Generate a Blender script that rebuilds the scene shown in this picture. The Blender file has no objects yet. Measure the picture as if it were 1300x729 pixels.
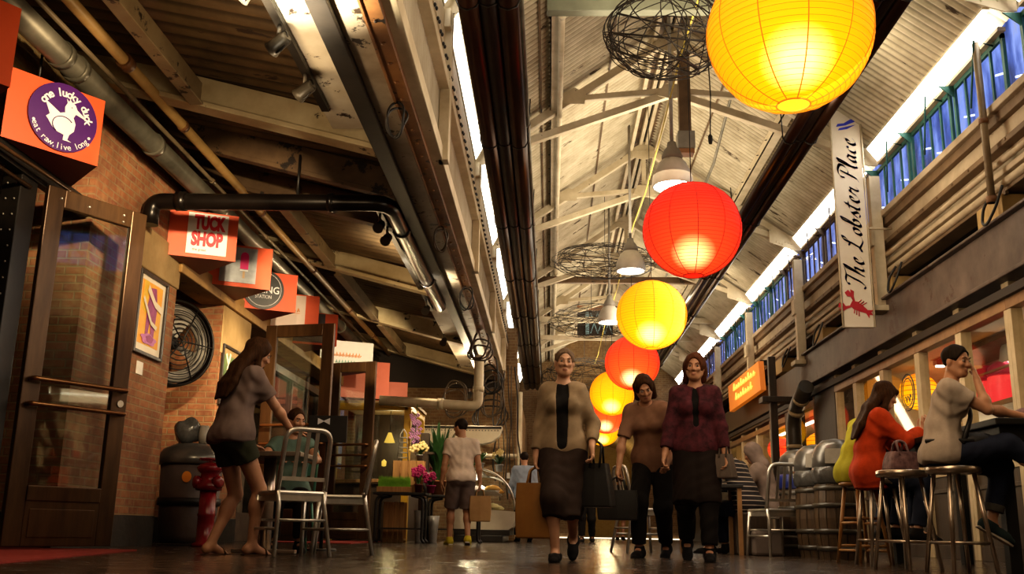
import bpy, math, random
import numpy as np
from mathutils import Vector, Matrix
random.seed(7)
PI = math.pi
scene = bpy.context.scene
COL = scene.collection
scene.view_settings.view_transform = 'Standard'
scene.view_settings.look = 'Medium High Contrast'
scene.view_settings.exposure = 0.0
scene.cycles.use_denoising = True
scene.cycles.max_bounces = 6
scene.cycles.diffuse_bounces = 3
scene.cycles.glossy_bounces = 3
scene.cycles.transparent_max_bounces = 10
scene.cycles.sample_clamp_indirect = 3.0
scene.cycles.caustics_reflective = False
scene.cycles.caustics_refractive = False

# ------------------------------------------------------------------ materials
MATS = {}
def _new(name):
    m = bpy.data.materials.new(name); m.use_nodes = True
    nt = m.node_tree; b = nt.nodes['Principled BSDF']
    MATS[name] = m
    return m, nt, b
def _ramp(nt, fac, stops):
    r = nt.nodes.new('ShaderNodeValToRGB'); e = r.color_ramp.elements
    while len(e) < len(stops): e.new(0.5)
    for i, (p, c) in enumerate(stops):
        e[i].position = p; e[i].color = (*c[:3], 1)
    nt.links.new(fac, r.inputs['Fac']); return r.outputs['Color']
def _noise(nt, scale, detail=4, vec=None, rough=.6):
    n = nt.nodes.new('ShaderNodeTexNoise'); n.inputs['Scale'].default_value = scale
    n.inputs['Detail'].default_value = detail; n.inputs['Roughness'].default_value = rough
    if vec is not None: nt.links.new(vec, n.inputs['Vector'])
    return n.outputs['Fac']
def _coord(nt, scale=(1,1,1), world=False):
    tc = nt.nodes.new('ShaderNodeTexCoord'); mp = nt.nodes.new('ShaderNodeMapping')
    mp.inputs['Scale'].default_value = scale
    if world:
        g = nt.nodes.new('ShaderNodeNewGeometry'); nt.links.new(g.outputs['Position'], mp.inputs['Vector'])
    else:
        nt.links.new(tc.outputs['Object'], mp.inputs['Vector'])
    return mp.outputs['Vector']
def _mix(nt, fac, a, b, mode='MIX'):
    n = nt.nodes.new('ShaderNodeMix'); n.data_type = 'RGBA'; n.blend_type = mode
    if isinstance(fac, (int, float)): n.inputs[0].default_value = fac
    else: nt.links.new(fac, n.inputs[0])
    for s, i in ((a, 6), (b, 7)):
        if isinstance(s, (tuple, list)): n.inputs[i].default_value = (*s[:3], 1)
        else: nt.links.new(s, n.inputs[i])
    return n.outputs[2]
def _bump(nt, b, h, strength=.3, dist=.02):
    n = nt.nodes.new('ShaderNodeBump'); n.inputs['Strength'].default_value = strength
    n.inputs['Distance'].default_value = dist
    nt.links.new(h, n.inputs['Height']); nt.links.new(n.outputs['Normal'], b.inputs['Normal'])
def mat(name, c1, c2=None, scale=8, rough=.6, metal=0, bump=.15, stretch=(1,1,1), spec=.5, flake=None, flake_scale=6, flake_amt=.6, emit=None, es=0, coat=0, world=False, flake_stretch=None):
    """two-tone noisy surface, optionally with flaked-off patches"""
    m, nt, b = _new(name)
    v = _coord(nt, stretch, world)
    n = _noise(nt, scale, 5, v)
    c2 = c2 or tuple(x*.7 for x in c1)
    col = _ramp(nt, n, [(.3, c2), (.7, c1)])
    if flake:
        v2 = _coord(nt, flake_stretch, world) if flake_stretch else v
        f = _noise(nt, flake_scale, 6, v2, .7)
        k = _ramp(nt, f, [(flake_amt, (0,0,0)), (flake_amt+.03, (1,1,1))])
        col = _mix(nt, k, col, flake)
    nt.links.new(col, b.inputs['Base Color'])
    b.inputs['Roughness'].default_value = rough; b.inputs['Metallic'].default_value = metal
    b.inputs['Specular IOR Level'].default_value = spec
    if coat: b.inputs['Coat Weight'].default_value = coat
    if bump: _bump(nt, b, _noise(nt, scale*3, 3, v), bump, .01)
    if emit:
        b.inputs['Emission Color'].default_value = (*emit, 1); b.inputs['Emission Strength'].default_value = es
    return m
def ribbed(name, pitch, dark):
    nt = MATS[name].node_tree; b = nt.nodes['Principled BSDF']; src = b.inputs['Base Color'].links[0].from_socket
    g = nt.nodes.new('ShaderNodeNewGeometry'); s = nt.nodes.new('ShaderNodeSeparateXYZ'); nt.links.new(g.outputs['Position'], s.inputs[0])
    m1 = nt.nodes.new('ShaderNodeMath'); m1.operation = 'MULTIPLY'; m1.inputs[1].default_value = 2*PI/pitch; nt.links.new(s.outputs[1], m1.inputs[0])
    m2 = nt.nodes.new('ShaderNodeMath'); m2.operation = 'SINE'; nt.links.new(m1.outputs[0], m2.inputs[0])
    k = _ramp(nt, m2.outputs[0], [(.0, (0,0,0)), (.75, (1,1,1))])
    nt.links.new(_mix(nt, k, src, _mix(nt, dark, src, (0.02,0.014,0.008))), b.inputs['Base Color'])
def mat_emit(name, c, s, base=(.02,.02,.02)):
    m, nt, b = _new(name)
    b.inputs['Base Color'].default_value = (*base, 1)
    b.inputs['Emission Color'].default_value = (*c, 1); b.inputs['Emission Strength'].default_value = s
    return m
def mat_brick(name, cols, mortar, bw=.21, bh=.07, rough=.85, dirt=.5):
    m, nt, b = _new(name)
    g = nt.nodes.new('ShaderNodeNewGeometry'); s = nt.nodes.new('ShaderNodeSeparateXYZ'); nt.links.new(g.outputs['Position'], s.inputs[0])
    a = nt.nodes.new('ShaderNodeMath'); a.operation = 'ADD'; nt.links.new(s.outputs[0], a.inputs[0]); nt.links.new(s.outputs[1], a.inputs[1])
    c = nt.nodes.new('ShaderNodeCombineXYZ'); nt.links.new(a.outputs[0], c.inputs[0]); nt.links.new(s.outputs[2], c.inputs[1])
    t = nt.nodes.new('ShaderNodeTexBrick'); nt.links.new(c.outputs[0], t.inputs['Vector'])
    t.inputs['Scale'].default_value = 1; t.inputs['Brick Width'].default_value = bw; t.inputs['Row Height'].default_value = bh
    t.inputs['Mortar Size'].default_value = .009; t.inputs['Mortar Smooth'].default_value = .3; t.inputs['Bias'].default_value = 0
    t.inputs['Color1'].default_value = (*cols[0],1); t.inputs['Color2'].default_value = (*cols[1],1); t.inputs['Mortar'].default_value = (*mortar,1)
    n1 = _noise(nt, 1.7, 5, g.outputs['Position']); n2 = _noise(nt, 14, 4, g.outputs['Position'])
    col = _mix(nt, _ramp(nt, n2, [(.42,(0,0,0)),(.75,(.8,.8,.8))]), t.outputs['Color'], cols[2])
    col = _mix(nt, _ramp(nt, n1, [(.35,(dirt,)*3),(.6,(0,0,0))]), col, tuple(x*.35 for x in cols[0]))
    nt.links.new(col, b.inputs['Base Color']); b.inputs['Roughness'].default_value = rough
    inv = nt.nodes.new('ShaderNodeMath'); inv.operation='SUBTRACT'; inv.inputs[0].default_value = 1; nt.links.new(t.outputs['Fac'], inv.inputs[1])
    _bump(nt, b, inv.outputs[0], .6, .012)
    return m
def mat_glass(name, tint=(.9,.95,.95), refl=.12, ior=1.5):
    m, nt, b = _new(name)
    nt.nodes.remove(b); out = nt.nodes['Material Output']
    tr = nt.nodes.new('ShaderNodeBsdfTransparent'); tr.inputs[0].default_value = (*tint, 1)
    gl = nt.nodes.new('ShaderNodeBsdfGlossy'); gl.inputs['Roughness'].default_value = .03; gl.inputs[0].default_value = (1,1,1,1)
    fr = nt.nodes.new('ShaderNodeFresnel'); fr.inputs[0].default_value = ior
    n = nt.nodes.new('ShaderNodeTexNoise'); n.inputs['Scale'].default_value = 3
    mx = nt.nodes.new('ShaderNodeMath'); mx.operation='MULTIPLY_ADD'; mx.inputs[1].default_value = 1.0; mx.inputs[2].default_value = refl*.3
    ge = nt.nodes.new('ShaderNodeNewGeometry'); bf = nt.nodes.new('ShaderNodeMath'); bf.operation = 'SUBTRACT'; bf.inputs[0].default_value = 1; nt.links.new(ge.outputs['Backfacing'], bf.inputs[1])
    fm = nt.nodes.new('ShaderNodeMath'); fm.operation = 'MULTIPLY'; nt.links.new(fr.outputs[0], fm.inputs[0]); nt.links.new(bf.outputs[0], fm.inputs[1]); nt.links.new(fm.outputs[0], mx.inputs[0])
    mix = nt.nodes.new('ShaderNodeMixShader'); nt.links.new(mx.outputs[0], mix.inputs[0])
    nt.links.new(tr.outputs[0], mix.inputs[1]); nt.links.new(gl.outputs[0], mix.inputs[2]); nt.links.new(mix.outputs[0], out.inputs['Surface'])
    return m

CREAM = (.60,.50,.33)
mat('roof_paint', (.60,.53,.40), (.38,.32,.22), 3, .75, bump=.2, world=True, flake=(.07,.045,.025), flake_scale=2.4, flake_amt=.62, stretch=(1,1,1), flake_stretch=(.35,2.2,.35))
mat('cream_steel', (.66,.57,.42), (.42,.34,.22), 2.5, .55, bump=.12, world=True, flake=(.08,.045,.02), flake_scale=5, flake_amt=.67)
mat('aisle_tin', (.17,.11,.052), (.075,.046,.021), 2.2, .6, bump=.2, world=True, flake=(.04,.022,.012), flake_scale=2.6, flake_amt=.6, flake_stretch=(.5,2.5,.5))
mat('aisle_beam', (.74,.64,.43), (.46,.36,.20), 2.2, .6, bump=.2, world=True, flake=(.03,.018,.01), flake_scale=3.2, flake_amt=.62)
mat('brown_beam', (.18,.11,.055), (.08,.045,.022), 3, .6, bump=.2, world=True, flake=(.02,.012,.008), flake_scale=4, flake_amt=.58)
mat('white_board', (.80,.74,.62), (.55,.46,.33), 2, .6, bump=.2, world=True, flake=(.05,.03,.02), flake_scale=3.6, flake_amt=.60)
mat('corr_wall', (.62,.55,.43), (.44,.37,.26), 2.5, .65, bump=.1, world=True)
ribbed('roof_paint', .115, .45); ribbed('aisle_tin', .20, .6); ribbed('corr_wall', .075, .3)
mat('aisle_purlin', (.34,.26,.15), (.20,.14,.075), 2.2, .6, bump=.2, world=True, flake=(.03,.018,.01), flake_scale=3.2, flake_amt=.6)
mat('black_steel', (.016,.012,.009), (.006,.005,.004), 6, .45, bump=.1)
mat('grey_web', (.40,.33,.24), (.20,.15,.10), 2.5, .55, bump=.2, world=True, flake=(.03,.018,.01), flake_scale=5, flake_amt=.6)
mat('rust_angle', (.26,.12,.04), (.10,.04,.015), 3, .55, bump=.2, world=True, flake=(.02,.012,.008), flake_scale=6, flake_amt=.6)
mat('duct_brown', (.060,.020,.007), (.014,.006,.003), 3, .3, metal=.5, bump=.06, stretch=(1,.3,1))
mat('duct_dull', (.028,.012,.006), (.012,.006,.004), 3, .4, metal=.3, bump=.06)
mat('rusty_fascia', (.135,.10,.085), (.055,.038,.032), 2.4, .5, metal=.15, bump=.2, world=True, flake=(.05,.02,.01), flake_scale=2.2, flake_amt=.6)
mat('cornice_cream', (.50,.41,.29), (.30,.23,.15), 2.2, .6, bump=.12, world=True, flake=(.07,.04,.02), flake_scale=7, flake_amt=.70)
mat('cornice_brown', (.20,.13,.07), (.10,.06,.03), 2.2, .6, bump=.12, world=True)
mat('teal_steel', (.05,.20,.17), (.03,.10,.09), 5, .5, bump=.1)
mat('brown_frame', (.12,.085,.06), (.06,.04,.03), 5, .5, bump=.1)
mat('bronze', (.115,.06,.026), (.055,.028,.012), 4, .34, metal=.45, bump=.05, stretch=(3,3,.4))
mat('bronze_bright', (.30,.15,.06), (.20,.09,.035), 5, .3, metal=.8, bump=.03)
mat('dark_timber', (.06,.035,.018), (.025,.014,.007), 5, .5, bump=.2, stretch=(4,4,.6))
mat('barrel_timber', (.10,.058,.026), (.035,.02,.009), 5, .5, bump=.25, stretch=(6,6,.6))
mat('stool_wood', (.42,.22,.075), (.26,.12,.035), 5, .4, bump=.05, stretch=(5,5,.6))
mat('crate_wood', (.45,.25,.09), (.26,.13,.045), 4, .6, bump=.1, stretch=(5,5,.5))
mat('pale_frame', (.56,.45,.29), (.40,.31,.18), 4, .5, bump=.06)
mat('transom_wood', (.30,.16,.065), (.17,.085,.033), 4, .45, bump=.06)
mat('stucco_tan', (.36,.25,.12), (.24,.155,.065), 3, .85, bump=.3, world=True)
mat('lintel_ochre', (.44,.27,.09), (.24,.13,.04), 3, .7, bump=.25, world=True, flake=(.06,.03,.012), flake_scale=5, flake_amt=.62)
mat('aluminium', (.62,.59,.54), (.48,.45,.40), 10, .32, metal=.85, bump=.03)
mat('steel_tube', (.55,.46,.38), (.36,.29,.23), 8, .28, metal=.9, bump=.03)
mat('grey_pipe', (.22,.20,.155), (.11,.10,.075), 3, .4, metal=.5, bump=.08, world=True, flake=(.38,.36,.28), flake_scale=4, flake_amt=.72)
mat('yellow_pipe', (.58,.37,.14), (.34,.20,.07), 2.4, .45, bump=.08, world=True)
mat('thin_pipe', (.26,.19,.11), (.14,.10,.055), 3, .45, bump=.05)
mat('white_pipe', (.72,.62,.45), (.5,.40,.25), 3, .5, bump=.05)
mat('black_pipe', (.018,.012,.009), (.008,.006,.005), 3, .3, metal=.5, bump=.04)
mat('maroon', (.16,.02,.025), (.09,.01,.014), 6, .4)
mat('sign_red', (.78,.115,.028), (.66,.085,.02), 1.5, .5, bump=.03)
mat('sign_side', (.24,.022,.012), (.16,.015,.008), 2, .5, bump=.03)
mat('sign_white', (.84,.82,.80), (.74,.73,.72), 3, .5, bump=.02)
mat('sign_pale', (.88,.76,.70), (.8,.64,.57), 3, .5, bump=.02)
mat('sign_purple', (.085,.012,.16), (.06,.008,.12), 3, .4, bump=.02)
mat('sign_silver', (.42,.43,.45), (.27,.28,.30), 9, .35, metal=.4, bump=.05)
mat('sign_black', (.012,.013,.017), (.007,.008,.01), 4, .4, bump=.02)
mat('sign_dark', (.075,.055,.07), (.05,.035,.05), 4, .5, bump=.02)
mat('letter_red', (.72,.02,.035), (.6,.015,.028), 4, .5, bump=0)
mat('letter_white', (.86,.84,.86), (.75,.73,.76), 4, .5, bump=0)
mat('letter_black', (.02,.015,.015), None, 4, .5, bump=0)
mat('letter_blue', (.035,.05,.50), (.028,.038,.40), 4, .5, bump=0)
mat('letter_orange', (.80,.30,.03), (.7,.22,.02), 4, .5, bump=0)
mat('letter_teal', (.10,.42,.36), (.08,.3,.26), 4, .5, bump=0)
mat('letter_yellow', (.85,.55,.06), (.7,.42,.03), 4, .5, bump=0)
mat('pop_pink', (.80,.006,.20), (.7,.004,.16), 4, .45, bump=0)
mat('pop_stick', (.72,.5,.3), None, 4, .6, bump=0)
mat('blade_board', (.70,.63,.53), (.58,.50,.40), 2, .55, bump=.03)
mat('lobster_red', (.45,.02,.035), (.33,.012,.02), 4, .5, bump=0)
mat('iron_black', (.012,.010,.009), (.006,.005,.005), 6, .45, bump=.08)
mat('wire_dark', (.055,.045,.038), (.03,.025,.02), 6, .5, bump=0)
mat('rope_yellow', (.66,.52,.10), (.5,.38,.06), 20, .7, bump=0)
mat('cable_black', (.018,.014,.011), (.01,.008,.007), 8, .55, bump=0)
mat('cable_tan', (.075,.05,.03), (.04,.028,.016), 8, .55, bump=0)
mat('enamel_white', (.76,.72,.66), (.6,.56,.5), 4, .4, bump=.03)
mat('cast_grey', (.34,.31,.27), (.22,.2,.17), 5, .5, bump=.05)
mat('bin_body', (.105,.075,.066), (.06,.042,.038), 4, .5, bump=.08)
mat('bin_lid', (.15,.14,.13), (.08,.075,.07), 5, .28, metal=.5, bump=.05)
mat('bag_plastic', (.12,.115,.11), (.05,.048,.045), 9, .22, bump=.4)
mat('blue_liner', (.02,.035,.22), (.015,.025,.15), 6, .4)
mat('hydrant_red', (.24,.008,.016), (.14,.005,.009), 5, .25, bump=.05)
mat('mat_red', (.34,.03,.02), (.24,.02,.014), 20, .9, bump=.3)
mat('table_top', (.20,.15,.115), (.13,.095,.07), 5, .3, bump=.03)
mat('table_dark', (.010,.008,.007), None, 5, .6, bump=.03)
mat('green_metal', (.11,.27,.20), (.07,.19,.14), 5, .35, metal=.3, bump=.03)
mat('chalkboard', (.02,.015,.013), (.012,.009,.008), 5, .7, bump=.02)
mat('picture_frame', (.035,.025,.02), None, 5, .35, bump=.05)
mat('poster_paper', (.80,.70,.56), (.7,.6,.46), 4, .6, bump=.02)
mat('poster_orange', (.80,.30,.02), (.80,.46,.05), 5, .5, bump=0)
mat('poster_purple', (.20,.03,.14), (.40,.06,.22), 9, .5, bump=0)
mat('poster_pink', (.65,.22,.45), (.4,.1,.35), 12, .5, bump=0)
mat('poster_green', (.16,.22,.08), (.05,.09,.04), 6, .5, bump=0)
mat('poster_red', (.52,.12,.06), (.3,.07,.04), 6, .5, bump=0)
mat('card_white', (.82,.74,.66), None, 5, .6, bump=0)
mat('banner_blue', (.10,.12,.42), (.55,.55,.72), 5, .5, bump=0)
mat('terracotta', (.42,.16,.06), (.3,.1,.04), 5, .8, bump=.1)
mat('leaf_dark', (.035,.10,.025), (.015,.045,.012), 9, .5, bump=.05)
mat('leaf_mid', (.075,.19,.035), (.04,.10,.02), 9, .5, bump=.05)
mat('grass_bright', (.22,.48,.035), (.12,.32,.02), 9, .5, bump=0)
mat('petal_magenta', (.48,.02,.16), (.3,.01,.1), 9, .5, bump=0)
mat('petal_lilac', (.62,.33,.55), (.45,.2,.42), 9, .5, bump=0)
mat('petal_cream', (.78,.66,.32), (.6,.45,.18), 9, .5, bump=0)
mat('vase_grey', (.26,.25,.24), (.18,.17,.16), 5, .3, bump=.02)
mat('yellow_frame', (.60,.36,.025), (.40,.22,.015), 3, .45, bump=.06, flake=(.2,.1,.02), flake_scale=9, flake_amt=.66)
mat('awning_white', (.72,.66,.52), (.6,.53,.4), 3, .6, bump=.03)
mat('case_white', (.62,.56,.45), (.5,.44,.34), 3, .35, bump=.02)
mat('case_dark', (.03,.025,.022), None, 3, .3, bump=.02)
mat('kraft_paper', (.40,.24,.10), (.30,.17,.065), 5, .7, bump=.08)
mat('bag_orange', (.36,.17,.035), (.25,.11,.02), 4, .6, bump=.1)
mat('bag_black', (.014,.012,.012), None, 6, .5, bump=.1)
mat('bag_yellow', (.62,.38,.05), (.5,.28,.03), 6, .6, bump=.1)
mat('bag_grey', (.17,.13,.11), (.11,.085,.07), 6, .7, bump=.1)
mat('bag_floral', (.28,.16,.16), (.07,.035,.04), 22, .6, bump=.1)
mat('plywood', (.42,.29,.12), (.30,.19,.07), 3, .7, bump=.05, stretch=(1,4,1))
mat('shop_wall', (.66,.52,.34), (.55,.42,.26), 2, .8, bump=.02)
mat('shop_pink', (.75,.42,.33), (.66,.35,.27), 2, .8, bump=.02)
mat('shop_dark', (.03,.02,.014), None, 2, .7, bump=.02)
mat('corridor_brick_plain', (.55,.36,.13), None, 2, .8, bump=.02)
mat('menu_board', (.03,.025,.03), None, 2, .6, bump=.0)
mat('lattice_blue', (.22,.36,.42), (.14,.25,.3), 3, .5, bump=0)
mat('panel_orange', (.42,.2,.09), None, 3, .6, bump=0)
mat_emit('tube_white', (1,.94,.82), 9.0)
mat_emit('tube_left', (1,.93,.80), 8.0)
mat_emit('shop_tube', (1,.9,.72), 4.0)
mat_emit('spot_bulb', (1,.84,.6), 40)
mat_emit('lamp_bulb', (1,.95,.85), 14)
mat_emit('case_light', (1,.85,.6), 6)
def _night():
    m, nt, b = _new('night_glow'); g = nt.nodes.new('ShaderNodeNewGeometry'); mp = nt.nodes.new('ShaderNodeMapping'); mp.inputs['Scale'].default_value = (1,1.6,.5); nt.links.new(g.outputs['Position'], mp.inputs['Vector'])
    n = _noise(nt, 2.2, 4, mp.outputs['Vector']); c = _ramp(nt, n, [(.30,(.012,.018,.05)),(.48,(.05,.085,.28)),(.62,(.16,.22,.50)),(.75,(.22,.24,.30))])
    b.inputs['Base Color'].default_value = (.02,.02,.03,1); nt.links.new(c, b.inputs['Emission Color']); b.inputs['Emission Strength'].default_value = 1.7
_night()
mat_emit('streak_white', (.75,.8,1.0), 2.2)
mat_emit('lit_floor_glow', (1,.85,.6), 1.6)
mat_emit('sign_orange_lit', (.9,.22,.012), .30, (.6,.2,.02))
mat_emit('sign_yellow_lit', (1,.6,.1), .9, (.6,.4,.1))
mat_glass('glass'); mat_glass('glass_clear', (.95,.97,1), .0, ior=1.12); mat_glass('glass_shop', (.95,.95,.93), .02, ior=1.30); mat_glass('glass_dark', (.55,.5,.42), .2); mat_glass('glass_case', (.9,.95,.98), .25)
mat_brick('brick_left', [(.36,.135,.055), (.22,.075,.038), (.36,.22,.10)], (.29,.20,.105), .225, .077, dirt=.75)
mat_brick('brick_ochre', [(.33,.19,.062), (.22,.125,.042), (.36,.26,.11)], (.30,.22,.11))
mat_brick('brick_back', [(.28,.155,.065), (.19,.10,.042), (.34,.24,.11)], (.30,.22,.12))
mat_brick('brick_pale', [(.50,.36,.15), (.42,.29,.11), (.52,.40,.2)], (.5,.38,.2), dirt=.1)
def _floor():
    m, nt, b = _new('floor_slab')
    g = nt.nodes.new('ShaderNodeNewGeometry')
    t = nt.nodes.new('ShaderNodeTexBrick'); nt.links.new(g.outputs['Position'], t.inputs['Vector'])
    t.inputs['Scale'].default_value = 1; t.inputs['Brick Width'].default_value = .6; t.inputs['Row Height'].default_value = .3
    t.inputs['Mortar Size'].default_value = .006
    t.inputs['Color1'].default_value = (.045,.03,.021,1); t.inputs['Color2'].default_value = (.027,.018,.013,1); t.inputs['Mortar'].default_value = (.012,.009,.007,1)
    n = _noise(nt, 2.2, 6, g.outputs['Position'])
    col = _mix(nt, _ramp(nt, n, [(.4,(0,0,0)),(.7,(.7,.7,.7))]), t.outputs['Color'], (.085,.055,.036))
    nt.links.new(col, b.inputs['Base Color'])
    n2 = _noise(nt, 5, 5, g.outputs['Position'])
    r = _ramp(nt, n2, [(.3,(.10,)*3),(.7,(.30,)*3)]); nt.links.new(r, b.inputs['Roughness'])
    n3 = _noise(nt, 9, 3, g.outputs['Position'])
    _bump(nt, b, n3, .18, .012)
    b.inputs['Specular IOR Level'].default_value = .55
_floor()
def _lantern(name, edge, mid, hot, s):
    """lit rice paper: bulb glow painted into the emission, brightest low on the camera side"""
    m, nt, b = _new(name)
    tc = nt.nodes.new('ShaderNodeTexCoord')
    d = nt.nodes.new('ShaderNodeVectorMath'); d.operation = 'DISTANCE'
    d.inputs[1].default_value = (-.04, -.31, -.33)  # centre of the painted hot spot, low on the camera side; no bulb there
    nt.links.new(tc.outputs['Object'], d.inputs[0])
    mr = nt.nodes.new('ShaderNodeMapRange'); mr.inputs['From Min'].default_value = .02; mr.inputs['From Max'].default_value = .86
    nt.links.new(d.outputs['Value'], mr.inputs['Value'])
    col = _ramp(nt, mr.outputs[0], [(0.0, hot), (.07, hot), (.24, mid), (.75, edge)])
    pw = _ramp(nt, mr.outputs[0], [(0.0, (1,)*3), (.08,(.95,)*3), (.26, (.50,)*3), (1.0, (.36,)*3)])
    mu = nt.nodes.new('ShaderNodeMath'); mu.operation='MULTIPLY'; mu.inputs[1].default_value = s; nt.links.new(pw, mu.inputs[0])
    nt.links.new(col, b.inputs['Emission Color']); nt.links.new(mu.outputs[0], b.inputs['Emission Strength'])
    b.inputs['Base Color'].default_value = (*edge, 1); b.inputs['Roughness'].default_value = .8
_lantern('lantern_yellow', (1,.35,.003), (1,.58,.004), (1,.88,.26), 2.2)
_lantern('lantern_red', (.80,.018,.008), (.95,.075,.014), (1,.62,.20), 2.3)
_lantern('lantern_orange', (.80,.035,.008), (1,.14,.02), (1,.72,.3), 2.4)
mat('rib_yellow', (.55,.20,.01), None, 5, .7, bump=0, emit=(.75,.24,.01), es=.75)
mat('rib_red', (.3,.02,.01), None, 5, .7, bump=0, emit=(.34,.012,.005), es=.75)
SKIN = (.52,.27,.16)
def mat_skin(name, c): 
    m = mat(name, c, tuple(x*.85 for x in c), 14, .5, bump=.05); 
    b = m.node_tree.nodes['Principled BSDF']; b.inputs['Subsurface Weight'].default_value = .0
    return m
mat_skin('skin', SKIN); mat_skin('skin_pale', (.60,.34,.22)); mat_skin('skin_tan', (.40,.20,.11))
mat('eye_white', (.45,.36,.30), None, 9, .3, bump=0)
mat('lips', (.46,.19,.13), None, 9, .4, bump=0)
mat('eye_dark', (.03,.02,.015), None, 9, .15, bump=0)
mat('hair_brown', (.075,.032,.012), (.025,.011,.005), 30, .65, bump=.2, stretch=(3,3,.3), spec=.12)
mat('hair_dark', (.025,.015,.010), (.010,.006,.004), 30, .65, bump=.2, stretch=(3,3,.3), spec=.12)
mat('hair_grey', (.20,.135,.09), (.11,.07,.045), 30, .65, bump=.2, stretch=(3,3,.3), spec=.12)
mat('hair_auburn', (.14,.05,.02), (.06,.02,.01), 30, .65, bump=.2, stretch=(3,3,.3), spec=.12)
def cloth(name, c, c2=None, sc=5): return mat(name, c, c2 or tuple(x*.65 for x in c), sc, .85, bump=.25, spec=.2)
cloth('shirt_mauve', (.22,.16,.145)); cloth('shorts_green', (.045,.048,.028)); cloth('tee_white', (.70,.58,.50)); cloth('shorts_grey', (.17,.125,.115))
cloth('shoe_yellow', (.50,.40,.03)); cloth('jacket_beige', (.36,.265,.17)); cloth('top_black', (.012,.010,.010)); cloth('skirt_dark', (.045,.028,.022))
cloth('knit_orange', (.62,.075,.018), None, 9); cloth('jersey_lime', (.46,.42,.03)); cloth('jeans_blue', (.022,.028,.055)); cloth('cuff_blue', (.11,.10,.09))
cloth('tee_cream', (.50,.42,.36)); cloth('plum_plaid', (.13,.03,.042), (.03,.012,.016), 16); cloth('coat_dark', (.022,.014,.012)); cloth('blouse_tan', (.34,.19,.125))
cloth('trousers_black', (.014,.011,.010)); cloth('shirt_blue', (.32,.36,.44)); cloth('hood_grey', (.30,.23,.20)); cloth('shoe_black', (.014,.012,.012)); cloth('sandal', (.12,.06,.03))
cloth('canvas_teal', (.03,.05,.055)); cloth('dress_black', (.010,.009,.009)); cloth('shirt_cream', (.5,.42,.3)); cloth('trim_white', (.6,.55,.48)); cloth('teal_top', (.13,.2,.17))
def _stripe():
    m, nt, b = _new('knit_striped')
    tc = nt.nodes.new('ShaderNodeTexCoord'); s = nt.nodes.new('ShaderNodeSeparateXYZ'); nt.links.new(tc.outputs['Object'], s.inputs[0])
    w = nt.nodes.new('ShaderNodeMath'); w.operation='MULTIPLY'; w.inputs[1].default_value = 2*PI/.052; nt.links.new(s.outputs[2], w.inputs[0])
    sn = nt.nodes.new('ShaderNodeMath'); sn.operation='SINE'; nt.links.new(w.outputs[0], sn.inputs[0])
    col = _ramp(nt, sn.outputs[0], [(.80,(.016,.012,.014)),(.86,(.42,.34,.27))]); nt.links.new(col, b.inputs['Base Color']); b.inputs['Roughness'].default_value=.9
_stripe()

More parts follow.
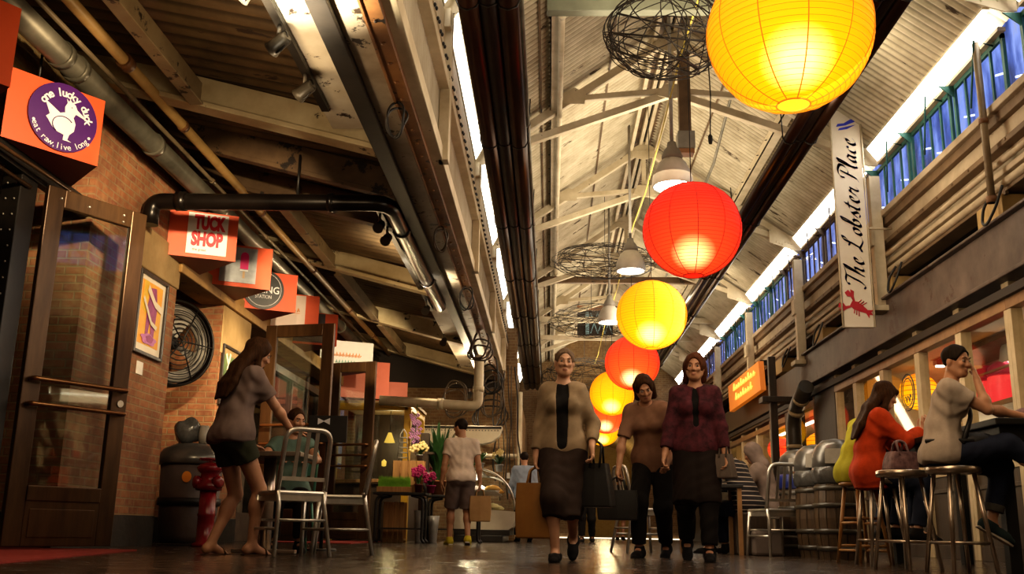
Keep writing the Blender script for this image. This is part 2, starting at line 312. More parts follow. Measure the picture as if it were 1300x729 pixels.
# ------------------------------------------------------------------ mesh helpers
def frame_from(d, up=(0,0,1)):
    d = Vector(d).normalized(); u = Vector(up)
    if abs(d.dot(u)) > .98: u = Vector((0,1,0))
    s = d.cross(u).normalized(); u = s.cross(d).normalized()
    return d, s, u
class MB:
    def __init__(self): self.v = []; self.f = []; self.s = []; self.m = []; self.mi = 0
    def add(self, vs, fs, smooth=False):
        o = len(self.v); self.v += [tuple(x) for x in vs]
        for f in fs: self.f.append(tuple(i+o for i in f)); self.s.append(smooth); self.m.append(self.mi)
        return self
    def box(self, lo, hi):
        x0,y0,z0 = lo; x1,y1,z1 = hi
        return self.add([(x0,y0,z0),(x1,y0,z0),(x1,y1,z0),(x0,y1,z0),(x0,y0,z1),(x1,y0,z1),(x1,y1,z1),(x0,y1,z1)],
            [(0,3,2,1),(4,5,6,7),(0,1,5,4),(1,2,6,5),(2,3,7,6),(3,0,4,7)])
    def cbox(self, c, s): return self.box([c[i]-s[i]/2 for i in range(3)], [c[i]+s[i]/2 for i in range(3)])
    def bar(self, a, b, w, h, up=(0,0,1)):
        a = Vector(a); b = Vector(b); d, s, u = frame_from(b-a, up)
        vs = [p + s*sx*w/2 + u*su*h/2 for p in (a, b) for sx, su in ((-1,-1),(1,-1),(1,1),(-1,1))]
        return self.add(vs, [(0,1,2,3),(7,6,5,4),(0,4,5,1),(1,5,6,2),(2,6,7,3),(3,7,4,0)])
    def tube(self, pts, r, n=10, cap=True, closed=False):
        pts = [Vector(p) for p in pts]; N = len(pts); rs = r if isinstance(r, (list, tuple)) else [r]*N
        vs = []; fr = None
        for i in range(N):
            if closed: t = pts[(i+1)%N]-pts[i-1]
            else: t = pts[min(i+1,N-1)]-pts[max(i-1,0)]
            t = t.normalized() if t.length > 1e-9 else Vector((0,0,1))
            if fr is None: _, s, u = frame_from(t)
            else:
                s = fr - t*fr.dot(t); s = s.normalized() if s.length > 1e-6 else frame_from(t)[1]; u = s.cross(t)
            fr = s
            for k in range(n):
                a = 2*PI*k/n; vs.append(pts[i] + (s*math.cos(a)+u*math.sin(a))*rs[i])
        fs = []
        for i in range(N if closed else N-1):
            j = (i+1)%N
            for k in range(n): fs.append((i*n+k, j*n+k, j*n+(k+1)%n, i*n+(k+1)%n))
        self.add(vs, fs, True)
        if cap and not closed:
            o = len(self.v)-len(vs)
            self.f.append(tuple(o+k for k in range(n))); self.f.append(tuple(o+(N-1)*n+k for k in reversed(range(n))))
            self.s += [False, False]; self.m += [self.mi, self.mi]
        return self
    def lathe(self, prof, c=(0,0,0), n=24, axis=(0,0,1), cap=True, a0=0, a1=2*PI):
        d, s, u = frame_from(axis); c = Vector(c); full = abs(a1-a0-2*PI) < 1e-6; k = n if full else n+1
        vs = [c + d*z + (s*math.cos(a0+(a1-a0)*j/n)+u*math.sin(a0+(a1-a0)*j/n))*r for r, z in prof for j in range(k)]
        fs = []
        for i in range(len(prof)-1):
            for j in range(n): fs.append((i*k+j, i*k+(j+1)%k, (i+1)*k+(j+1)%k, (i+1)*k+j))
        self.add(vs, fs, True)
        if cap and full:
            o = len(self.v)-len(vs)
            for i, rev in ((0, True), (len(prof)-1, False)):
                if prof[i][0] > 1e-5:
                    idx = [o+i*k+j for j in range(k)]
                    self.f.append(tuple(reversed(idx)) if rev else tuple(idx)); self.s.append(False); self.m.append(self.mi)
        return self
    def ell(self, c, r, n=16, m=10):
        prof = [(math.sin(PI*i/m), -math.cos(PI*i/m)) for i in range(m+1)]
        vs = [(c[0]+r[0]*p*math.cos(2*PI*j/n), c[1]+r[1]*p*math.sin(2*PI*j/n), c[2]+r[2]*q) for p, q in prof for j in range(n)]
        return self.add(vs, [(i*n+j, i*n+(j+1)%n, (i+1)*n+(j+1)%n, (i+1)*n+j) for i in range(m) for j in range(n)], True)
    def poly(self, pts, o, u, v, th=0, smooth=False):
        """flat polygon in the plane (o;u,v), extruded by th along u x v"""
        o, u, v = Vector(o), Vector(u), Vector(v); n = u.cross(v).normalized()
        a = [o+u*x+v*y for x, y in pts]
        if not th: return self.add(a, [tuple(range(len(a)))])
        N = len(a); b = [p+n*th for p in a]
        return self.add(a+b, [tuple(reversed(range(N))), tuple(range(N,2*N))]+[(i,(i+1)%N,N+(i+1)%N,N+i) for i in range(N)])
    def build(self, name, material, parent=None, bevel=0, world=True):
        me = bpy.data.meshes.new(name)
        vs = self.v
        if parent is not None and world:
            M = mw(parent).inverted(); vs = [tuple(M @ Vector(p)) for p in vs]
        me.from_pydata(vs, [], self.f)
        me.polygons.foreach_set('use_smooth', self.s)
        mats = material if isinstance(material, (list, tuple)) else [material]
        for x in mats: me.materials.append(MATS[x])
        if len(mats) > 1: me.polygons.foreach_set('material_index', self.m)
        me.update()
        o = bpy.data.objects.new(name, me); COL.objects.link(o); o.parent = parent
        if bevel:
            b = o.modifiers.new('bevel', 'BEVEL'); b.width = bevel; b.segments = 2; b.limit_method = 'ANGLE'; b.angle_limit = .6
        return o
def mw(o):
    M = o.matrix_basis
    return mw(o.parent) @ M if o.parent else M.copy()
def tag(o, label, cat, group=None, kind=None):
    o['label'] = label; o['category'] = cat
    if group: o['group'] = group
    if kind: o['kind'] = kind
    return o
def struct(o): o['kind'] = 'structure'; return o
def thing(name, label, cat, loc=(0,0,0), rotz=0, group=None):
    o = bpy.data.objects.new(name, None); COL.objects.link(o); o.empty_display_size = .1
    o.location = loc; o.rotation_euler = (0,0,rotz)
    return tag(o, label, cat, group)
def dup(root, loc, rotz=None, label=None, group=None):
    r = root.copy(); COL.objects.link(r); r.location = loc
    if rotz is not None: r.rotation_euler = (0,0,rotz)
    if label: r['label'] = label
    if group: r['group'] = group
    for ch in list(root.children):
        c = ch.copy(); COL.objects.link(c); c.parent = r
        for g in list(ch.children):
            d = g.copy(); COL.objects.link(d); d.parent = c
    return r
def arc(c, r, a0, a1, n, u=(1,0,0), v=(0,0,1)):
    c, u, v = Vector(c), Vector(u), Vector(v)
    return [c+u*r*math.cos(a0+(a1-a0)*i/n)+v*r*math.sin(a0+(a1-a0)*i/n) for i in range(n+1)]
def bend(pts, r=.1, n=6):
    """polyline with rounded corners"""
    pts = [Vector(p) for p in pts]; out = [pts[0]]
    for i in range(1, len(pts)-1):
        a, b, c = pts[i-1], pts[i], pts[i+1]
        q = min(r, (a-b).length*.45, (c-b).length*.45)
        p0 = b+(a-b).normalized()*q; p1 = b+(c-b).normalized()*q
        for k in range(n+1):
            t = k/n; out.append(p0*(1-t)**2+b*2*t*(1-t)+p1*t*t)
    return out+[pts[-1]]
def text_mesh(s, bold=0, shear=0, spacing=1.0):
    cu = bpy.data.curves.new('lettering', 'FONT'); cu.body = s; cu.offset = bold; cu.shear = shear; cu.space_character = spacing
    cu.align_x = 'CENTER'; cu.fill_mode = 'FRONT'; cu.resolution_u = 3; cu.extrude = 0
    o = bpy.data.objects.new('lettering', cu); COL.objects.link(o)
    dg = bpy.context.evaluated_depsgraph_get(); dg.update()
    me = bpy.data.meshes.new_from_object(o.evaluated_get(dg))
    vs = [tuple(v.co) for v in me.vertices]; fs = [tuple(p.vertices) for p in me.polygons]
    bpy.data.objects.remove(o); bpy.data.curves.remove(cu); bpy.data.meshes.remove(me)
    return vs, fs
def put_text(mb, s, o, u, v, w=None, h=None, bold=0, shear=0, spacing=1.0, lift=.004):
    """lettering fitted into w x h, centred on o in the plane (u,v)"""
    vs, fs = text_mesh(s, bold, shear, spacing)
    xs = [p[0] for p in vs]; ys = [p[1] for p in vs]
    W = max(xs)-min(xs); H = max(ys)-min(ys); cx = (max(xs)+min(xs))/2; cy = (max(ys)+min(ys))/2
    sx = w/W if w else None; sy = h/H if h else None
    sx = sx or sy; sy = sy or sx
    o, u, v = Vector(o), Vector(u).normalized(), Vector(v).normalized(); n = u.cross(v)
    mb.add([o+u*(p[0]-cx)*sx+v*(p[1]-cy)*sy+n*lift for p in vs], fs)
def arc_text(mb, s, o, u, v, R, a0, a1, h, bold=0, lift=.004, inside=False):
    """letters set round a circle from angle a0 to a1"""
    o, u, v = Vector(o), Vector(u).normalized(), Vector(v).normalized()
    L = [c for c in s]; 
    for i, c in enumerate(L):
        if c == ' ': continue
        a = a0+(a1-a0)*i/(len(L)-1)
        d = u*math.cos(a)+v*math.sin(a)
        if inside: up = -d; rt = -u*math.sin(a)+v*math.cos(a)
        else: up = d; rt = u*math.sin(a)-v*math.cos(a)
        vs, fs = text_mesh(c, bold)
        cx = (max(p[0] for p in vs)+min(p[0] for p in vs))/2
        n = u.cross(v)
        mb.add([o+d*R+rt*(p[0]-cx)*h/.7+up*(p[1]-.35)*h/.7+n*lift for p in vs], fs)
# ------------------------------------------------------------------ camera
cd_ = bpy.data.cameras.new('camera'); cam = bpy.data.objects.new('camera', cd_); COL.objects.link(cam)
R3 = Matrix(((0.99919203, -0.00763239, 0.0394594), (0.03647359, -0.24018247, -0.9700423), (0.0168812, 0.97069775, -0.2397100)))
cam.matrix_world = Matrix.Translation((0,0,.22)) @ R3.to_4x4()
cd_.sensor_width = 36; cd_.lens = 1250/1300*36; cd_.clip_start = .02; cd_.clip_end = 200
scene.camera = cam
w = bpy.data.worlds.new('world'); scene.world = w; w.use_nodes = True
w.node_tree.nodes['Background'].inputs[0].default_value = (1,.72,.42,1); w.node_tree.nodes['Background'].inputs[1].default_value = .05

XL, XR = -4.2, 4.3
mat('plinth_dark', (.035,.024,.016), (.012,.009,.006), 6, .7, bump=.4, world=True)  # near-black band along the foot of the left brick
# ------------------------------------------------------------------ floor and walls
struct(MB().box((-9,-4,-.1),(9,46,0)).build('floor', 'floor_slab'))
m = MB()
m.box((-5.4,8.43,0),(XL,10.6,4.6))            # first pier
m.box((-5.6,12.2,0),(XL,13.4,4.6))            # second pier
m.box((-5.6,19.2,0),(XL,20.4,4.6))            # third pier
m.box((-5.2,10.6,0),(-4.95,12.2,4.6))         # back of the alcove
m.box((-4.95,10.6,3.2),(-4.35,12.2,4.6)); m.box((-5.6,13.4,3.1),(-4.45,19.2,4.6))
m.box((-5.6,20.4,3.1),(-4.45,22,4.6))
struct(m.build('wall_left', 'brick_left'))
m = MB(); m.box((-5.4,8.422,0),(XL+.008,10.607,.30)); m.box((-5.6,12.192,0),(XL+.008,13.4,.30)); m.box((-5.2,10.6,0),(-4.94,12.2,.30)); struct(m.build('baseboard_left', 'plinth_dark'))
m = MB(); m.box((-6.4,1,0),(-6.2,8.43,4.8)); m.box((-6.2,1,3.3),(-4.5,8.43,4.8)); m.box((-6.3,8.3,0),(-5.4,8.45,4.6))
struct(m.build('wall_entry', 'brick_ochre'))
m = MB(); m.box((-5.2,13.4,0),(-5.0,19.2,3.1)); m.box((-5.2,20.4,0),(-5.0,22,3.1))
struct(m.build('wall_shopfront', 'shop_dark'))
struct(MB().box((-6.5,22,0),(-.75,22.3,4.7)).build('wall_cross', 'brick_back'))
struct(MB().box((-1.05,22.3,0),(-.75,33,3.49)).build('wall_nave', 'brick_back'))
# end wall of the hall with its arched opening
m = MB(); Y = 33; ox0, ox1, zs = 1.15, 3.25, 2.7
arcp = [(ox0+(ox1-ox0)*(.5-.5*math.cos(PI*i/16)), zs+1.05*math.sin(PI*i/16)) for i in range(17)]
prof = [(-4,0),(ox0,0)]+arcp+[(ox1,0),(9,0),(9,9),(-4,9)]
top = []
for i in range(16):
    a, b = arcp[i], arcp[i+1]; m.poly([(a[0],a[1]),(b[0],b[1]),(b[0],9),(a[0],9)], (0,Y+.4,0), (1,0,0), (0,0,1), .4)
m.box((-4,Y,0),(ox0,Y+.4,9)); m.box((ox1,Y,0),(9,Y+.4,9))
struct(m.build('wall_end', 'brick_back'))
m = MB(); m.box((.55,33.4,0),(.75,45,4.2)); m.box((3.6,33.4,0),(3.8,45,4.2)); m.box((.5,45,0),(3.8,45.2,4.2))
for i in range(12):
    a0, a1 = PI*i/12, PI*(i+1)/12
    p = [(2.2+1.45*math.cos(a), 3.0+1.0*math.sin(a)) for a in (a0,a1)]
    m.add([(p[0][0],33.4,p[0][1]),(p[1][0],33.4,p[1][1]),(p[1][0],45,p[1][1]),(p[0][0],45,p[0][1])], [(0,1,2,3)])
struct(m.build('wall_corridor', 'brick_pale'))
m = MB()
for i in range(6):
    y = 34+i*1.5; m.box((.74,y,.1),(.80,y+.08,2.4)); m.box((.74,y+.7,.1),(.80,y+.76,2.4))
m.box((.74,33.6,2.4),(.85,44,2.9)); m.box((.74,33.6,0),(.82,44,.25)); m.box((.74,33.6,1.5),(.80,44,1.58))
struct(m.build('trim_1', 'dark_timber'))
struct(MB().box((-.7,32.9,.0),(4.2,33.02,.035)).build('lit_floor_strip', 'lit_floor_glow'))  # glowing strip standing in for light on the corridor floor
# stone block and lintel on the left piers
m = MB(); m.box((-5.3,9.25,2.78),(XL+.02,10.62,3.22)); struct(m.build('trim_3', 'stucco_tan', bevel=.015))
m = MB(); m.box((-4.5,10.55,2.97),(XL+.06,19.5,3.19)); struct(m.build('trim_4', 'lintel_ochre', bevel=.012))
m = MB(); m.box((-5.3,12.21,2.35),(XL+.015,13.39,2.97)); struct(m.build('trim_5', 'stucco_tan', bevel=.015))
# window of the dark shop behind the table, leaning canopy rail
m = MB()
for y in (13.5,14.7,15.9,17.1,18.3,19.1): m.box((-4.62,y,.35),(-4.54,y+.08,2.75))
m.box((-4.64,13.4,2.7),(-4.5,19.2,2.82)); m.box((-4.64,13.4,.0),(-4.5,19.2,.4))
struct(m.build('window_1', 'brown_frame'))
struct(MB().box((-4.6,13.5,.4),(-4.59,19.1,2.7)).build('window_2', 'glass_dark'))
# ---- right hand wall
m = MB(); m.box((4.45,1,3.45),(4.7,33,4.28)); m.box((4.95,1,2.66),(5.05,33,3.45)); m.box((4.2,1,2.40),(4.48,33,2.48)); m.box((4.7,1,3.40),(5.0,33,3.46))
struct(m.build('wall_right', 'shop_dark'))
m = MB(); m.box((4.20,2,2.60),(4.46,16.6,3.10)); m.box((4.14,2,2.56),(4.5,16.6,2.60)); m.box((4.14,2,3.10),(4.5,16.6,3.13))
struct(m.build('trim_6', 'rusty_fascia', bevel=.01))
m = MB(); m.box((4.24,16.6,2.55),(4.46,33,3.05)); m.box((4.22,16.4,2.35),(4.5,33,2.45)); struct(m.build('trim_7', 'dark_timber', bevel=.01))
# stepped cornice under the clerestory
m = MB()
for z0, z1, x in ((3.46,3.58,4.34),(3.58,3.64,4.28),(3.64,3.84,4.36),(3.90,4.10,4.33),(4.20,4.28,4.22)):
    m.box((x,1,z0),(4.5,33,z1))
m.tube([(4.3,1,3.50),(4.3,33,3.50)], .045, 10); m.tube([(4.27,1,3.70),(4.27,33,3.70)], .03, 10)
struct(m.build('trim_8', 'cornice_cream', bevel=.008))
m = MB()
for z0, z1, x in ((3.84,3.90,4.26),(4.10,4.20,4.27),(3.42,3.46,4.30)): m.box((x,1,z0),(4.5,33,z1))
struct(m.build('trim_9', 'cornice_brown', bevel=.006))
m = MB()
for i in range(70):
    y = 4+i*.42; 
    for z, x in ((3.87,4.258),(3.76,4.355)): m.ell((x,y+(.2 if z>3.8 else 0),z), (.012,.016,.016), 6, 4)
struct(m.build('trim_10', 'cornice_brown'))
# glowing night backdrop added outside the clerestory to show blue through its panes
m = MB(); m.box((5.2,1,4.2),(5.25,33,6.6)); struct(m.build('night_backdrop', 'night_glow'))
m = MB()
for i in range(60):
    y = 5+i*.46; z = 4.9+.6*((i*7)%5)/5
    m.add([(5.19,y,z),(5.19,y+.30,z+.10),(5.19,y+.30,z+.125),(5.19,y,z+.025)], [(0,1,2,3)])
struct(m.build('reflection_streaks', 'streak_white'))  # painted streaks standing for tube light reflections in the panes
# clerestory: one frame per bay with three to five lights, hung from its head
wy = [(6.0,7.2),(7.3,8.4)] + [(8.75+i*1.28, 8.75+i*1.28+1.2) for i in range(18)]
n = 3
for k, (y0, y1) in enumerate(wy):
    near = y0 < 13.4
    fr = 'teal_steel' if near or 17.5 < y0 < 24 else 'brown_frame'
    m = MB(); z0, z1, x = 4.29, 4.93, 4.30
    m.box((x,y0,z0),(x+.03,y0+.05,z1)); m.box((x,y1-.05,z0),(x+.03,y1,z1)); m.box((x,y0,z1-.05),(x+.03,y1,z1)); m.box((x,y0,z0),(x+.03,y1,z0+.05))
    for j in range(1,4): yy = y0+(y1-y0)*j/4; m.box((x+.004,yy-.015,z0+.02),(x+.026,yy+.015,z1-.02))
    # stay bracket: a bent rod and a triangular gusset
    m.poly([(0,0),(.16,0),(0,-.13)], (x,y1-.04,z1), (-1,0,0), (0,0,1), .015)
    m.tube([(x,y0+.2,z1-.03),(x-.20,y0+.15,z1-.0),(x-.02,y0+.75,z0+.2)], .011, 6)
    f = struct(m.build('window_%d' % n, fr)); g = MB().box((x+.012,y0+.04,z0+.04),(x+.016,y1-.04,z1-.04)).build('pane', 'glass_clear', f); n += 1
# flat bar posts standing in front of the cornice at each truss
TY = [8.5, 12.5, 16.55, 20.7, 24.7, 28.7]
PL = ['nearest','second','third','fourth','fifth','farthest']
for i, y in enumerate(TY):
    if i == 0: continue
    t = thing('wall_post', 'cream riveted post on the right cornice, %s of those along the clerestory' % ['','nearest','second','third','fourth','farthest'][i], 'post', (4.22,y-.25,2.98), 0, 'posts on the right cornice')
    m = MB(); m.box((4.10,y-.31,2.98),(4.24,y-.19,4.75)); m.build('post', 'cream_steel', t, .006)
    m = MB(); m.box((4.02,y-.40,2.95),(4.3,y-.10,3.02)); m.build('foot_bracket', 'cream_steel', t, .005); MB().box((4.06,y-.35,3.8),(4.1,y-.15,4.05)).build('side_plate', 'cream_steel', t, .005)
t = thing('pole', 'thin rusty upright pole on the right cornice nearest the camera', 'pole', (4.16,9.0,3.3))
MB().tube([(4.16,9.0,3.3),(4.16,9.0,4.95)], .035, 10).build('shaft', 'thin_pipe', t)
MB().lathe([(.05,0),(.05,.06)], (4.16,9.0,3.3)).lathe([(.045,0),(.045,.05)], (4.16,9,4.1)).build('collar', 'rust_angle', t)
# plywood box-outs and hanging cables in the gap above the fascia
for i, (y, c) in enumerate(((9.3,1),(12.4,1),(15.6,1),(18.4,0))):
    t = thing('box_bracket', 'ochre plywood box over the right fascia, %s' % ('nearest the camera','behind the hanging sign','at the far end of the rusty beam','beyond the rusty beam')[i], 'box', (4.4,y,3.14), 0, 'plywood boxes over the fascia')
    MB().box((4.26,y-.28,3.135),(4.7,y+.28,3.40)).build('case', 'plywood', t, .01)
    MB().bar((4.3,y-.32,3.40),(4.3,y+.32,3.40),.03,.03).build('batten', 'cornice_brown', t)
for i, y in enumerate((9.0,11.7,15.2,17.3,19.5)):
    pts = [(4.2,y-.15,3.42),(4.12,y-.14,3.2),(4.08,y-.02,3.07),(4.1,y+.12,3.12),(4.14,y+.15,3.3),(4.2,y+.05,3.42)]
    o = MB().tube(bend(pts,.12), .014, 6).build('cable_loop', 'cable_black')
    tag(o, 'black cable loop dangling below the right cornice, %s' % ('nearest the camera','beside the hanging blade sign','at the end of the rusty beam','second from the orange sign','right above the orange sign')[i], 'cable', 'cable loops on the right')

# ------------------------------------------------------------------ nave roof
EL, ER, ZE, RX, RZ = -1.15, 4.41, 5.11, 1.63, 7.15
def slope(x0, z0, x1, z1, y0, y1, pitch, amp, name, material):
    d = Vector((x1-x0,0,z1-z0)); nrm = Vector((-(z1-z0),0,x1-x0)).normalized()
    if nrm.z < 0: nrm = -nrm
    n = int((y1-y0)/pitch*6); vs = []
    for i in range(n+1):
        y = y0+(y1-y0)*i/n; o = nrm*amp*math.sin(2*PI*y/pitch)
        vs += [(x0+o.x,y,z0+o.z),(x1+o.x,y,z1+o.z)]
    mb = MB().add(vs, [(2*i,2*i+1,2*i+3,2*i+2) for i in range(n)], True)
    return struct(mb.build(name, material))
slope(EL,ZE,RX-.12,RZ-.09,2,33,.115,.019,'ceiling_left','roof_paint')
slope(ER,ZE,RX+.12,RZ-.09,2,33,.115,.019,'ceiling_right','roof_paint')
struct(MB().box((RX-.16,2,RZ-.02),(RX+.16,33,RZ+.03)).build('ceiling_ridge', 'shop_dark'))
for s, nm in ((-1,'trim_12'),(1,'trim_13')):   # lap seams and the ridge slats
    m = MB()
    for f in (.36,.70):
        x = EL+(RX-EL)*f if s<0 else ER+(RX-ER)*f; z = ZE+(RZ-ZE)*f-.035
        m.box((x-.012,2,z-.01),(x+.012,33,z+.01))
    struct(m.build(nm, 'brown_beam'))
m = MB()
for dx in (-.22,-.05,.05,.22): m.box((RX+dx-.028,2,RZ-.20-abs(dx)*.7),(RX+dx+.028,33,RZ-.10-abs(dx)*.7))
struct(m.build('trim_14', 'cream_steel'))
m = MB()
for dx in (-.13,.13): m.box((RX+dx-.05,2,RZ-.125),(RX+dx+.05,33,RZ-.12))
struct(m.build('trim_15', 'brown_beam'))
for s in (-1,1):
    x = 0.02 if s<0 else 3.2; z = 5.85
    t = thing('purlin', 'cream channel purlin running the length of the %s roof slope' % ('left' if s<0 else 'right'), 'beam', (x,17,z))
    m = MB(); m.box((x-.05,3,z-.07),(x+.09,33,z-.055)); m.box((x-.05,3,z-.07),(x-.035,33,z+.07)); m.build('channel', 'cream_steel', t)
    m = MB()
    for i in range(48): m.bar((x-.03,4+i*.6,z-.02),(x-.07,4.07+i*.6,z+.0),.012,.012)
    o = m.build('clip', 'black_steel', t); o['kind'] = 'stuff'
# trusses
for i, y in enumerate(TY):
    t = thing('roof_truss', 'cream riveted roof truss under the ridge, %s from the camera' % PL[i], 'truss', (RX,y,6.0), 0, 'roof trusses')
    K = Vector((RX,y,6.05)); A = Vector((RX,y,6.90))
    for s in (-1,1):
        e = Vector((RX+s*2.56,y,5.10)); md = e.lerp(A,.48)
        e2 = Vector((RX+s*2.56,y,5.14))
        MB().bar(e2, A+Vector((0,0,-.02)), .11, .11).build('rafter', 'cream_steel', t, .006)
        MB().bar(e+Vector((0,0,.02)), K, .10, .10).build('tie', 'cream_steel', t, .006)
        MB().bar(md, K+Vector((s*.1,0,.03)), .08, .08).build('strut', 'cream_steel', t, .005)
        m = MB(); m.poly([(-s*.0,-.16),(-s*.42,-.02),(-s*.42,.2),(s*.12,.05),(s*.12,-.16)][::1 if s<0 else -1], e2+Vector((0,-.06,0)), (1,0,0), (0,0,1), .012)
        for k in range(7): m.ell((e2.x-s*(.05+.05*k),y-.075,e2.z-.05+.02*(k%3)), (.013,.01,.013), 6, 4)
        m.build('gusset', 'cream_steel', t)
        MB().poly([(-.14,-.1),(.14,-.1),(.16,.05),(0,.14),(-.16,.05)], md+Vector((0,-.07,0)), (1,0,0), (0,0,1), .012).build('joint_plate', 'cream_steel', t)
    m = MB().bar(K+Vector((0,0,-.05)), A, .07, .09, (0,1,0)); m.build('king_post', 'cream_steel', t, .005)
    m = MB(); m.poly([(-.22,-.02),(0,.12),(.22,-.02),(.2,-.16),(0,-.22),(-.2,-.16)], A+Vector((0,-.07,-.05)), (1,0,0), (0,0,1), .014)
    MB().poly([(-.2,-.07),(-.12,.1),(.12,.1),(.2,-.07),(0,-.12)], K+Vector((0,-.08,0)), (1,0,0), (0,0,1), .014).build('foot_plate', 'cream_steel', t)
    for k in range(6): m.ell((A.x-.15+.06*k,y-.09,A.z-.1), (.013,.01,.013), 6, 4)
    m.build('ridge_plate', 'cream_steel', t)
# cross bars hung under three trusses
for i, (y, z, mm) in enumerate(((8.9,5.27,'teal_dull'),(24.4,5.35,'cream_steel'),(21.0,5.52,'brown_beam'))):
    if mm == 'teal_dull': mat('teal_dull', (.22,.23,.17), (.15,.15,.11), 3, .5, bump=.05)
    o = MB().box((-.9 if i else -.06,y,z),(4.1 if i else 2.6,y+.12,z+.14)).build('cross_beam', mm, None, .008)
    tag(o, ('grey green beam spanning the roof above the big wire ball','cream beam spanning the roof far down the hall','dark brown beam spanning the roof over the far wire baskets')[i], 'beam')
# eave light strips, one fixture per bay
bays = [4.4]+TY+[32.8]
for i in range(len(bays)-1):
    y0, y1 = bays[i]+.22, bays[i+1]-.22
    nm = ('nearest','second','third','fourth','fifth','sixth','farthest')[i]
    t = thing('eave_light', 'bright strip light along the right eave, %s from the camera' % nm, 'light', (4.24,(y0+y1)/2,4.95), 0, 'strip lights along the right eave')
    m = MB().add([(4.26,y0,4.985),(4.26,y1,4.985),(4.13,y1,5.16),(4.13,y0,5.16)], [(0,1,2,3)]); m.build('diffuser', 'tube_white', t)
    m = MB(); m.box((4.25,y0,4.94),(4.33,y1,4.98)); m.box((4.13,y0,5.165),(4.2,y1,5.19)); m.build('housing', 'cream_steel', t)
    t = thing('eave_light', 'slim strip light along the left eave, %s from the camera' % nm, 'light', (-1.0,(y0+y1)/2,5.1), 0, 'strip lights along the left eave')
    m = MB().add([(-1.01,y0,5.0),(-1.01,y1,5.0),(-.93,y1,5.15),(-.93,y0,5.15)], [(3,2,1,0)]); m.build('diffuser', 'tube_left', t)
    m = MB(); m.box((-1.08,y0,4.965),(-1.012,y1,5.0)); m.build('housing', 'cream_steel', t)
# left clerestory wall: ribbed sheet, rails, posts
n = int(29/.075); vs = []
for i in range(n*4+1):
    y = 3+i*.075/4; a = .010*math.sin(PI/2*i); vs += [(-1.06+a,y,3.62),(-1.06+a,y,4.45)]
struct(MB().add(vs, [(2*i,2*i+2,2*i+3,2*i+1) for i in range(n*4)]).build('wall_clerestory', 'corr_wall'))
m = MB(); m.box((-1.12,3,4.2),(-.96,33,4.30)); m.box((-1.17,3,4.62),(-1.02,33,4.96)); m.box((-1.2,3,3.50),(-1.0,33,3.64))
struct(m.build('trim_16', 'cream_steel', bevel=.006))
m = MB(); m.box((-1.14,3,4.3),(-1.08,33,4.62)); struct(m.build('trim_17', 'corr_wall'))
m = MB()
for i in range(260): m.ell((-.955+.0*(i%2),3.2+i*.11,4.34+.03*(i%2)), (.014,.022,.02), 5, 4)
struct(m.build('trim_18', 'black_steel'))
for i, y in enumerate(TY):
    t = thing('clerestory_post', 'cream post against the ribbed left clerestory, %s from the camera' % PL[i], 'post', (-1.0,y,3.5), 0, 'posts on the left clerestory')
    MB().box((-1.05,y-.07,3.5),(-.95,y+.07,5.15)).build('post', 'cream_steel', t, .006)
    MB().box((-1.04,y-.14,4.80),(-.96,y+.14,5.0)).build('cap', 'cream_steel', t, .01)
# ------------------------------------------------------------------ left girder and aisle ceiling
t = thing('steel_girder', 'dark steel girder running along between the left aisle and the hall', 'girder', (-1.3,15,3.45))
m = MB(); m.box((-1.56,3,3.42),(-1.42,21.88,3.47)); m.box((-1.56,3,3.47),(-1.53,21.88,3.75)); m.build('flange', 'black_steel', t, .006)
m = MB(); m.box((-1.42,3,3.48),(-1.22,21.88,3.52)); m.box((-1.5,3,3.52),(-1.44,21.88,3.80)); m.build('web', 'grey_web', t)
m = MB(); m.box((-1.22,3,3.44),(-1.10,21.88,3.48)); m.box((-1.13,3,3.48),(-1.10,21.88,3.62)); m.box((-1.225,3,3.42),(-1.21,21.88,3.53)); m.build('angle', 'rust_angle', t)
m = MB()
for i in range(60): m.ell((-1.16,4+i*.3,3.438), (.018,.018,.012), 6, 4); m.ell((-1.09,4.1+i*.3,3.55), (.012,.018,.018), 6, 4)
o = m.build('rivet', 'rust_angle', t); o['kind'] = 'stuff'
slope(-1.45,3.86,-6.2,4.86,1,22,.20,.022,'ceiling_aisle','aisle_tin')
for i, (y, w, mm, dz) in enumerate(((8.28,.22,'aisle_beam',0),(9.7,.12,'brown_beam',.04),(10.9,.16,'brown_beam',.02),(14.0,.22,'aisle_beam',0),(17.8,.22,'aisle_beam',0),(21.4,.22,'aisle_beam',0))):
    m = MB(); z0, z1 = 3.47+dz, 3.47+dz+.72
    m.bar((-1.5,y,z0+.03),(-4.9,y,z1+.19),w,.05,(0,0,1)); m.bar((-1.5,y,z0+.17),(-4.9,y,z1+.33),.08,.28,(0,0,1))
    o = m.build('ceiling_beam', mm, None, .006)
    tag(o, ('broad peeling cream beam crossing the left aisle, nearest the camera','thin dark brown beam just behind the nearest cream beam','dark brown beam crossing the aisle above the black pipe','peeling cream beam crossing the aisle, second of the cream ones','cream beam crossing the aisle, third of the cream ones','farthest peeling cream beam across the left aisle')[i], 'beam', 'beams across the left aisle')
for i, (y0, y1) in enumerate(((4,8.1),(11.1,13.8),(14.2,17.6),(18,21.2))):
    m = MB(); m.bar((-3.2,y0,4.0),(-3.2,y1,4.0),.07,.2); m.bar((-3.2,y0,3.90),(-3.2,y1,3.90),.12,.025)
    tag(m.build('purlin', 'aisle_purlin', None, .005), 'peeling cream purlin between the aisle beams, %s from the camera' % ('nearest','second','third','farthest')[i], 'beam', 'purlins of the aisle')
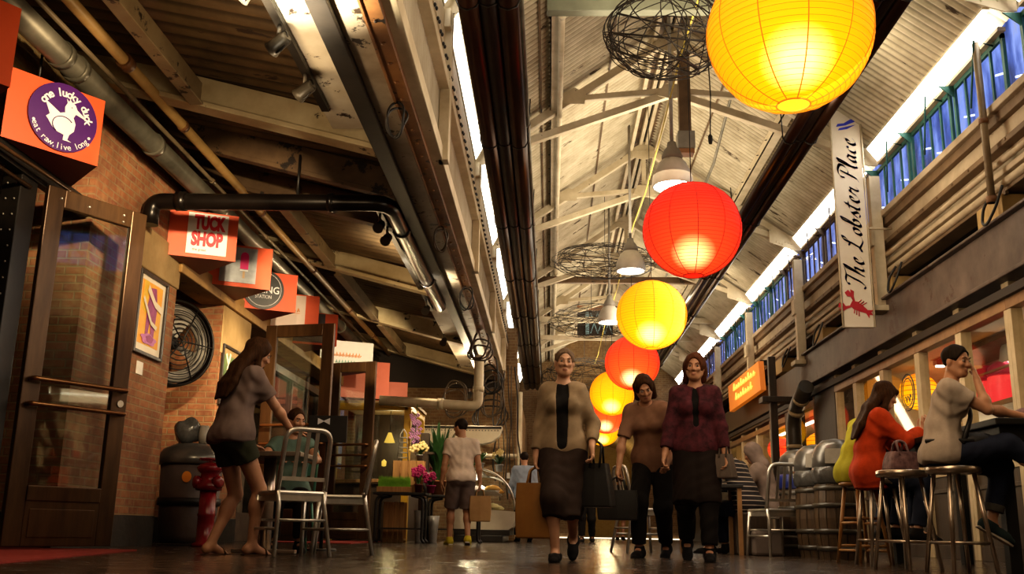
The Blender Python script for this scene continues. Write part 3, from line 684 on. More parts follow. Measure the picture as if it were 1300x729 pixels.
for i, (y0, y1) in enumerate(((3.2,8.1),(11.05,13.85),(14.15,17.65),(17.95,21.2))):
    o = MB().box((-1.95,y0,3.66),(-1.57,y1,3.70)).build('soffit_board', 'white_board', None)
    tag(o, 'flaking white board beside the girder, %s from the camera' % ('nearest','second','third','farthest')[i], 'board', 'white boards beside the girder')
struct(MB().box((-6.3,21.9,3.3),(-1.1,22.05,5.2)).build('wall_aisle_end', 'shop_dark'))
# ------------------------------------------------------------------ ducts, pipes
def bundle(xs, z, r, label, mats, y0=2.5, y1=32.5):
    t = thing('pipe_bundle', label, 'pipes', ((xs[0]+xs[-1])/2, 17, z))
    for k, x in enumerate(xs): MB().tube([(x,y0,z+.03*(k%2)),(x,y1,z+.03*(k%2))], r, 16).build('pipe', mats[k], t)
    for j in range(9):
        y = 4.6+j*3.3; m = MB()
        pts = []
        for k, x in enumerate(xs): pts += [(x+(r+.012)*math.cos(a), y, z+.03*(k%2)+(r+.012)*math.sin(a)) for a in (PI*1.0, PI*1.25, PI*1.5, PI*1.75, PI*2)]
        m.tube(pts, .008, 6); m.tube([pts[0],(xs[0]-r-.03,y,z+.55)], .008, 6); m.tube([pts[-1],(xs[-1]+r+.03,y,z+.55)], .008, 6)
        m.build('hanger', 'black_steel', t)
    return t
bundle([-.76,-.58,-.40], 4.82, .098, 'bundle of dark brown pipes slung along the left of the hall roof', ['duct_brown','duct_dull','duct_brown'])
bundle([2.86,2.985,3.11], 4.86, .068, 'bundle of dark brown pipes slung along the right of the hall roof', ['duct_brown','duct_dull','duct_brown'])
def pipe(name, label, pts, r, mm, collars=(), cm=None, cat='pipe', n=12):
    t = thing(name, label, cat, pts[0])
    MB().tube(pts, r, n).build('tube', mm, t)
    for c in collars:
        p, d, rr, L = c
        MB().lathe([(rr,-L/2),(rr,L/2)], p, 14, d).build('collar', cm or mm, t)
    return t
def yc(x, z, ys, r, L=.08): return [((x,y,z),(0,1,0),r,L) for y in ys]
pipe('wall_pipe', 'fat grey pipe running along high on the left wall', [(-3.95,3,3.87),(-3.95,21.8,3.87)], .105, 'grey_pipe', yc(-3.95,3.87,(5.2,7.1,7.35,9,11,13,15.5,18),.118), 'grey_pipe')
pipe('conduit', 'thin brown conduit between the grey and the yellow pipe on the left', [(-3.84,3,4.0),(-3.84,21.8,4.0)], .022, 'thin_pipe', yc(-3.84,4.0,(6,8.2,10.4,12.6,15),.03,.05), 'thin_pipe')
pipe('wall_pipe', 'yellow painted pipe running along the left aisle ceiling', [(-3.63,3,4.03),(-3.63,21.8,4.03)], .05, 'yellow_pipe', yc(-3.63,4.03,(7.55,),.07,.12)+yc(-3.63,4.03,(5.9,8.9,11.6,14.4,17.2,19.6),.058,.08), 'rust_angle')
P = bend([(-4.08,9.42,3.17),(-4.08,9.42,3.42),(-1.66,9.5,3.44),(-1.63,14.1,3.40)], .22, 8)
t = pipe('bent_pipe', 'black pipe reaching out from the brick pier and turning down the aisle', P, .085, 'black_pipe', [((-3.78,9.43,3.425),(1,0,0),.1,.1),((-2.25,9.48,3.437),(1,0,0),.1,.06),((-1.655,10.4,3.433),(0,1,0),.1,.1),((-1.64,12.6,3.414),(0,1,0),.1,.08)], 'black_pipe', n=16)
MB().tube([(-2.6,9.47,3.5),(-2.6,9.47,3.95)], .014, 8).build('hanger_rod', 'black_steel', t)
pipe('conduit', 'grey conduit beside the left pipe bundle, nearest it of the roof conduits', [(-.30,3,4.95),(-.27,32.8,4.95)], .026, 'grey_pipe', yc(-.29,4.95,(7,11,15,19),.034,.06))
pipe('conduit', 'cream conduit running along beside the left purlin', [(.10,3,5.72),(.10,32.8,5.72)], .035, 'cream_steel', yc(.10,5.72,(6.5,9.8,13,17,21),.045,.06))
pipe('conduit', 'dark conduit crossing the right roof slope in the middle of the hall', [(2.35,9.5,6.45),(2.6,15,6.0),(2.7,30,5.9)], .022, 'grey_pipe')
pipe('pipe_elbow', 'fat white pipe crossing above the flower stand and turning up', bend([(-2.95,16.9,2.36),(-1.25,17.1,2.30),(-1.25,17.12,3.2)], .14, 8), .085, 'white_pipe', [((-1.9,17.02,2.325),(1,-.03,0),.1,.09),((-1.25,17.12,2.6),(0,0,1),.1,.1)], 'white_pipe', n=16)
pipe('wall_pipe', 'white pipe fixed across the back brick wall', [(-1.75,21.85,1.80),(-.70,21.85,1.80)], .045, 'white_pipe', [((-1.45,21.85,1.8),(1,0,0),.06,.08)], 'black_steel')
pipe('downpipe', 'dark downpipe at the corner of the back brick wall', [(-.66,21.8,0),(-.66,21.8,3.2)], .05, 'white_pipe')
# yellow rope and plugs
tag(MB().tube([(1.45,6.2,5.55)]+[(1.42-.005*i, 8+i*2, 5.25+.10*math.sin(i*1.7)) for i in range(12)], .010, 6).build('rope', 'rope_yellow'), 'yellow rope stretched along the middle of the roof', 'rope')
t = thing('power_lead', 'black power lead with a plug hanging above the red lantern', 'cable', (1.98,11.6,5.0))
MB().tube([(1.98,11.6,6.3),(2.0,11.6,5.6),(1.98,11.6,5.06)], .008, 6).build('lead', 'cable_black', t); MB().lathe([(.02,0),(.028,.04),(.028,.1),(.01,.13)], (1.98,11.6,4.95)).build('plug', 'cable_black', t)
t = thing('junction_box', 'grey and orange junction box on a drop beside the white pendant lamp', 'box', (1.72,12.0,5.0))
MB().box((1.62,11.9,5.02),(1.84,12.1,5.26)).build('case', 'cast_grey', t, .01); MB().box((1.63,11.91,4.96),(1.83,12.09,5.018)).build('cover', 'panel_orange', t, .005); MB().box((1.65,11.94,5.262),(1.80,12.06,6.4)).build('drop', 'brown_beam', t)
# pendant lamps
def pendant(label):
    t = thing('pendant_lamp', label, 'lamp', (1.42,11,4.16), 0, 'white pendant lamps')
    z = 4.16; c = (1.42,11,z)
    m = MB().lathe([(.235,.0),(.245,.03),(.225,.16),(.165,.29),(.115,.34)], c, 28, cap=False); m.lathe([(.225,.005),(.21,.15),(.15,.28)], c, 28, cap=False); m.build('shade', 'enamel_white', t)
    MB().lathe([(.12,.34),(.125,.38),(.095,.46),(.06,.50),(.05,.56)], c, 20).build('housing', 'cast_grey', t)
    MB().tube([(1.42,11,z+.55),(1.42,11,6.75)], .022, 10).build('stem', 'cast_grey', t)
    MB().ell((1.42,11,z+.06), (.17,.17,.07), 20, 10).build('bulb', 'lamp_bulb', t)
    return t
p0 = pendant('white bell pendant lamp hanging above and behind the red lantern')
dup(p0, (1.30,15.6,4.35), label='small white pendant lamp seen just over the second yellow lantern')
dup(p0, (1.20,19.7,4.35), label='farthest white pendant lamp among the distant trusses')
# lanterns
def lantern(kind, label, loc, paper, rib):
    R = .49; t = thing('paper_lantern', label, 'lantern', loc, 0, 'round paper lanterns')
    m = MB(); n = 64; prof = []
    N = 96; a_min, a_max = .20, PI-.17
    for i in range(N+1):
        a = a_min+(a_max-a_min)*i/N
        rr = R*(1-.010*(.5+.5*math.cos(2*PI*i/4)))
        prof.append((rr*math.sin(a), -rr*math.cos(a)*.985))
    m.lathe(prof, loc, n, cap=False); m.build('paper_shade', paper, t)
    m = MB()
    for k in range(11):
        th = 2*PI*k/11+.12; pts = [(loc[0]+(R+.002)*math.sin(a)*math.cos(th), loc[1]+(R+.002)*math.sin(a)*math.sin(th), loc[2]-(R+.002)*math.cos(a)*.985) for a in [a_min+(a_max-a_min)*i/24 for i in range(25)]]
        m.tube(pts, .0036, 4)
    m.build('seam', rib, t)
    m = MB()
    for k in range(1,36):
        a = a_min+(a_max-a_min)*k/36; r = (R+.0005)*math.sin(a); z = -R*math.cos(a)*.985
        m.tube([(loc[0]+r*math.cos(2*PI*j/48), loc[1]+r*math.sin(2*PI*j/48), loc[2]+z) for j in range(48)], .0014, 4, closed=True)
    m.build('hoop', rib, t)
    for a in (a_min, a_max):
        r = R*math.sin(a); z = -R*math.cos(a)*.985
        MB().tube([(loc[0]+r*math.cos(2*PI*j/32), loc[1]+r*math.sin(2*PI*j/32), loc[2]+z) for j in range(32)], .006, 6, closed=True).build('ring', rib, t)
    MB().tube([(loc[0],loc[1],loc[2]+.40),(loc[0],loc[1],6.6)], .005, 6).build('cord', 'cable_black', t)
    return t
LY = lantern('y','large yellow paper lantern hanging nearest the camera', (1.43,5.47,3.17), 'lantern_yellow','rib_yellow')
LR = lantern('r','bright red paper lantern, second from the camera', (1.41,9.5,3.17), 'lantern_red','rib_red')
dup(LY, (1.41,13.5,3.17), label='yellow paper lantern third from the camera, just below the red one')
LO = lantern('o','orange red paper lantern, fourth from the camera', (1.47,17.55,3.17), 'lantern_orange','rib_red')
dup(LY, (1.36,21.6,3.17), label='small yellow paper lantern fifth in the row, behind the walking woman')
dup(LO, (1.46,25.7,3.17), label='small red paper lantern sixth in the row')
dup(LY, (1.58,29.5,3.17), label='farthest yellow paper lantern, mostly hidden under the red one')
# wire baskets hung in the roof
def wire_ball(label, c, sx, sy, sz, n, seed, r=.0045):
    rnd = random.Random(seed); m = MB(); c = Vector(c)
    for i in range(n):
        ax = Vector((rnd.gauss(0,1),rnd.gauss(0,1),rnd.gauss(0,1.0))).normalized(); d, s, u = frame_from(ax)
        off = ax*rnd.uniform(-.6,.6); k = math.sqrt(max(.1,1-off.length_squared))
        pts = []
        for j in range(40):
            a = 2*PI*j/40; p = (s*math.cos(a)+u*math.sin(a))*k+off
            p *= 1+.05*math.sin(3*a+i)
            pts.append(c+Vector((p.x*sx,p.y*sy,p.z*sz)))
        m.tube(pts, r, 4, closed=True)
    t = thing('wire_basket', label, 'wire sculpture', c, 0, 'wire baskets under the roof')
    m.build('mesh_wire', 'wire_dark', t)
    m = MB(); 
    for s in (-1,1):
        m.tube([c+Vector((-sx*.85,s*sy*.4,sz*.3)),c+Vector((sx*.9,s*sy*.1,-sz*.15))], .010, 6)
    m.tube([c+Vector((0,0,sz*.9)),Vector((c.x,c.y,5.06+(c.x+1.15)*.734))], .006, 6)
    m.build('support_rod', 'wire_dark', t)
wire_ball('big brown wire ball hanging left of the nearest yellow lantern', (1.04,8.15,4.60), .56, .45, .38, 24, 3, .0055)
wire_ball('grey wire basket among the trusses behind the third lantern', (1.05,18.6,5.35), 1.0, .5, .34, 26, 5, .005)
wire_ball('wire basket left of the fourth lantern', (.95,22.6,5.0), 1.0, .5, .40, 24, 8, .005)
wire_ball('farthest wire basket, above the walking woman', (1.0,28.6,4.6), 1.2, .6, .55, 28, 11, .006)
# end wall gable dressing
t = thing('gable_window', 'small blue lattice panel standing on a beam under the far roof', 'window', (1.1,27.2,5.5))
m = MB(); m.box((.75,27.15,5.55),(1.75,27.22,6.25)); m.build('backing', 'shop_dark', t)
m = MB(); m.box((.98,27.1,5.58),(1.08,27.16,6.2))
for k in range(3):
    x = 1.12+.2*k; m.bar((x,27.13,5.6),(x+.2,27.13,6.2),.025,.02,(0,1,0)); m.bar((x+.2,27.13,5.6),(x,27.13,6.2),.025,.02,(0,1,0))
m.build('lattice', 'lattice_blue', t)
m = MB(); m.box((-.6,27.16,5.42),(4.0,27.26,5.55)); m.build('support_beam', 'cream_steel', t)
tag(MB().box((.75,27.12,6.27),(1.75,27.2,6.40)).build('gable_panel', 'panel_orange'), 'rust orange strip above the blue lattice panel', 'panel')
# track lights along the aisle
TL = [(5.4,),(6.15,),(6.85,),(10.5,10.75),(14.5,14.75),(18.2,),(23.0,)]
o = MB().box((-1.93,3.2,3.60),(-1.87,7.6,3.65)).build('light_track', 'black_steel'); tag(o, 'grey lighting track above the aisle nearest the camera', 'track')
o = MB().box((-1.93,10.0,3.60),(-1.87,15.3,3.65)).build('light_track', 'black_steel'); tag(o, 'grey lighting track beside the black pipe', 'track')
mat('cast_dark', (.07,.06,.045), (.03,.025,.02), 3, .35, bump=.05)
def spot(label, y, lit, x=-1.9, z=3.6):
    t = thing('track_light', label, 'spotlight', (x,y,z), 0, 'track spotlights')
    MB().tube([(x,y,z),(x,y,z-.10)], .014, 8).build('stem', 'cast_grey', t)
    d = Vector((-.1,-.75,-.55) if lit else (-.75,.35,-.45)).normalized(); c = Vector((x,y,z-.14))
    MB().lathe([(.035,-.09),(.05,-.07),(.052,.03),(.062,.07)], c, 16, d).build('can', 'cast_dark', t)
    MB().tube(arc(c-d*.02,.07,0,2*PI,14,d,(0,0,1)), .008, 6).build('yoke', 'black_steel', t)
    MB().lathe([(0.001,.055),(.05,.055)], c, 16, d).build('lens', 'spot_bulb' if lit else 'aluminium', t)
for k, (y, lit, l) in enumerate(((5.45,0,'unlit track spotlight nearest the top edge of the picture'),(6.15,0,'unlit track spotlight on the near track, in its middle'),(6.9,0,'unlit track spotlight at the far end of the near track'),(10.35,1,'lit spotlight, upper of the pair beside the black pipe'),(10.85,1,'lit spotlight, lower of the pair beside the black pipe'),(14.6,1,'lit spotlight past the end of the black pipe'),(17.2,1,'small lit spotlight between the far cream beams'))):
    spot(l, y, lit)
spot('dazzling lit spotlight above the back counter at the far end of the aisle', 21.3, 1, -1.75, 3.2)
# cables and hose tangles
rnd = random.Random(4)
for i, (x, y, z, s) in enumerate(((-1.2,7.0,3.36,.13),(-1.2,10.2,3.36,.13),(-1.15,13.0,3.36,.16),(-1.2,16.5,3.35,.24),(-1.15,18.8,3.2,.32),(-1.2,20.3,3.0,.4),(-1.3,21.4,2.8,.45),(-2.0,20.6,3.0,.4))):
    m = MB()
    for k in range(2 if i < 3 else 3):
        ph = rnd.uniform(0,6); pts = []
        for j in range(25):
            a = 2*PI*j/24; q = s*(1+.15*math.sin(2*a+ph)); pts.append((x+q*(.55+.1*k)*math.sin(a)+.02*math.sin(3*a+ph)*(i>2), y+.05*k+.04*math.sin(2*a+ph), z-.08+q*math.cos(a)*(1-.18*k)-.06*k*(i>2)))
        m.tube(pts, .010 if i < 3 else .016, 6)
    o = m.build('cable_coil', 'cable_black' if i%2==0 else 'cable_tan')
    tag(o, 'loop of cable hanging from the girder, %s' % ('nearest the camera','second from the camera','third from the camera','fourth from the camera','above the man in the white shirt','tangled over the back counter','lowest of the tangle by the downpipe','left of the far spotlight')[i], 'cable', 'cable loops on the girder')
for i in range(7):
    x0 = -1.2+.07*i; m = MB(); rn = random.Random(40+i)
    pts = [(x0,20.8+.1*i,3.7)]+[(x0+rn.uniform(-.05,.05)+.03*i*k/5,21.2+.08*k+.02*i,3.5-.45*k+rn.uniform(-.1,.1)) for k in range(1,6+i%2)]
    o = m.tube(bend(pts,.2), .011+.006*(i%3==0), 6).build('hanging_cable', 'cable_tan' if i%2 else 'cable_black'); tag(o, '%s cable running down the corner of the back wall, %s from the left' % ('tan' if i%2 else 'black', ('first','second','third','fourth','fifth','sixth','last')[i]), 'cable', 'cables down the corner')
# ------------------------------------------------------------------ hanging shop signs on the left wall
# each is a three-sided box: two faces meet at an edge that sticks out into the hall
def prism(label, yn, ya, yf, xa, z0, z1, face='sign_red', rot=0):
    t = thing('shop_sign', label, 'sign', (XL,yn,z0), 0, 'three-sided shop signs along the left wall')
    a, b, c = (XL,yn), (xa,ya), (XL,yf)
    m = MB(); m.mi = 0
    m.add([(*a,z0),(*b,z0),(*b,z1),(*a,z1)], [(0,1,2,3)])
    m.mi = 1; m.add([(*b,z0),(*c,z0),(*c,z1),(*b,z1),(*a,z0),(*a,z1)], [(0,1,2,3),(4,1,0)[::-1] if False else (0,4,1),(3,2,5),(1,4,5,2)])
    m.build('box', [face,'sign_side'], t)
    u = Vector((b[0]-a[0],b[1]-a[1],0)).normalized(); v = Vector((0,0,1))
    L = math.hypot(b[0]-a[0],b[1]-a[1]); o = Vector((a[0],a[1],z0)); n = u.cross(v)
    tag_hang = MB()
    tag_hang.tube([(XL+.05,(yn+ya)/2,z1),(XL+.05,(yn+ya)/2,z1+.35)], .012, 6); tag_hang.build('hanger', 'black_steel', t)
    return t, o, u, v, n, L
def P(o, u, v, n, L, H, s, h, lift=0): return o+u*L*s+v*H*h+n*lift
ZS0, ZS1 = 3.08, 3.61; HS = ZS1-ZS0
# first, at the picture's corner
t,o,u,v,n,L = prism('orange sign box at the top left corner, nearest the camera', 5.3, 6.05, 6.5, -3.69, 3.09, 3.68)
MB().poly([(.0,.05),(.12,.05),(.12,.5),(0,.5)], P(o,u,v,n,L,HS,.5,0,.001), u, v, .02).build('panel', 'sign_dark', t)
# purple disc
t,o,u,v,n,L = prism('orange sign with a purple disc showing a white duck', 6.86, 7.5, 8.0, -3.74, 3.07, 3.65)
c = P(o,u,v,n,L,.58,.57,.53)
m = MB(); pts = [(.285*math.cos(2*PI*k/48), .285*math.sin(2*PI*k/48)) for k in range(48)]; m.poly(pts, c, u, v, .02); d = m.build('disc', 'sign_purple', t)
m = MB(); q = c+n*.021
k = .285
def sc(l): return [(x*k, y*k) for x, y in l]
body = sc([(-.40,-.02),(-.58,.36),(-.12,.10),(.02,.16),(.0,.32),(.06,.46),(.02,.58),(.10,.50),(.12,.60),(.18,.52),(.30,.46),(.36,.34),(.74,.10),(.34,.20),(.28,.08),(.36,-.10),(.34,-.32),(.22,-.46),(.18,-.62),(.30,-.66),(.05,-.66),(.06,-.50),(-.14,-.46),(-.30,-.36),(-.42,-.20),(-.50,-.12)])
m.poly(body, q, u, v, .003)
arc_text(m, 'one lucky duck', q, u, v, .73*k, PI*.84, PI*.03, .066, .028); arc_text(m, 'eat raw,live long', q, u, v, .86*k, PI*1.15, PI*1.80, .050, .004, inside=True)
for a in (1.12,1.86): 
    pp = q+u*k*.88*math.cos(PI*a)+v*k*.88*math.sin(PI*a); m.poly([(.012*math.cos(2*PI*j/10),.012*math.sin(2*PI*j/10)) for j in range(10)], pp, u, v, .003)
pp = q+u*k*.05+v*k*.66
m.build('emblem', 'letter_white', d)
m = MB(); m.tube([q+n*.006+(u*math.cos(a)*.30+v*(math.sin(a)*.26))*k+v*(-.24*k) for a in [PI*.2+PI*1.1*j/14 for j in range(15)]], .004, 5)
m.ell(q+u*.2*k+v*.36*k, (.006,.006,.006), 8, 6); m.build('emblem_line', 'sign_purple', d)
# white panel
t,o,u,v,n,L = prism('red sign box with a white panel and big red capitals', 10.2, 10.5, 11.15, -3.53, ZS0, ZS1)
pw, ph = .43, .47
c = P(o,u,v,n,L,HS,.56,.52)
d = MB().poly([(-pw/2,-ph/2),(pw/2,-ph/2),(pw/2,ph/2),(-pw/2,ph/2)], c, u, v, .015).build('panel', 'sign_white', t)
m = MB(); put_text(m, 'TUCK', c+v*.13+u*.02, u, v, .34, .175, .06, lift=.018); put_text(m, 'SHOP', c-v*.06+u*.0, u, v, .34, .175, .06, lift=.018)
m.build('lettering', 'letter_red', d)
m = MB(); put_text(m, 'the great british bite'[:9], c-v*.19-u*.075, u, v, .15, .036, .01, lift=.018); m.build('small_lettering', 'letter_black', d)
# silver panel with the ice pop
t,o,u,v,n,L = prism('pale orange sign with a silver panel and a pink ice pop', 11.5, 11.84, 12.5, -3.51, ZS0, ZS1)
c = P(o,u,v,n,L,HS,.47,.52)
d = MB().poly([(-.22,-.225),(.22,-.225),(.22,.225),(-.22,.225)], c, u, v, .015).build('panel', 'sign_silver', t)
m = MB(); cc = c+n*.016+u*.07+v*.05
m.poly([(-.05,-.10),(.05,-.10),(.05,.07),(.035,.105),(0,.12),(-.035,.105),(-.05,.07)], cc, u, v, .004); m.build('ice_pop', 'pop_pink', d)
m = MB(); m.poly([(-.05,-.125),(.05,-.125),(.05,-.108),(-.05,-.108)], cc, u, v, .004); m.build('pop_band', 'letter_white', d)
m = MB(); m.poly([(-.014,-.215),(.014,-.215),(.014,-.128),(-.014,-.128)], cc, u, v, .004); m.build('pop_stick', 'pop_stick', d)
# black disc
t,o,u,v,n,L = prism('red sign with a black disc and white lettering', 12.82, 13.15, 13.8, -3.52, ZS0, ZS1)
c = P(o,u,v,n,L,HS,.40,.52)
d = MB().poly([(.275*math.cos(2*PI*k/40), .275*math.sin(2*PI*k/40)) for k in range(40)], c, u, v, .02).build('disc', 'sign_black', t)
m = MB(); put_text(m, 'THE', c+v*.10, u, v, .12, .05, .0, lift=.024); put_text(m, 'FILLING', c, u, v, .42, .10, .012, lift=.024); put_text(m, 'STATION', c-v*.10, u, v, .22, .05, .0, lift=.024)
m.tube([c+n*.024+(u*math.cos(2*PI*j/40)+v*math.sin(2*PI*j/40))*.235 for j in range(40)], .005, 4, closed=True); m.build('lettering', 'letter_white', d)
# pale panel with small orange emblem
t,o,u,v,n,L = prism('coral sign with a pale panel and a small orange emblem', 14.1, 14.42, 15.05, -3.50, ZS0, ZS1)
c = P(o,u,v,n,L,HS,.42,.5)
d = MB().poly([(-.26,-.245),(.24,-.245),(.24,.245),(-.26,.245)], c, u, v, .015).build('panel', 'sign_pale', t)
m = MB(); q = c+n*.018
for i in range(5): m.tube([q+u*(-.10+.055*i)+v*(-.01), q+u*(-.085+.055*i)+v*.05, q+u*(-.07+.055*i)-v*.005], .008, 5)
m.bar(q-u*.12-v*.03, q+u*.16-v*.03, .02, .004); m.build('emblem', 'letter_orange', d)
MB().poly([(-.03,.10),(.03,.10),(.02,.14),(-.02,.14)], q, u, v, .003).build('emblem_cap', 'letter_red', d)
# dark panel
t,o,u,v,n,L = prism('coral sign with a dark panel and a yellow mark', 15.4, 15.72, 16.3, -3.49, ZS0, ZS1)
c = P(o,u,v,n,L,HS,.42,.52)
d = MB().poly([(-.26,-.24),(.24,-.24),(.24,.24),(-.26,.24)], c, u, v, .015).build('panel', 'sign_dark', t)
MB().poly([(-.05,.0),(.03,.03),(.08,.0),(.05,.06),(.08,.1),(0,.08),(-.06,.1),(-.03,.05)], c+n*.016, u, v, .003).build('emblem', 'letter_yellow', d)
# wide white one seen over the inner door
t,o,u,v,n,L = prism('white sign with an orange and a teal line of lettering above the inner door', 17.6, 18.0, 18.7, -3.30, 3.02, 3.56, 'sign_white')
c = P(o,u,v,n,L,HS,.5,.5); m = MB(); q = c+n*.004
for i in range(9): m.tube([q+u*(-.26+.06*i)-v*.02, q+u*(-.245+.06*i)+v*.06, q+u*(-.23+.06*i)-v*.015, q+u*(-.21+.06*i)+v*.02], .010, 5)
m.build('script_line', 'letter_orange', t)
m = MB()
for i in range(7): m.tube([q+u*(-.2+.055*i)-v*.14, q+u*(-.185+.055*i)-v*.08, q+u*(-.17+.055*i)-v*.14], .008, 5)
m.build('lower_line', 'letter_teal', t)
MB().lathe([(.001,0),(.03,.02),(.05,.08),(.03,.13),(.001,.15)], q-u*.30+v*.04, 10).build('emblem', 'letter_orange', t)
mat('sign_coral', (.70,.20,.13), (.6,.15,.09), 2, .5, bump=.03)
prism('coral sign box with no panel behind the white one', 19.5, 19.85, 20.3, -3.28, 2.75, 3.5, 'sign_coral')
prism('small coral sign box farthest down the left wall', 20.6, 20.9, 21.5, -3.05, 2.75, 3.25, 'sign_coral')
# ------------------------------------------------------------------ doors
def glazed_door(num, A, B, H, st, rails, mm='bronze', panel=True, bars=(1.42,1.72), glassm='glass'):
    A = Vector((*A,0)); B = Vector((*B,0)); u = (B-A).normalized(); L = (B-A).length; th = .055; nrm = u.cross(Vector((0,0,1)))
    def bx(m, s0, s1, z0, z1, t0=-th/2, t1=th/2):
        p = [A+u*s+nrm*q+Vector((0,0,z)) for z in (z0,z1) for s, q in ((s0,t0),(s1,t0),(s1,t1),(s0,t1))]
        m.add(p, [(0,3,2,1),(4,5,6,7),(0,1,5,4),(1,2,6,5),(2,3,7,6),(3,0,4,7)])
    m = MB(); bx(m,0,st,.03,H); bx(m,L-st,L,.03,H); bx(m,st,L-st,H-rails[0],H); bx(m,st,L-st,.03,rails[1]); 
    if panel: bx(m,st,L-st,rails[1]-.1,rails[1]+.02,-th*.7,th*.7)
    d = m.build('door_%d' % num, mm, None, .008); struct(d)
    m = MB(); 
    for t0 in (-.035,.0275): bx(m,st+.04,L-st-.04,.10,rails[1]-.16,t0,t0+.0075)
    m.build('kick_panel', mm, d, .004)
    m = MB(); bx(m,st-.005,L-st+.005,rails[1],H-rails[0]+.005,-.004,.004); m.build('pane', glassm, d)
    for b in bars:
        m = MB()
        for s in (1,):
            p = [A+u*(st*.35)+nrm*(s*.04)+Vector((0,0,b)), A+u*(st*.35)+nrm*(s*.10)+Vector((0,0,b)), A+u*(L-st*.35)+nrm*(s*.10)+Vector((0,0,b)), A+u*(L-st*.35)+nrm*(s*.04)+Vector((0,0,b))]
            m.tube(bend(p,.04), .02, 10)
        m.build('push_bar', 'bronze_bright', d)
    return d, A, u, L, nrm
d, A, u, L, nrm = glazed_door(1, (-4.2,7.62), (-3.70,8.44), 2.95, .155, (.16,.48), bars=(1.33,1.13))
m = MB(); 
for p in ((.72,2.88),(.72,2.82),(.38,2.86),(.12,2.86)): m.ell(A+u*p[0]+nrm*.03+Vector((0,0,p[1])), (.012,.012,.012), 8, 6)
for z in (1.22,): m.lathe([(.03,0),(.03,.012)], A+u*(L-.07)+nrm*.03+Vector((0,0,z)), 14, nrm)
m.build('bolt', 'aluminium', d)
glazed_door(2, (-3.98,13.45), (-2.97,13.22), 2.95, .17, (.17,.42), bars=(1.55,1.30,1.05), mm='bronze')
glazed_door(3, (-3.75,16.62), (-2.93,16.36), 2.95, .19, (.17,.44), bars=(1.55,1.38,1.20), mm='bronze')
# black studded jamb and canopy rods at the first door
t = thing('door_jamb', 'black studded steel jamb at the left edge beside the first door', 'jamb', (-4.3,7.45,0))
MB().box((-4.40,7.30,0),(-4.24,7.55,3.05)).box((-4.62,7.30,0),(-4.46,7.5,3.05)).build('post', 'black_steel', t, .008)
m = MB()
for i in range(22): 
    for x in (-4.35,-4.28): m.ell((x,7.295,.12+i*.13), (.009,.008,.009), 6, 4)
m.build('stud', 'cast_grey', t)
t = thing('canopy_rail', 'dark slanting canopy rail with tie rods under the duck sign', 'rail', (-4.2,6.5,3.0))
MB().bar((-4.25,3.5,3.05),(-4.25,8.4,3.0),.07,.16).build('rail', 'black_steel', t); MB().tube([(-4.22,5.8,2.98),(-4.12,7.3,2.97),(-4.1,8.3,2.97)], .016, 8).tube([(-4.22,4,2.85),(-4.22,7.4,2.85)], .018, 8).build('tie_rod', 'bronze', t)
MB().lathe([(.04,-.02),(.04,.02)], (-4.17,6.6,2.97), 14, (1,0,0)).build('rod_eye', 'bronze', t)
for i, (lo, hi, lb) in enumerate((((-4.9,4.5,.0),(-2.9,8.3,.012),'red entrance mat in front of the first door'),((-4.1,13.8,.0),(-2.7,16.2,.012),'red entrance mat between the two inner doors'))):
    m = MB(); n = 18 if i == 0 else 8
    pts = [(lo[0],lo[1]),(hi[0]-.3,lo[1]),(hi[0],lo[1]+.8),(hi[0]-.5,hi[1]),(lo[0],hi[1])] if i==0 else [(lo[0],lo[1]),(hi[0],lo[1]),(hi[0],hi[1]),(lo[0],hi[1])]
    m.poly(pts, (0,0,.001), (1,0,0), (0,1,0), .011); tag(m.build('door_mat', 'mat_red'), lb, 'mat')
# ------------------------------------------------------------------ posters
def poster(label, y0, y1, z0, z1, x, art):
    t = thing('framed_poster', label, 'poster', (x,(y0+y1)/2,z0))
    m = MB(); f = .035
    m.box((x,y0,z0),(x+.04,y0+f,z1)); m.box((x,y1-f,z0),(x+.04,y1,z1)); m.box((x,y0+f,z0),(x+.04,y1-f,z0+f)); m.box((x,y0+f,z1-f),(x+.04,y1-f,z1)); m.build('frame', 'picture_frame', t, .004)
    MB().box((x,y0+f,z0+f),(x+.012,y1-f,z1-f)).build('paper', 'poster_paper', t)
    O = Vector((x+.012,y0,z0)); U = Vector((0,1,0)); V = Vector((0,0,1)); w, h = y1-y0, z1-z0
    for k, (mm, pts) in enumerate(art):
        MB().poly([(a*w,b*h) for a, b in pts], O+Vector((.0025*k,0,0)), U, V, .002).build('print', mm, t)
    return t
circ = lambda cx, cy, rx, ry, n=20, wob=0: [(cx+rx*(1+wob*math.sin(5*2*PI*j/n))*math.cos(2*PI*j/n), cy+ry*(1+wob*math.sin(5*2*PI*j/n))*math.sin(2*PI*j/n)) for j in range(n)]
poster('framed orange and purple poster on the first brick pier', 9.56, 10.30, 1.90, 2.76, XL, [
    ('poster_orange',[(.14,.13),(.86,.13),(.86,.9),(.14,.9)]),
    ('letter_yellow',[(.2,.55),(.34,.5),(.36,.9),(.2,.9)]),
    ('poster_purple',[(.36,.24),(.44,.22),(.50,.5),(.56,.22),(.66,.24),(.70,.62),(.62,.86),(.44,.84),(.36,.6)]),
    ('poster_pink',circ(.5,.21,.26,.065,30,.12)),('poster_purple',circ(.53,.22,.12,.045,24,.1)),
    ('poster_paper',[(.30,.78),(.34,.86),(.60,.70),(.84,.66),(.84,.58),(.60,.62)]),  # white swoosh: strip light glare painted onto the print
    ('poster_paper',[(.17,.66),(.20,.70),(.52,.44),(.72,.40),(.70,.35),(.50,.39)])])  # second swoosh of painted glare
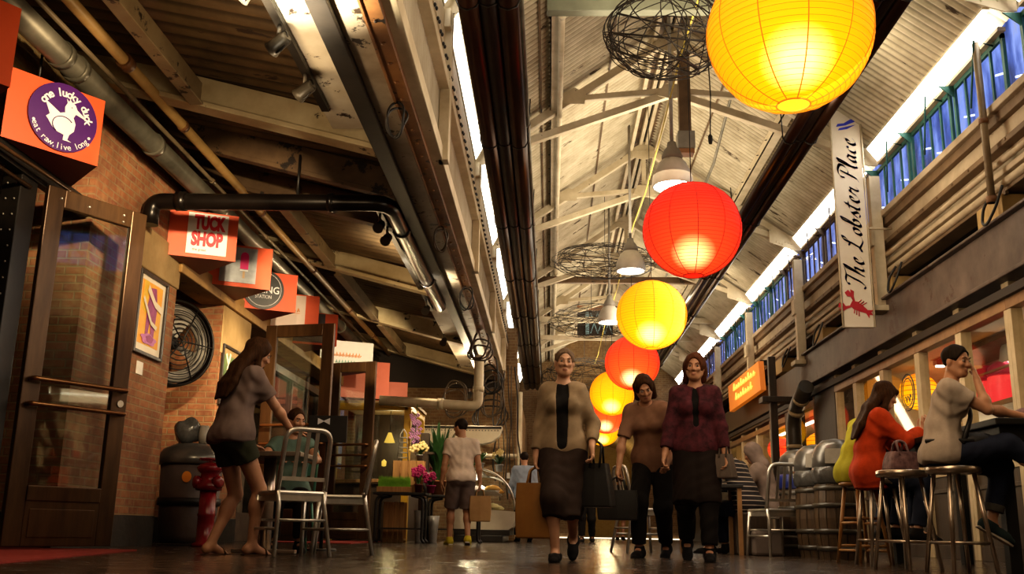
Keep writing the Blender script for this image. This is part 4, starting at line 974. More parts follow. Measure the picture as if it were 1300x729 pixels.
poster('framed green and red picture on the second brick pier', 12.26, 12.96, 1.70, 2.48, XL, [
    ('poster_green',[(.12,.4),(.88,.4),(.88,.9),(.12,.9)]),('poster_red',[(.12,.1),(.88,.1),(.88,.45),(.5,.55),(.12,.45)]),
    ('poster_paper',[(.2,.85),(.28,.88),(.6,.5),(.54,.48)]),('poster_paper',[(.3,.6),(.36,.6),(.5,.88),(.42,.9)])])
tag(MB().box((XL-.004,9.75,1.70),(XL+.008,9.90,1.83)).build('notice_card', 'card_white'), 'small blank white card below the orange poster', 'card')
t = thing('wall_banner', 'tall blue and white banner on the pier behind the inner door', 'banner', (XL,19.5,1.3)); MB().box((XL,19.3,1.35),(XL+.02,19.9,2.75)).build('cloth', 'banner_blue', t); MB().box((XL+.021,19.3,1.45),(XL+.024,19.9,1.6)).box((XL+.021,19.3,2.2),(XL+.024,19.9,2.3)).build('stripe', 'card_white', t)
t = thing('chalk_sign', 'black chalk sign with a white bow beside the shop window', 'sign', (-2.35,9.55,1.10)); 
# stands on a thin post behind the table
MB().box((-2.36,9.6,1.02),(-1.98,9.63,1.28)).build('board', 'chalkboard', t, .004); MB().tube([(-2.17,9.63,0),(-2.17,9.63,1.05)], .018, 8).lathe([(.15,0),(.14,.02)], (-2.17,9.63,0)).build('post', 'black_steel', t)
m = MB(); m.poly([(-.06,-.03),(0,0),(.06,-.03),(.06,.035),(0,.008),(-.06,.035)], (-2.21,9.598,1.22), (1,0,0), (0,0,1), .003); m.build('bow', 'letter_white', t)
# ------------------------------------------------------------------ alcove: caged fan, bin, standpipe
t = thing('drum_fan', 'large caged drum fan in the alcove behind the first pier', 'fan', (-4.55,11.55,2.38))
C = Vector((-4.55,11.45,2.32)); ax = Vector((.80,-.60,0)).normalized()
d_, s_, u_ = frame_from(ax)
m = MB(); 
for r in (.50,.44,.385,.33,.275,.22,.165,.11,.06): m.tube([C+d_*(.14+.10*(1-r/.5))+s_*r*math.cos(2*PI*j/40)+u_*r*math.sin(2*PI*j/40) for j in range(40)], .007, 5, closed=True)
for k in range(6):
    a = 2*PI*k/6; m.tube([C+d_*.255, C+d_*.14+s_*.5*math.cos(a)+u_*.5*math.sin(a)], .009, 5)
m.build('cage', 'black_steel', t)
MB().lathe([(.50,-.16),(.52,-.16),(.53,.0),(.52,.14),(.50,.14)], C, 40, d_, cap=False).build('drum', 'black_steel', t)
m = MB().lathe([(.48,.05),(.43,.10),(.36,.10),(.34,.02)], C, 40, d_, cap=False); m.build('hose_coil', 'cast_grey', t)
for k in range(4):
    a = 2*PI*k/4+.3; p = s_*math.cos(a)+u_*math.sin(a); q = -s_*math.sin(a)+u_*math.cos(a); m = MB()
    m.add([C+p*.07-q*.03, C+p*.07+q*.03+d_*.03, C+p*.40+q*.14+d_*.05, C+p*.42-q*.06-d_*.03], [(0,1,2,3)]); m.build('blade', 'cast_grey', t)
MB().lathe([(.08,-.1),(.08,.06),(.03,.09)], C, 16, d_).build('hub', 'black_steel', t)
MB().tube([C-u_*.5, C-u_*.5-d_*.1-Vector((0,0,.2)), C-d_*.35-u_*.3], .02, 8).build('bracket', 'black_steel', t)
t = thing('waste_bin', 'tall dark waste bin with a grey domed lid beside the first pier', 'bin', (-3.98,11.0,0))
MB().lathe([(.27,.02),(.30,.10),(.335,.86)], (-3.98,11.0,0), 28).build('body', 'bin_body', t)
MB().lathe([(.335,.42),(.34,.42),(.34,.50),(.335,.50)], (-3.98,11.0,0), 28).build('band', 'black_steel', t)
MB().lathe([(.36,.86),(.385,.88),(.38,.94),(.32,1.03),(.20,1.09),(.001,1.11)], (-3.98,11.0,0), 28).build('lid', 'bin_lid', t)
MB().poly([(.05*math.cos(2*PI*j/16),.06*math.sin(2*PI*j/16)) for j in range(16)], (-3.91,10.668,.72), (1,.1,0), (0,0,1), .006).build('sticker', 'letter_orange', t)
t = thing('bin_bag', 'crumpled grey bag and hood standing on the domed bin lid', 'bag', (-4.06,11.05,1.11)); m = MB()
rnd = random.Random(2); m.ell((-4.08,11.05,1.24), (.16,.15,.15), 18, 12); m.v = [(x+.02*math.sin(30*y+9*z),y,max(z+.025*math.sin(26*x+17*y),1.10)) for x,y,z in m.v]; m.build('hood', 'bag_plastic', t)
MB().lathe([(.05,0),(.06,.08),(.05,.2)], (-3.88,11.0,1.10), 14).build('cup', 'cast_grey', t)
t = thing('fire_standpipe', 'red fire standpipe in front of the second brick pier', 'hydrant', (-3.55,10.35,0)); X, Y = -3.55, 10.35
MB().lathe([(.13,0),(.13,.03),(.085,.05),(.085,.30),(.095,.32),(.085,.34),(.085,.56)], (X,Y,0), 20).build('pipe', 'hydrant_red', t)
m = MB().lathe([(.085,.56),(.13,.57),(.14,.62),(.10,.66),(.09,.74),(.12,.76),(.14,.80),(.10,.84),(.04,.86)], (X,Y,0), 20); m.build('valve_body', 'hydrant_red', t)
for s in (-1,1): MB().lathe([(.05,0),(.055,.10),(.065,.10),(.065,.15),(.03,.17)], (X,Y,.65), 14, (s,-.5,0)).build('outlet', 'hydrant_red', t)
MB().tube([(X+.11*math.cos(2*PI*j/20),Y+.11*math.sin(2*PI*j/20),.885) for j in range(20)], .014, 6, closed=True).bar((X-.11,Y,.885),(X+.11,Y,.885),.02,.02).tube([(X,Y,.84),(X,Y,.9)],.018,8).build('handwheel', 'hydrant_red', t)
# ------------------------------------------------------------------ table, white chairs, green chair
def navy_chair(name, label, loc, rz, mm, h=.93, seat=.48, group=None):
    """tubular metal chair with a curved back of three slats"""
    t = thing(name, label, 'chair', loc, rz, group); W = .19
    def B(f, nm, mat_=mm, bev=0): m = MB(); f(m); return m.build(nm, mat_, t, bev, world=False)
    B(lambda m: m.box((-W-.01,-.20,seat-.035),(W+.01,.21,seat)), 'seat', bev=.015)
    for s in (-1,1):
        B(lambda m: m.tube([(s*W,.18,seat-.03),(s*(W+.02),.22,0)], [.019,.015], 10), 'leg')
        B(lambda m: m.tube([(s*W,-.18,seat+.02),(s*(W-.01),-.2,seat-.1),(s*(W+.03),-.27,0)], [.019,.018,.015], 10), 'leg')
    B(lambda m: m.tube(bend([(-W,-.18,seat-.02),(-W+.01,-.26,h),(W-.01,-.26,h),(W,-.18,seat-.02)],.10,8), .019, 10), 'back_frame')
    for x in (-.075,0,.075): B(lambda m: m.bar((x,-.19,seat+.08),(x*.95,-.257,h-.005),.03,.010,(0,1,0)), 'slat')
    B(lambda m: m.bar((-W,-.195,seat+.085),(W,-.195,seat+.085),.022,.03), 'back_rail')
    def st(m):
        for s in (-1,1): m.tube([(s*(W+.01),.2,seat*.42),(s*(W+.015),-.235,seat*.42)], .011, 8)
        m.tube([(-W-.01,.205,seat*.55),(W+.01,.205,seat*.55)], .011, 8); m.tube([(-W-.01,-.225,seat*.55),(W+.01,-.225,seat*.55)], .011, 8)
    B(st, 'stretcher'); B(lambda m: m.box((-W,-.19,seat-.075),(W,.2,seat-.03)), 'apron')
    return t
wc = navy_chair('metal_chair', 'silver metal slat back chair standing nearest the table on the left', (-1.97,7.62,0), math.radians(38), 'aluminium')
dup(wc, (-1.74,8.42,0), math.radians(100), 'silver metal chair behind the nearer one, its back to the shop window')
t = thing('cafe_table', 'small square pedestal table the leaning woman rests on', 'table', (-2.3,8.15,0))
MB().box((-2.62,7.86,.76),(-1.98,8.46,.80)).build('tabletop', 'table_top', t, .008); MB().lathe([(.055,.03),(.05,.76)], (-2.3,8.15,0), 16).build('pedestal', 'steel_tube', t)
MB().box((-2.56,8.11,.005),(-2.04,8.19,.035)).box((-2.34,7.88,.005),(-2.26,8.42,.035)).build('foot', 'steel_tube', t, .006)
def green_chair(label, loc, rz):
    t = thing('bistro_chair', label, 'chair', loc, rz, 'green metal bistro chairs')
    def B(f, nm, bev=0): m = MB(); f(m); return m.build(nm, 'green_metal', t, bev, world=False)
    B(lambda m: m.box((-.19,-.19,.43),(.19,.19,.45)), 'seat', .012)
    for s in (-1,1):
        B(lambda m: m.tube([(s*.17,.16,.44),(s*.20,.22,0)], .013, 8), 'leg'); B(lambda m: m.tube([(s*.17,-.16,.44),(s*.21,-.26,0)], .013, 8), 'leg')
    B(lambda m: m.tube(bend([(-.18,-.17,.44),(-.20,-.26,.98),(.20,-.26,.98),(.18,-.17,.44)],.14,8), .014, 8), 'back_frame')
    def bk(m):
        pts = [(-.17,.0),(.17,.0),(.185,.12),(.15,.24),(.07,.29),(-.07,.29),(-.15,.24),(-.185,.12)]
        m.poly(pts, (0,-.225,.68), (1,0,0), (0,-.13,.99), .012)
    B(bk, 'back_panel', .004)
    return t
green_chair('green metal bistro chair with a rounded back beside the seated diner', (-2.35,9.05,.0), math.radians(185))
# ------------------------------------------------------------------ flower stall and yellow kiosk
t = thing('kiosk_frame', 'yellow framed glass kiosk beyond the inner doors', 'kiosk', (-3.0,17.6,0))
x0, x1, y0, y1, H = -3.75, -2.48, 17.2, 19.0, 2.34
for x, y in ((x0,y0),(x1,y0),(x1,y1)): MB().box((x-.06,y-.06,0),(x+.06,y+.06,H)).build('post', 'yellow_frame', t, .006)
MB().box((x0,y0-.06,H-.12),(x1,y0+.06,H)).box((x1-.06,y0,H-.12),(x1+.06,y1,H)).build('head_rail', 'yellow_frame', t, .006)
MB().box((x0,y0-.04,0),(x1,y0+.04,.95)).box((x1-.04,y0,0),(x1+.04,y1,.95)).build('lower_panel', 'dark_timber', t, .006)
MB().bar((x0,y0-.08,.98),(x1,y0-.08,1.02),.14,.06).build('sill', 'crate_wood', t, .006)
MB().box((x0,y0-.006,1.0),(x1,y0+.006,H-.12)).box((x1-.006,y0,1.0),(x1+.006,y1,H-.12)).build('pane', 'glass', t)
MB().box((x0,y0,H),(x1+.1,y1,H+.05)).build('roof', 'stucco_tan', t); MB().box((x0,y1-.02,0),(x1,y1,H)).build('back_panel', 'dark_timber', t)  # dark back panel added so the kiosk interior looks dark
t = thing('pendant_light', 'small shaded light hanging inside the yellow kiosk', 'lamp', (-2.9,17.9,1.9)); MB().lathe([(.10,0),(.03,.18)], (-2.9,17.9,1.72), 16).build('shade', 'sign_yellow_lit', t); MB().tube([(-2.9,17.9,1.9),(-2.9,17.9,2.34)], .006, 6).build('cord', 'cable_black', t)
tag(MB().lathe([(.001,0),(.04,.01),(.045,.09),(.001,.13)], (-2.95,17.7,1.28), 12).build('candle_lamp', 'sign_yellow_lit'), 'small glowing lamp low inside the yellow kiosk', 'lamp')
def ftable(label, x, y, w):
    t = thing('console_table', label, 'table', (x,y,0), 0, 'black iron flower tables')
    MB().box((x-w/2,y-.25,.72),(x+w/2,y+.25,.755)).build('top', 'iron_black', t, .005)
    for sx in (-1,1):
        for sy in (-1,1):
            px, py = x+sx*(w/2-.05), y+sy*.2
            MB().tube(bend([(px-sx*.18,py,.71),(px,py,.68),(px,py,.05),(px+sx*.05,py,.0)],.10,6), .022, 8).build('leg', 'iron_black', t)
    MB().box((x-w/2+.06,y-.18,.20),(x+w/2-.06,y+.18,.225)).build('shelf', 'iron_black', t)
    return t
ftable('black iron console table holding the grass tray and magenta orchids', -2.30, 15.6, .82)
ftable('black iron console table under the large green plants', -1.55, 16.5, .9)
def crate(label, x, y, z, w, h, d=.3):
    t = thing('slatted_crate', label, 'crate', (x,y,z), 0, 'wooden crates of the flower stall')
    n = 4; sw = w/n
    for k in range(n): MB().box((x-w/2+k*sw+.008,y-d/2,z),(x-w/2+(k+1)*sw-.008,y-d/2+.018,z+h)).build('slat', 'crate_wood', t, .003)
    MB().box((x-w/2,y-d/2+.018,z+.03),(x+w/2,y+d/2,z+.06)).box((x-w/2,y-d/2+.018,z+h-.1),(x+w/2,y-d/2+.03,z+h-.04)).box((x-w/2,y+d/2-.02,z),(x+w/2,y+d/2,z+h)).build('frame', 'crate_wood', t)
crate('upright slatted crate behind the grass tray on the flower table', -2.22, 15.74, .756, .50, .50, .18)
crate('tall slatted crate standing under the flower table', -2.45, 16.0, 0, .34, .62)
t = thing('grass_tray', 'tray of bright green grass on the black flower table', 'plant', (-2.40,15.48,.756))
MB().box((-2.66,15.38,.757),(-2.14,15.58,.84)).build('tray', 'crate_wood', t, .006)
m = MB(); rnd = random.Random(5)
for i in range(900):
    x, y = rnd.uniform(-2.64,-2.16), rnd.uniform(15.40,15.56); h = rnd.uniform(.12,.19); dx = rnd.uniform(-.02,.02); w_ = .005
    m.add([(x-w_,y,.83),(x+w_,y,.83),(x+dx,y+rnd.uniform(-.02,.02),.83+h)], [(0,1,2)])
g = m.build('grass', 'grass_bright', t); g['kind'] = 'stuff'
def plant(name, label, loc, h, n, leaf, pot='terracotta', spread=.25, flower=None, nf=0, pr=.09, ph=.15, seed=1, wide=.02, fs=.03):
    rnd = random.Random(seed); t = thing(name, label, 'plant', loc, 0); x, y, z = loc
    MB().lathe([(pr*.7,0),(pr,ph),(pr*1.1,ph),(pr*1.1,ph+.02),(pr*.9,ph+.02)], loc, 18).build('pot', pot, t)
    m = MB()
    for i in range(n):
        a = rnd.uniform(0,2*PI); L = rnd.uniform(.5,1)*h; s = rnd.uniform(.2,1)*spread; w_ = wide*rnd.uniform(.7,1.3)
        base = Vector((x+rnd.uniform(-.3,.3)*pr,y+rnd.uniform(-.3,.3)*pr,z+ph)); dr = Vector((math.cos(a),math.sin(a),0)); sd = Vector((-dr.y,dr.x,0))
        P_ = [base+dr*s*t_**1.6+Vector((0,0,L*(t_-.35*t_*t_*s/spread))) for t_ in (0,.3,.6,.85,1)]; W_ = [.3,.9,1,.6,.05]
        vs = []
        for p, q in zip(P_, W_): vs += [p-sd*w_*q, p+sd*w_*q]
        m.add(vs, [(2*k,2*k+1,2*k+3,2*k+2) for k in range(4)], True)
    m.build('foliage', leaf, t)
    if flower:
        m = MB()
        for i in range(nf):
            a = rnd.uniform(0,2*PI); s = rnd.uniform(.1,.8)*spread; c = Vector((x+s*math.cos(a),y+s*math.sin(a),z+ph+h*rnd.uniform(.45,1.05)))
            for k in range(5):
                b = 2*PI*k/5; m.ell(c+Vector((fs*.7*math.cos(b),-.01,fs*.7*math.sin(b))), (fs*.55,fs*.25,fs*.55), 8, 5)
        m.build('blossom', flower, t)
    return t
plant('potted_orchid', 'magenta orchid in a dark pot on the black flower table', (-2.03,15.5,.756), .28, 10, 'leaf_mid', 'maroon', .10, 'petal_magenta', 12, .06, .11, 2, fs=.04)
plant('potted_orchid', 'bushy magenta flowers beside the dark potted orchid', (-1.84,15.55,.756), .18, 14, 'leaf_mid', 'petal_magenta', .17, 'petal_magenta', 16, .07, .10, 3, fs=.035)
plant('cut_lilies', 'cream lilies standing on the upright slatted crate', (-2.06,15.74,1.257), .20, 8, 'leaf_mid', 'vase_grey', .17, 'petal_cream', 9, .05, .08, 4, fs=.05)
plant('potted_plant', 'large dark leafy plant towering beside the man in white', (-1.85,16.6,.756), 1.15, 90, 'leaf_dark', 'terracotta', .42, None, 0, .14, .22, 5, .035)
plant('potted_plant', 'mid green arching plant on the far flower table', (-1.38,16.35,.756), .62, 50, 'leaf_mid', 'terracotta', .34, 'petal_cream', 6, .11, .18, 6, .025)
plant('potted_plant', 'small red leaved plant low beside the big dark plant', (-2.12,16.95,.0), 1.5, 26, 'leaf_dark', 'vase_grey', .3, 'petal_magenta', 10, .09, .3, 7, .03)
plant('potted_plant', 'green plant standing on top of the deli case, left one', (-1.35,19.4,1.34), .35, 30, 'leaf_mid', 'vase_grey', .22, None, 0, .08, .12, 8)
plant('potted_plant', 'white flowering plant standing on top of the deli case, right one', (-1.0,19.8,1.34), .32, 30, 'leaf_dark', 'vase_grey', .24, 'petal_cream', 10, .08, .12, 9)
t = thing('hanging_orchid', 'lilac orchid hanging from the corner of the yellow kiosk', 'plant', (-2.30,16.9,1.75)); rnd = random.Random(8); m = MB()
for i in range(34):
    c = Vector((-2.30+rnd.gauss(0,.05),16.9+rnd.gauss(0,.05),rnd.uniform(1.62,2.12)))
    for k in range(4): b = 2*PI*k/4; m.ell(c+Vector((.02*math.cos(b),0,.02*math.sin(b))), (.018,.01,.018), 7, 5)
m.build('blossom', 'petal_lilac', t); MB().tube([(-2.30,16.9,1.62),(-2.29,16.9,2.3)], .006, 6).build('stem', 'leaf_mid', t)
for i, (x, y, h, lb) in enumerate(((-2.62,16.4,.62,'tall grey vase under the flower tables, left one'),(-2.08,16.2,.5,'tall grey vase under the flower tables, middle one'),(-1.85,16.15,.42,'short grey vase under the flower tables'))):
    tag(MB().lathe([(.07,0),(.06,.02),(.08,h*.6),(.095,h),(.085,h),(.07,h*.6),(.05,.04)], (x,y,0), 18).build('floor_vase', 'vase_grey'), lb, 'vase', 'grey floor vases')
for i, (x, z, lb) in enumerate(((-2.15,1.26,'clear grey glass vase on the slatted crate, beside the lilies'),)):
    tag(MB().lathe([(.06,0),(.07,.32),(.065,.32),(.055,.02)], (-1.93,15.76,.757), 16).build('glass_vase', 'vase_grey'), 'grey glass vase beside the upright crate', 'vase')
t = thing('tall_cabinet', 'dark wooden display post behind the lilies', 'cabinet', (-2.2,16.35,0)); MB().box((-2.12,16.25,0),(-1.98,16.4,1.75)).build('post', 'dark_timber', t, .008); MB().box((-2.2,16.24,1.4),(-1.9,16.4,1.44)).box((-2.2,16.24,.9),(-1.9,16.4,.93)).build('shelf', 'dark_timber', t)
t = thing('wire_stand', 'pale wire plant stand in front of the kiosk corner', 'stand', (-2.38,16.0,1.25)); m = MB()
for s in (-1,1): m.tube([(-2.36+s*.09,15.95,1.27),(-2.36+s*.05,15.95,1.7),(-2.36,15.95,1.78)], .008, 6)
for k in range(5): m.tube(arc((-2.36,15.95,1.32+.08*k),.085-.008*k,0,2*PI,14,(1,0,0),(0,1,0)), .006, 5)
m.build('wire', 'cast_grey', t); MB().box((-2.44,15.88,1.255),(-2.28,16.02,1.27)).build('base', 'cast_grey', t)
# deli case
t = thing('deli_case', 'white deli case with a curved glass front in front of the back wall', 'display case', (-1.2,19.3,0))
y0, y1 = 18.6, 21.4; x0 = -1.75
MB().box((x0,y0,.12),(-.72,y1,.22)).box((x0,y0,0),(-.85,y1,.12)).build('plinth', 'case_dark', t, .01)
prof = [(x0,.22),(-.75,.22)]+[(-.75+.12*math.sin(a),.22+.25*(1-math.cos(a))/1) for a in (.6,1.2,1.57)]+[(-.63,.55),(x0,.62)]
m = MB(); m.add([(px,y0,pz) for px,pz in prof]+[(px,y1,pz) for px,pz in prof], [tuple(range(len(prof))), tuple(reversed(range(len(prof),2*len(prof))))]+[(i,(i+1)%len(prof),len(prof)+(i+1)%len(prof),len(prof)+i)[::-1] for i in range(len(prof))]); m.build('base', 'case_white', t)
cp = [(-1.35+.72*math.cos(a), .58+.74*math.sin(a)) for a in [PI/2*i/12 for i in range(13)]]
m = MB()
for i in range(12):
    a, b = cp[i], cp[i+1]; m.add([(a[0],y0,a[1]),(b[0],y0,b[1]),(b[0],y1,b[1]),(a[0],y1,a[1])], [(0,1,2,3)], True)
m.build('curved_glass', 'glass_case', t)
m = MB(); m.add([(x,y0,z) for x,z in cp]+[(x0,y0,1.32),(x0,y0,.58)], [tuple(range(15))]); m.build('end_glass', 'glass_case', t)
m = MB(); m.tube([(x,y0,z) for x,z in cp], .018, 8); m.tube([(x,y1,z) for x,z in cp], .018, 8); m.box((x0,y0,1.30),(-1.33,y1,1.34)); m.build('frame', 'aluminium', t)
MB().box((-1.6,y0+.1,1.24),(-1.5,y1-.1,1.28)).box((-1.3,y0+.1,1.0),(-1.25,y1-.1,1.02)).build('case_lamp', 'case_light', t)
MB().box((x0+.03,y0+.1,.92),(-1.0,y1-.1,.935)).build('glass_shelf', 'aluminium', t)
for i in range(10):
    c = (-1.45+.35*(i%2)+.04*math.sin(i), 18.85+.5*(i//2), .94 if i%3 else .62)
    tag(MB().lathe([(.14,0),(.16,.03),(.10,.08),(.001,.10)], c, 12).build('food_tray', ('petal_cream','poster_orange','sign_pale')[i%3]), 'tray of %s food behind the curved deli glass, %s row, %s' % (('cream','orange','pale pink')[i%3], ('nearest','second','third','fourth','farthest')[i//2], ('on the left','on the right')[i%2]), 'food', 'trays in the deli case')
t = thing('shade_awning', 'white rounded awning with a dotted edge on the back wall', 'awning', (-1.5,20.6,2.0))
pts = [(-.95,.0)]+[(-.95+1.75+.22*math.sin(a)-.22,.0-.30*(1-math.cos(a))) for a in [PI/2*i/6 for i in range(7)]]
pts = [(-.95,.04),(.86,.04),(.86,-.02),(.80,-.18),(.66,-.29),(.45,-.34),(-.95,-.34)]
MB().poly(pts, (-1.85,20.55,2.28), (1,0,0), (0,0,1), -.3).build('panel', 'awning_white', t, .02)
m = MB(); m.box((-2.8,20.53,2.26),(-1.0,20.548,2.30))
for i in range(26): m.ell((-2.7+i*.065,20.545,2.22), (.012,.006,.012), 6, 4)
m.build('edge_dots', 'letter_black', t)
tag(MB().box((-.95,21.965,1.32),(-.85,21.99,1.44)).build('wall_socket', 'card_white'), 'small white socket on the back brick wall', 'socket')
# ------------------------------------------------------------------ right hand shopfront
def shop_window(num, y0, y1, z0=.95, z1=2.30, tz=2.42, top=2.56, mm='pale_frame', sill=True, x=4.28):
    m = MB(); f = .075
    m.box((x-.02,y0,0),(x+.09,y0+f,top)); m.box((x-.02,y1-f,0),(x+.09,y1,top))
    m.box((x,y0+f,z0-.09),(x+.08,y1-f,z0)); 
    o = struct(m.build('window_%d' % num, mm, None, .006))
    m = MB(); m.box((x-.03,y0,z1),(x+.08,y1,tz)); m.build('transom', 'transom_wood', o, .006)
    m = MB(); m.box((x+.02,y0+f,.12),(x+.06,y1-f,z0-.09)); m.box((x-.01,y0+f,0),(x+.07,y1-f,.14)); m.box((x,y0+f,z0-.26),(x+.07,y1-f,z0-.22)); m.build('lower_panel', 'dark_timber', o, .004)
    MB().box((x+.035,y0+f,z0),(x+.041,y1-f,z1)).box((x+.035,y0+f,tz),(x+.041,y1-f,top)).build('pane', 'glass_shop', o)
    return o
ys = [4.0,5.3,6.6,7.9,9.15,10.3,11.5,12.75,13.9,14.85]
for k in range(len(ys)-1): shop_window(40+k, ys[k], ys[k+1])
struct(MB().box((4.25,14.85,0),(4.75,16.0,2.56)).build('wall_pier_right', 'dark_timber', None, .01))
shop_window(50, 16.05, 17.6, .78, 2.25, 2.35, 2.5, 'transom_wood')
for k, (a, b) in enumerate(((18.0,19.3),(19.3,20.6),(20.6,22.2),(22.2,24.2))): shop_window(51+k, a, b, .8, 2.2, 2.3, 2.5)
m = MB(); m.box((4.24,17.6,0),(4.5,18.0,2.5)); m.box((4.3,24.2,0),(4.5,33,2.5)); struct(m.build('wall_far_right', 'dark_timber'))
# interior
m = MB(); m.box((8.0,3,0),(8.2,25,3.0)); struct(m.build('wall_shop_back', 'shop_wall'))
m = MB(); m.box((4.5,3,2.56),(8.2,25,2.64)); struct(m.build('ceiling_shop', 'shop_wall'))
m = MB(); m.box((4.4,15.3,0),(8.2,15.5,2.6)); m.box((4.5,2.8,0),(8.2,3,2.6)); m.box((4.5,25,0),(8.2,25.2,2.6)); struct(m.build('wall_shop_side', 'shop_wall'))
for i, (x, y0, y1) in enumerate(((5.3,4.5,8.2),(5.3,9.0,13.5),(6.6,5,14),(5.4,16,18.5),(5.4,19.5,23.5))):
    t = thing('shop_light', 'strip light on the shop ceiling, %s' % ('nearest pane of the row','above the seated pair','deep inside the shop','behind the yellow lit pane','behind the far panes')[i], 'light', (x,y0,2.5), 0, 'strip lights in the shop')
    MB().box((x-.05,y0,2.47),(x+.05,y1,2.49)).build('tube', 'shop_tube', t); MB().box((x-.08,y0,2.492),(x+.08,y1,2.55)).build('housing', 'enamel_white', t)
# pink backed shelf with two glowing red forms standing for a lantern reflection
t = thing('display_shelf', 'pink backed shelf unit inside the shop window', 'shelf', (5.1,11.3,1.6))
MB().box((5.35,10.3,1.66),(5.40,12.3,2.30)).build('back', 'shop_pink', t); MB().box((4.80,10.3,1.60),(5.35,12.3,1.655)).box((4.82,10.3,1.985),(4.86,12.3,2.01)).box((4.8,10.3,2.30),(5.4,12.3,2.36)).build('board', 'transom_wood', t, .005)
struct(MB().box((5.36,10.3,2.36),(5.40,12.3,2.55)).build('wall_menu', 'menu_board'))
mat('reflection_red', (.55,.015,.06), None, 5, .4, bump=0, emit=(.9,.05,.045), es=.75)
mat('shade_top', (.45,.015,.07), None, 5, .3, bump=0, emit=(.5,.01,.05), es=.15)
for i, (y, lb) in enumerate(((11.49,'glowing red form on the shop shelf for a lantern reflection, left one'),(11.02,'glowing red form on the shop shelf for a lantern reflection, right one'))):
    t = thing('red_reflection', lb, 'lamp', (5.06,y,1.658), 0, 'red lantern reflections built in the shop window')
    m = MB(); n = 48; prof = [(.19,.0),(.21,.06),(.215,.2),(.20,.30)]
    m.lathe(prof, (5.06,y,1.658), 36, cap=False); m.v = [(5.06+(px-5.06)*(1+.025*math.cos(18*math.atan2(py-y,px-5.06))), y+(py-y)*(1+.025*math.cos(18*math.atan2(py-y,px-5.06))), pz) for px,py,pz in m.v]; m.build('shade', 'reflection_red', t)
    MB().lathe([(.20,.31),(.21,.34),(.19,.41),(.13,.46),(.05,.48),(.05,.50),(.001,.505)], (5.06,y,1.658), 30).build('top', 'shade_top', t)
def lantern_reflection(label, c, r, paper):  # glowing globe standing in for a hall lantern mirrored in the pane
    t = thing('paper_lantern', label, 'lantern', c, 0, 'lantern reflections built inside the shop')
    m = MB(); m.ell(c, (r,r,r), 28, 16); m.build('paper_shade', paper, t)
    m = MB()
    for k in range(1,12):
        a = PI*k/12; m.tube([(c[0]+(r+.001)*math.sin(a)*math.cos(2*PI*j/28), c[1]+(r+.001)*math.sin(a)*math.sin(2*PI*j/28), c[2]+r*math.cos(a)) for j in range(28)], .004, 4, closed=True)
    m.build('hoop', 'rib_red', t); MB().tube([(c[0],c[1],c[2]+r),(c[0],c[1],2.5)], .005, 6).build('cord', 'cable_black', t)
lantern_reflection('orange lantern reflection built as a globe in the shop between the two seated women', (5.22,14.1,2.22), .26, 'lantern_yellow')
lantern_reflection('yellow lantern reflection built as a globe behind the narrow window above the bins', (5.4,20.0,1.86), .36, 'lantern_yellow')
lantern_reflection('red lantern reflection built as a globe behind the far window, left one', (5.1,22.2,2.05), .28, 'lantern_red')
lantern_reflection('small red lantern reflection built as a globe behind the far window, right one', (5.1,20.9,2.02), .2, 'lantern_red')
t = dup(p0, (5.2,10.9,2.1), label='small white pendant lamp inside the shop above the menu board'); 
for ch in list(t.children):
    if ch.name.startswith('stem'): bpy.data.objects.remove(ch)
dup(t, (6.3,14.3,2.05), label='small white pendant lamp inside the shop behind the orange sweater woman')
tag(MB().tube([(4.33,12.05+.22*math.cos(2*PI*j/30),1.92+.22*math.sin(2*PI*j/30)) for j in range(30)], .008, 5, closed=True).tube([(4.33,12.05+.17*math.cos(2*PI*j/30),1.92+.17*math.sin(2*PI*j/30)) for j in range(30)], .006, 5, closed=True).tube([(4.33,11.95+.03*j,1.85+.05*math.sin(2.2*j)) for j in range(8)], .006, 5).build('glass_emblem', 'sign_dark'), 'round dark emblem painted on the shop window', 'emblem')
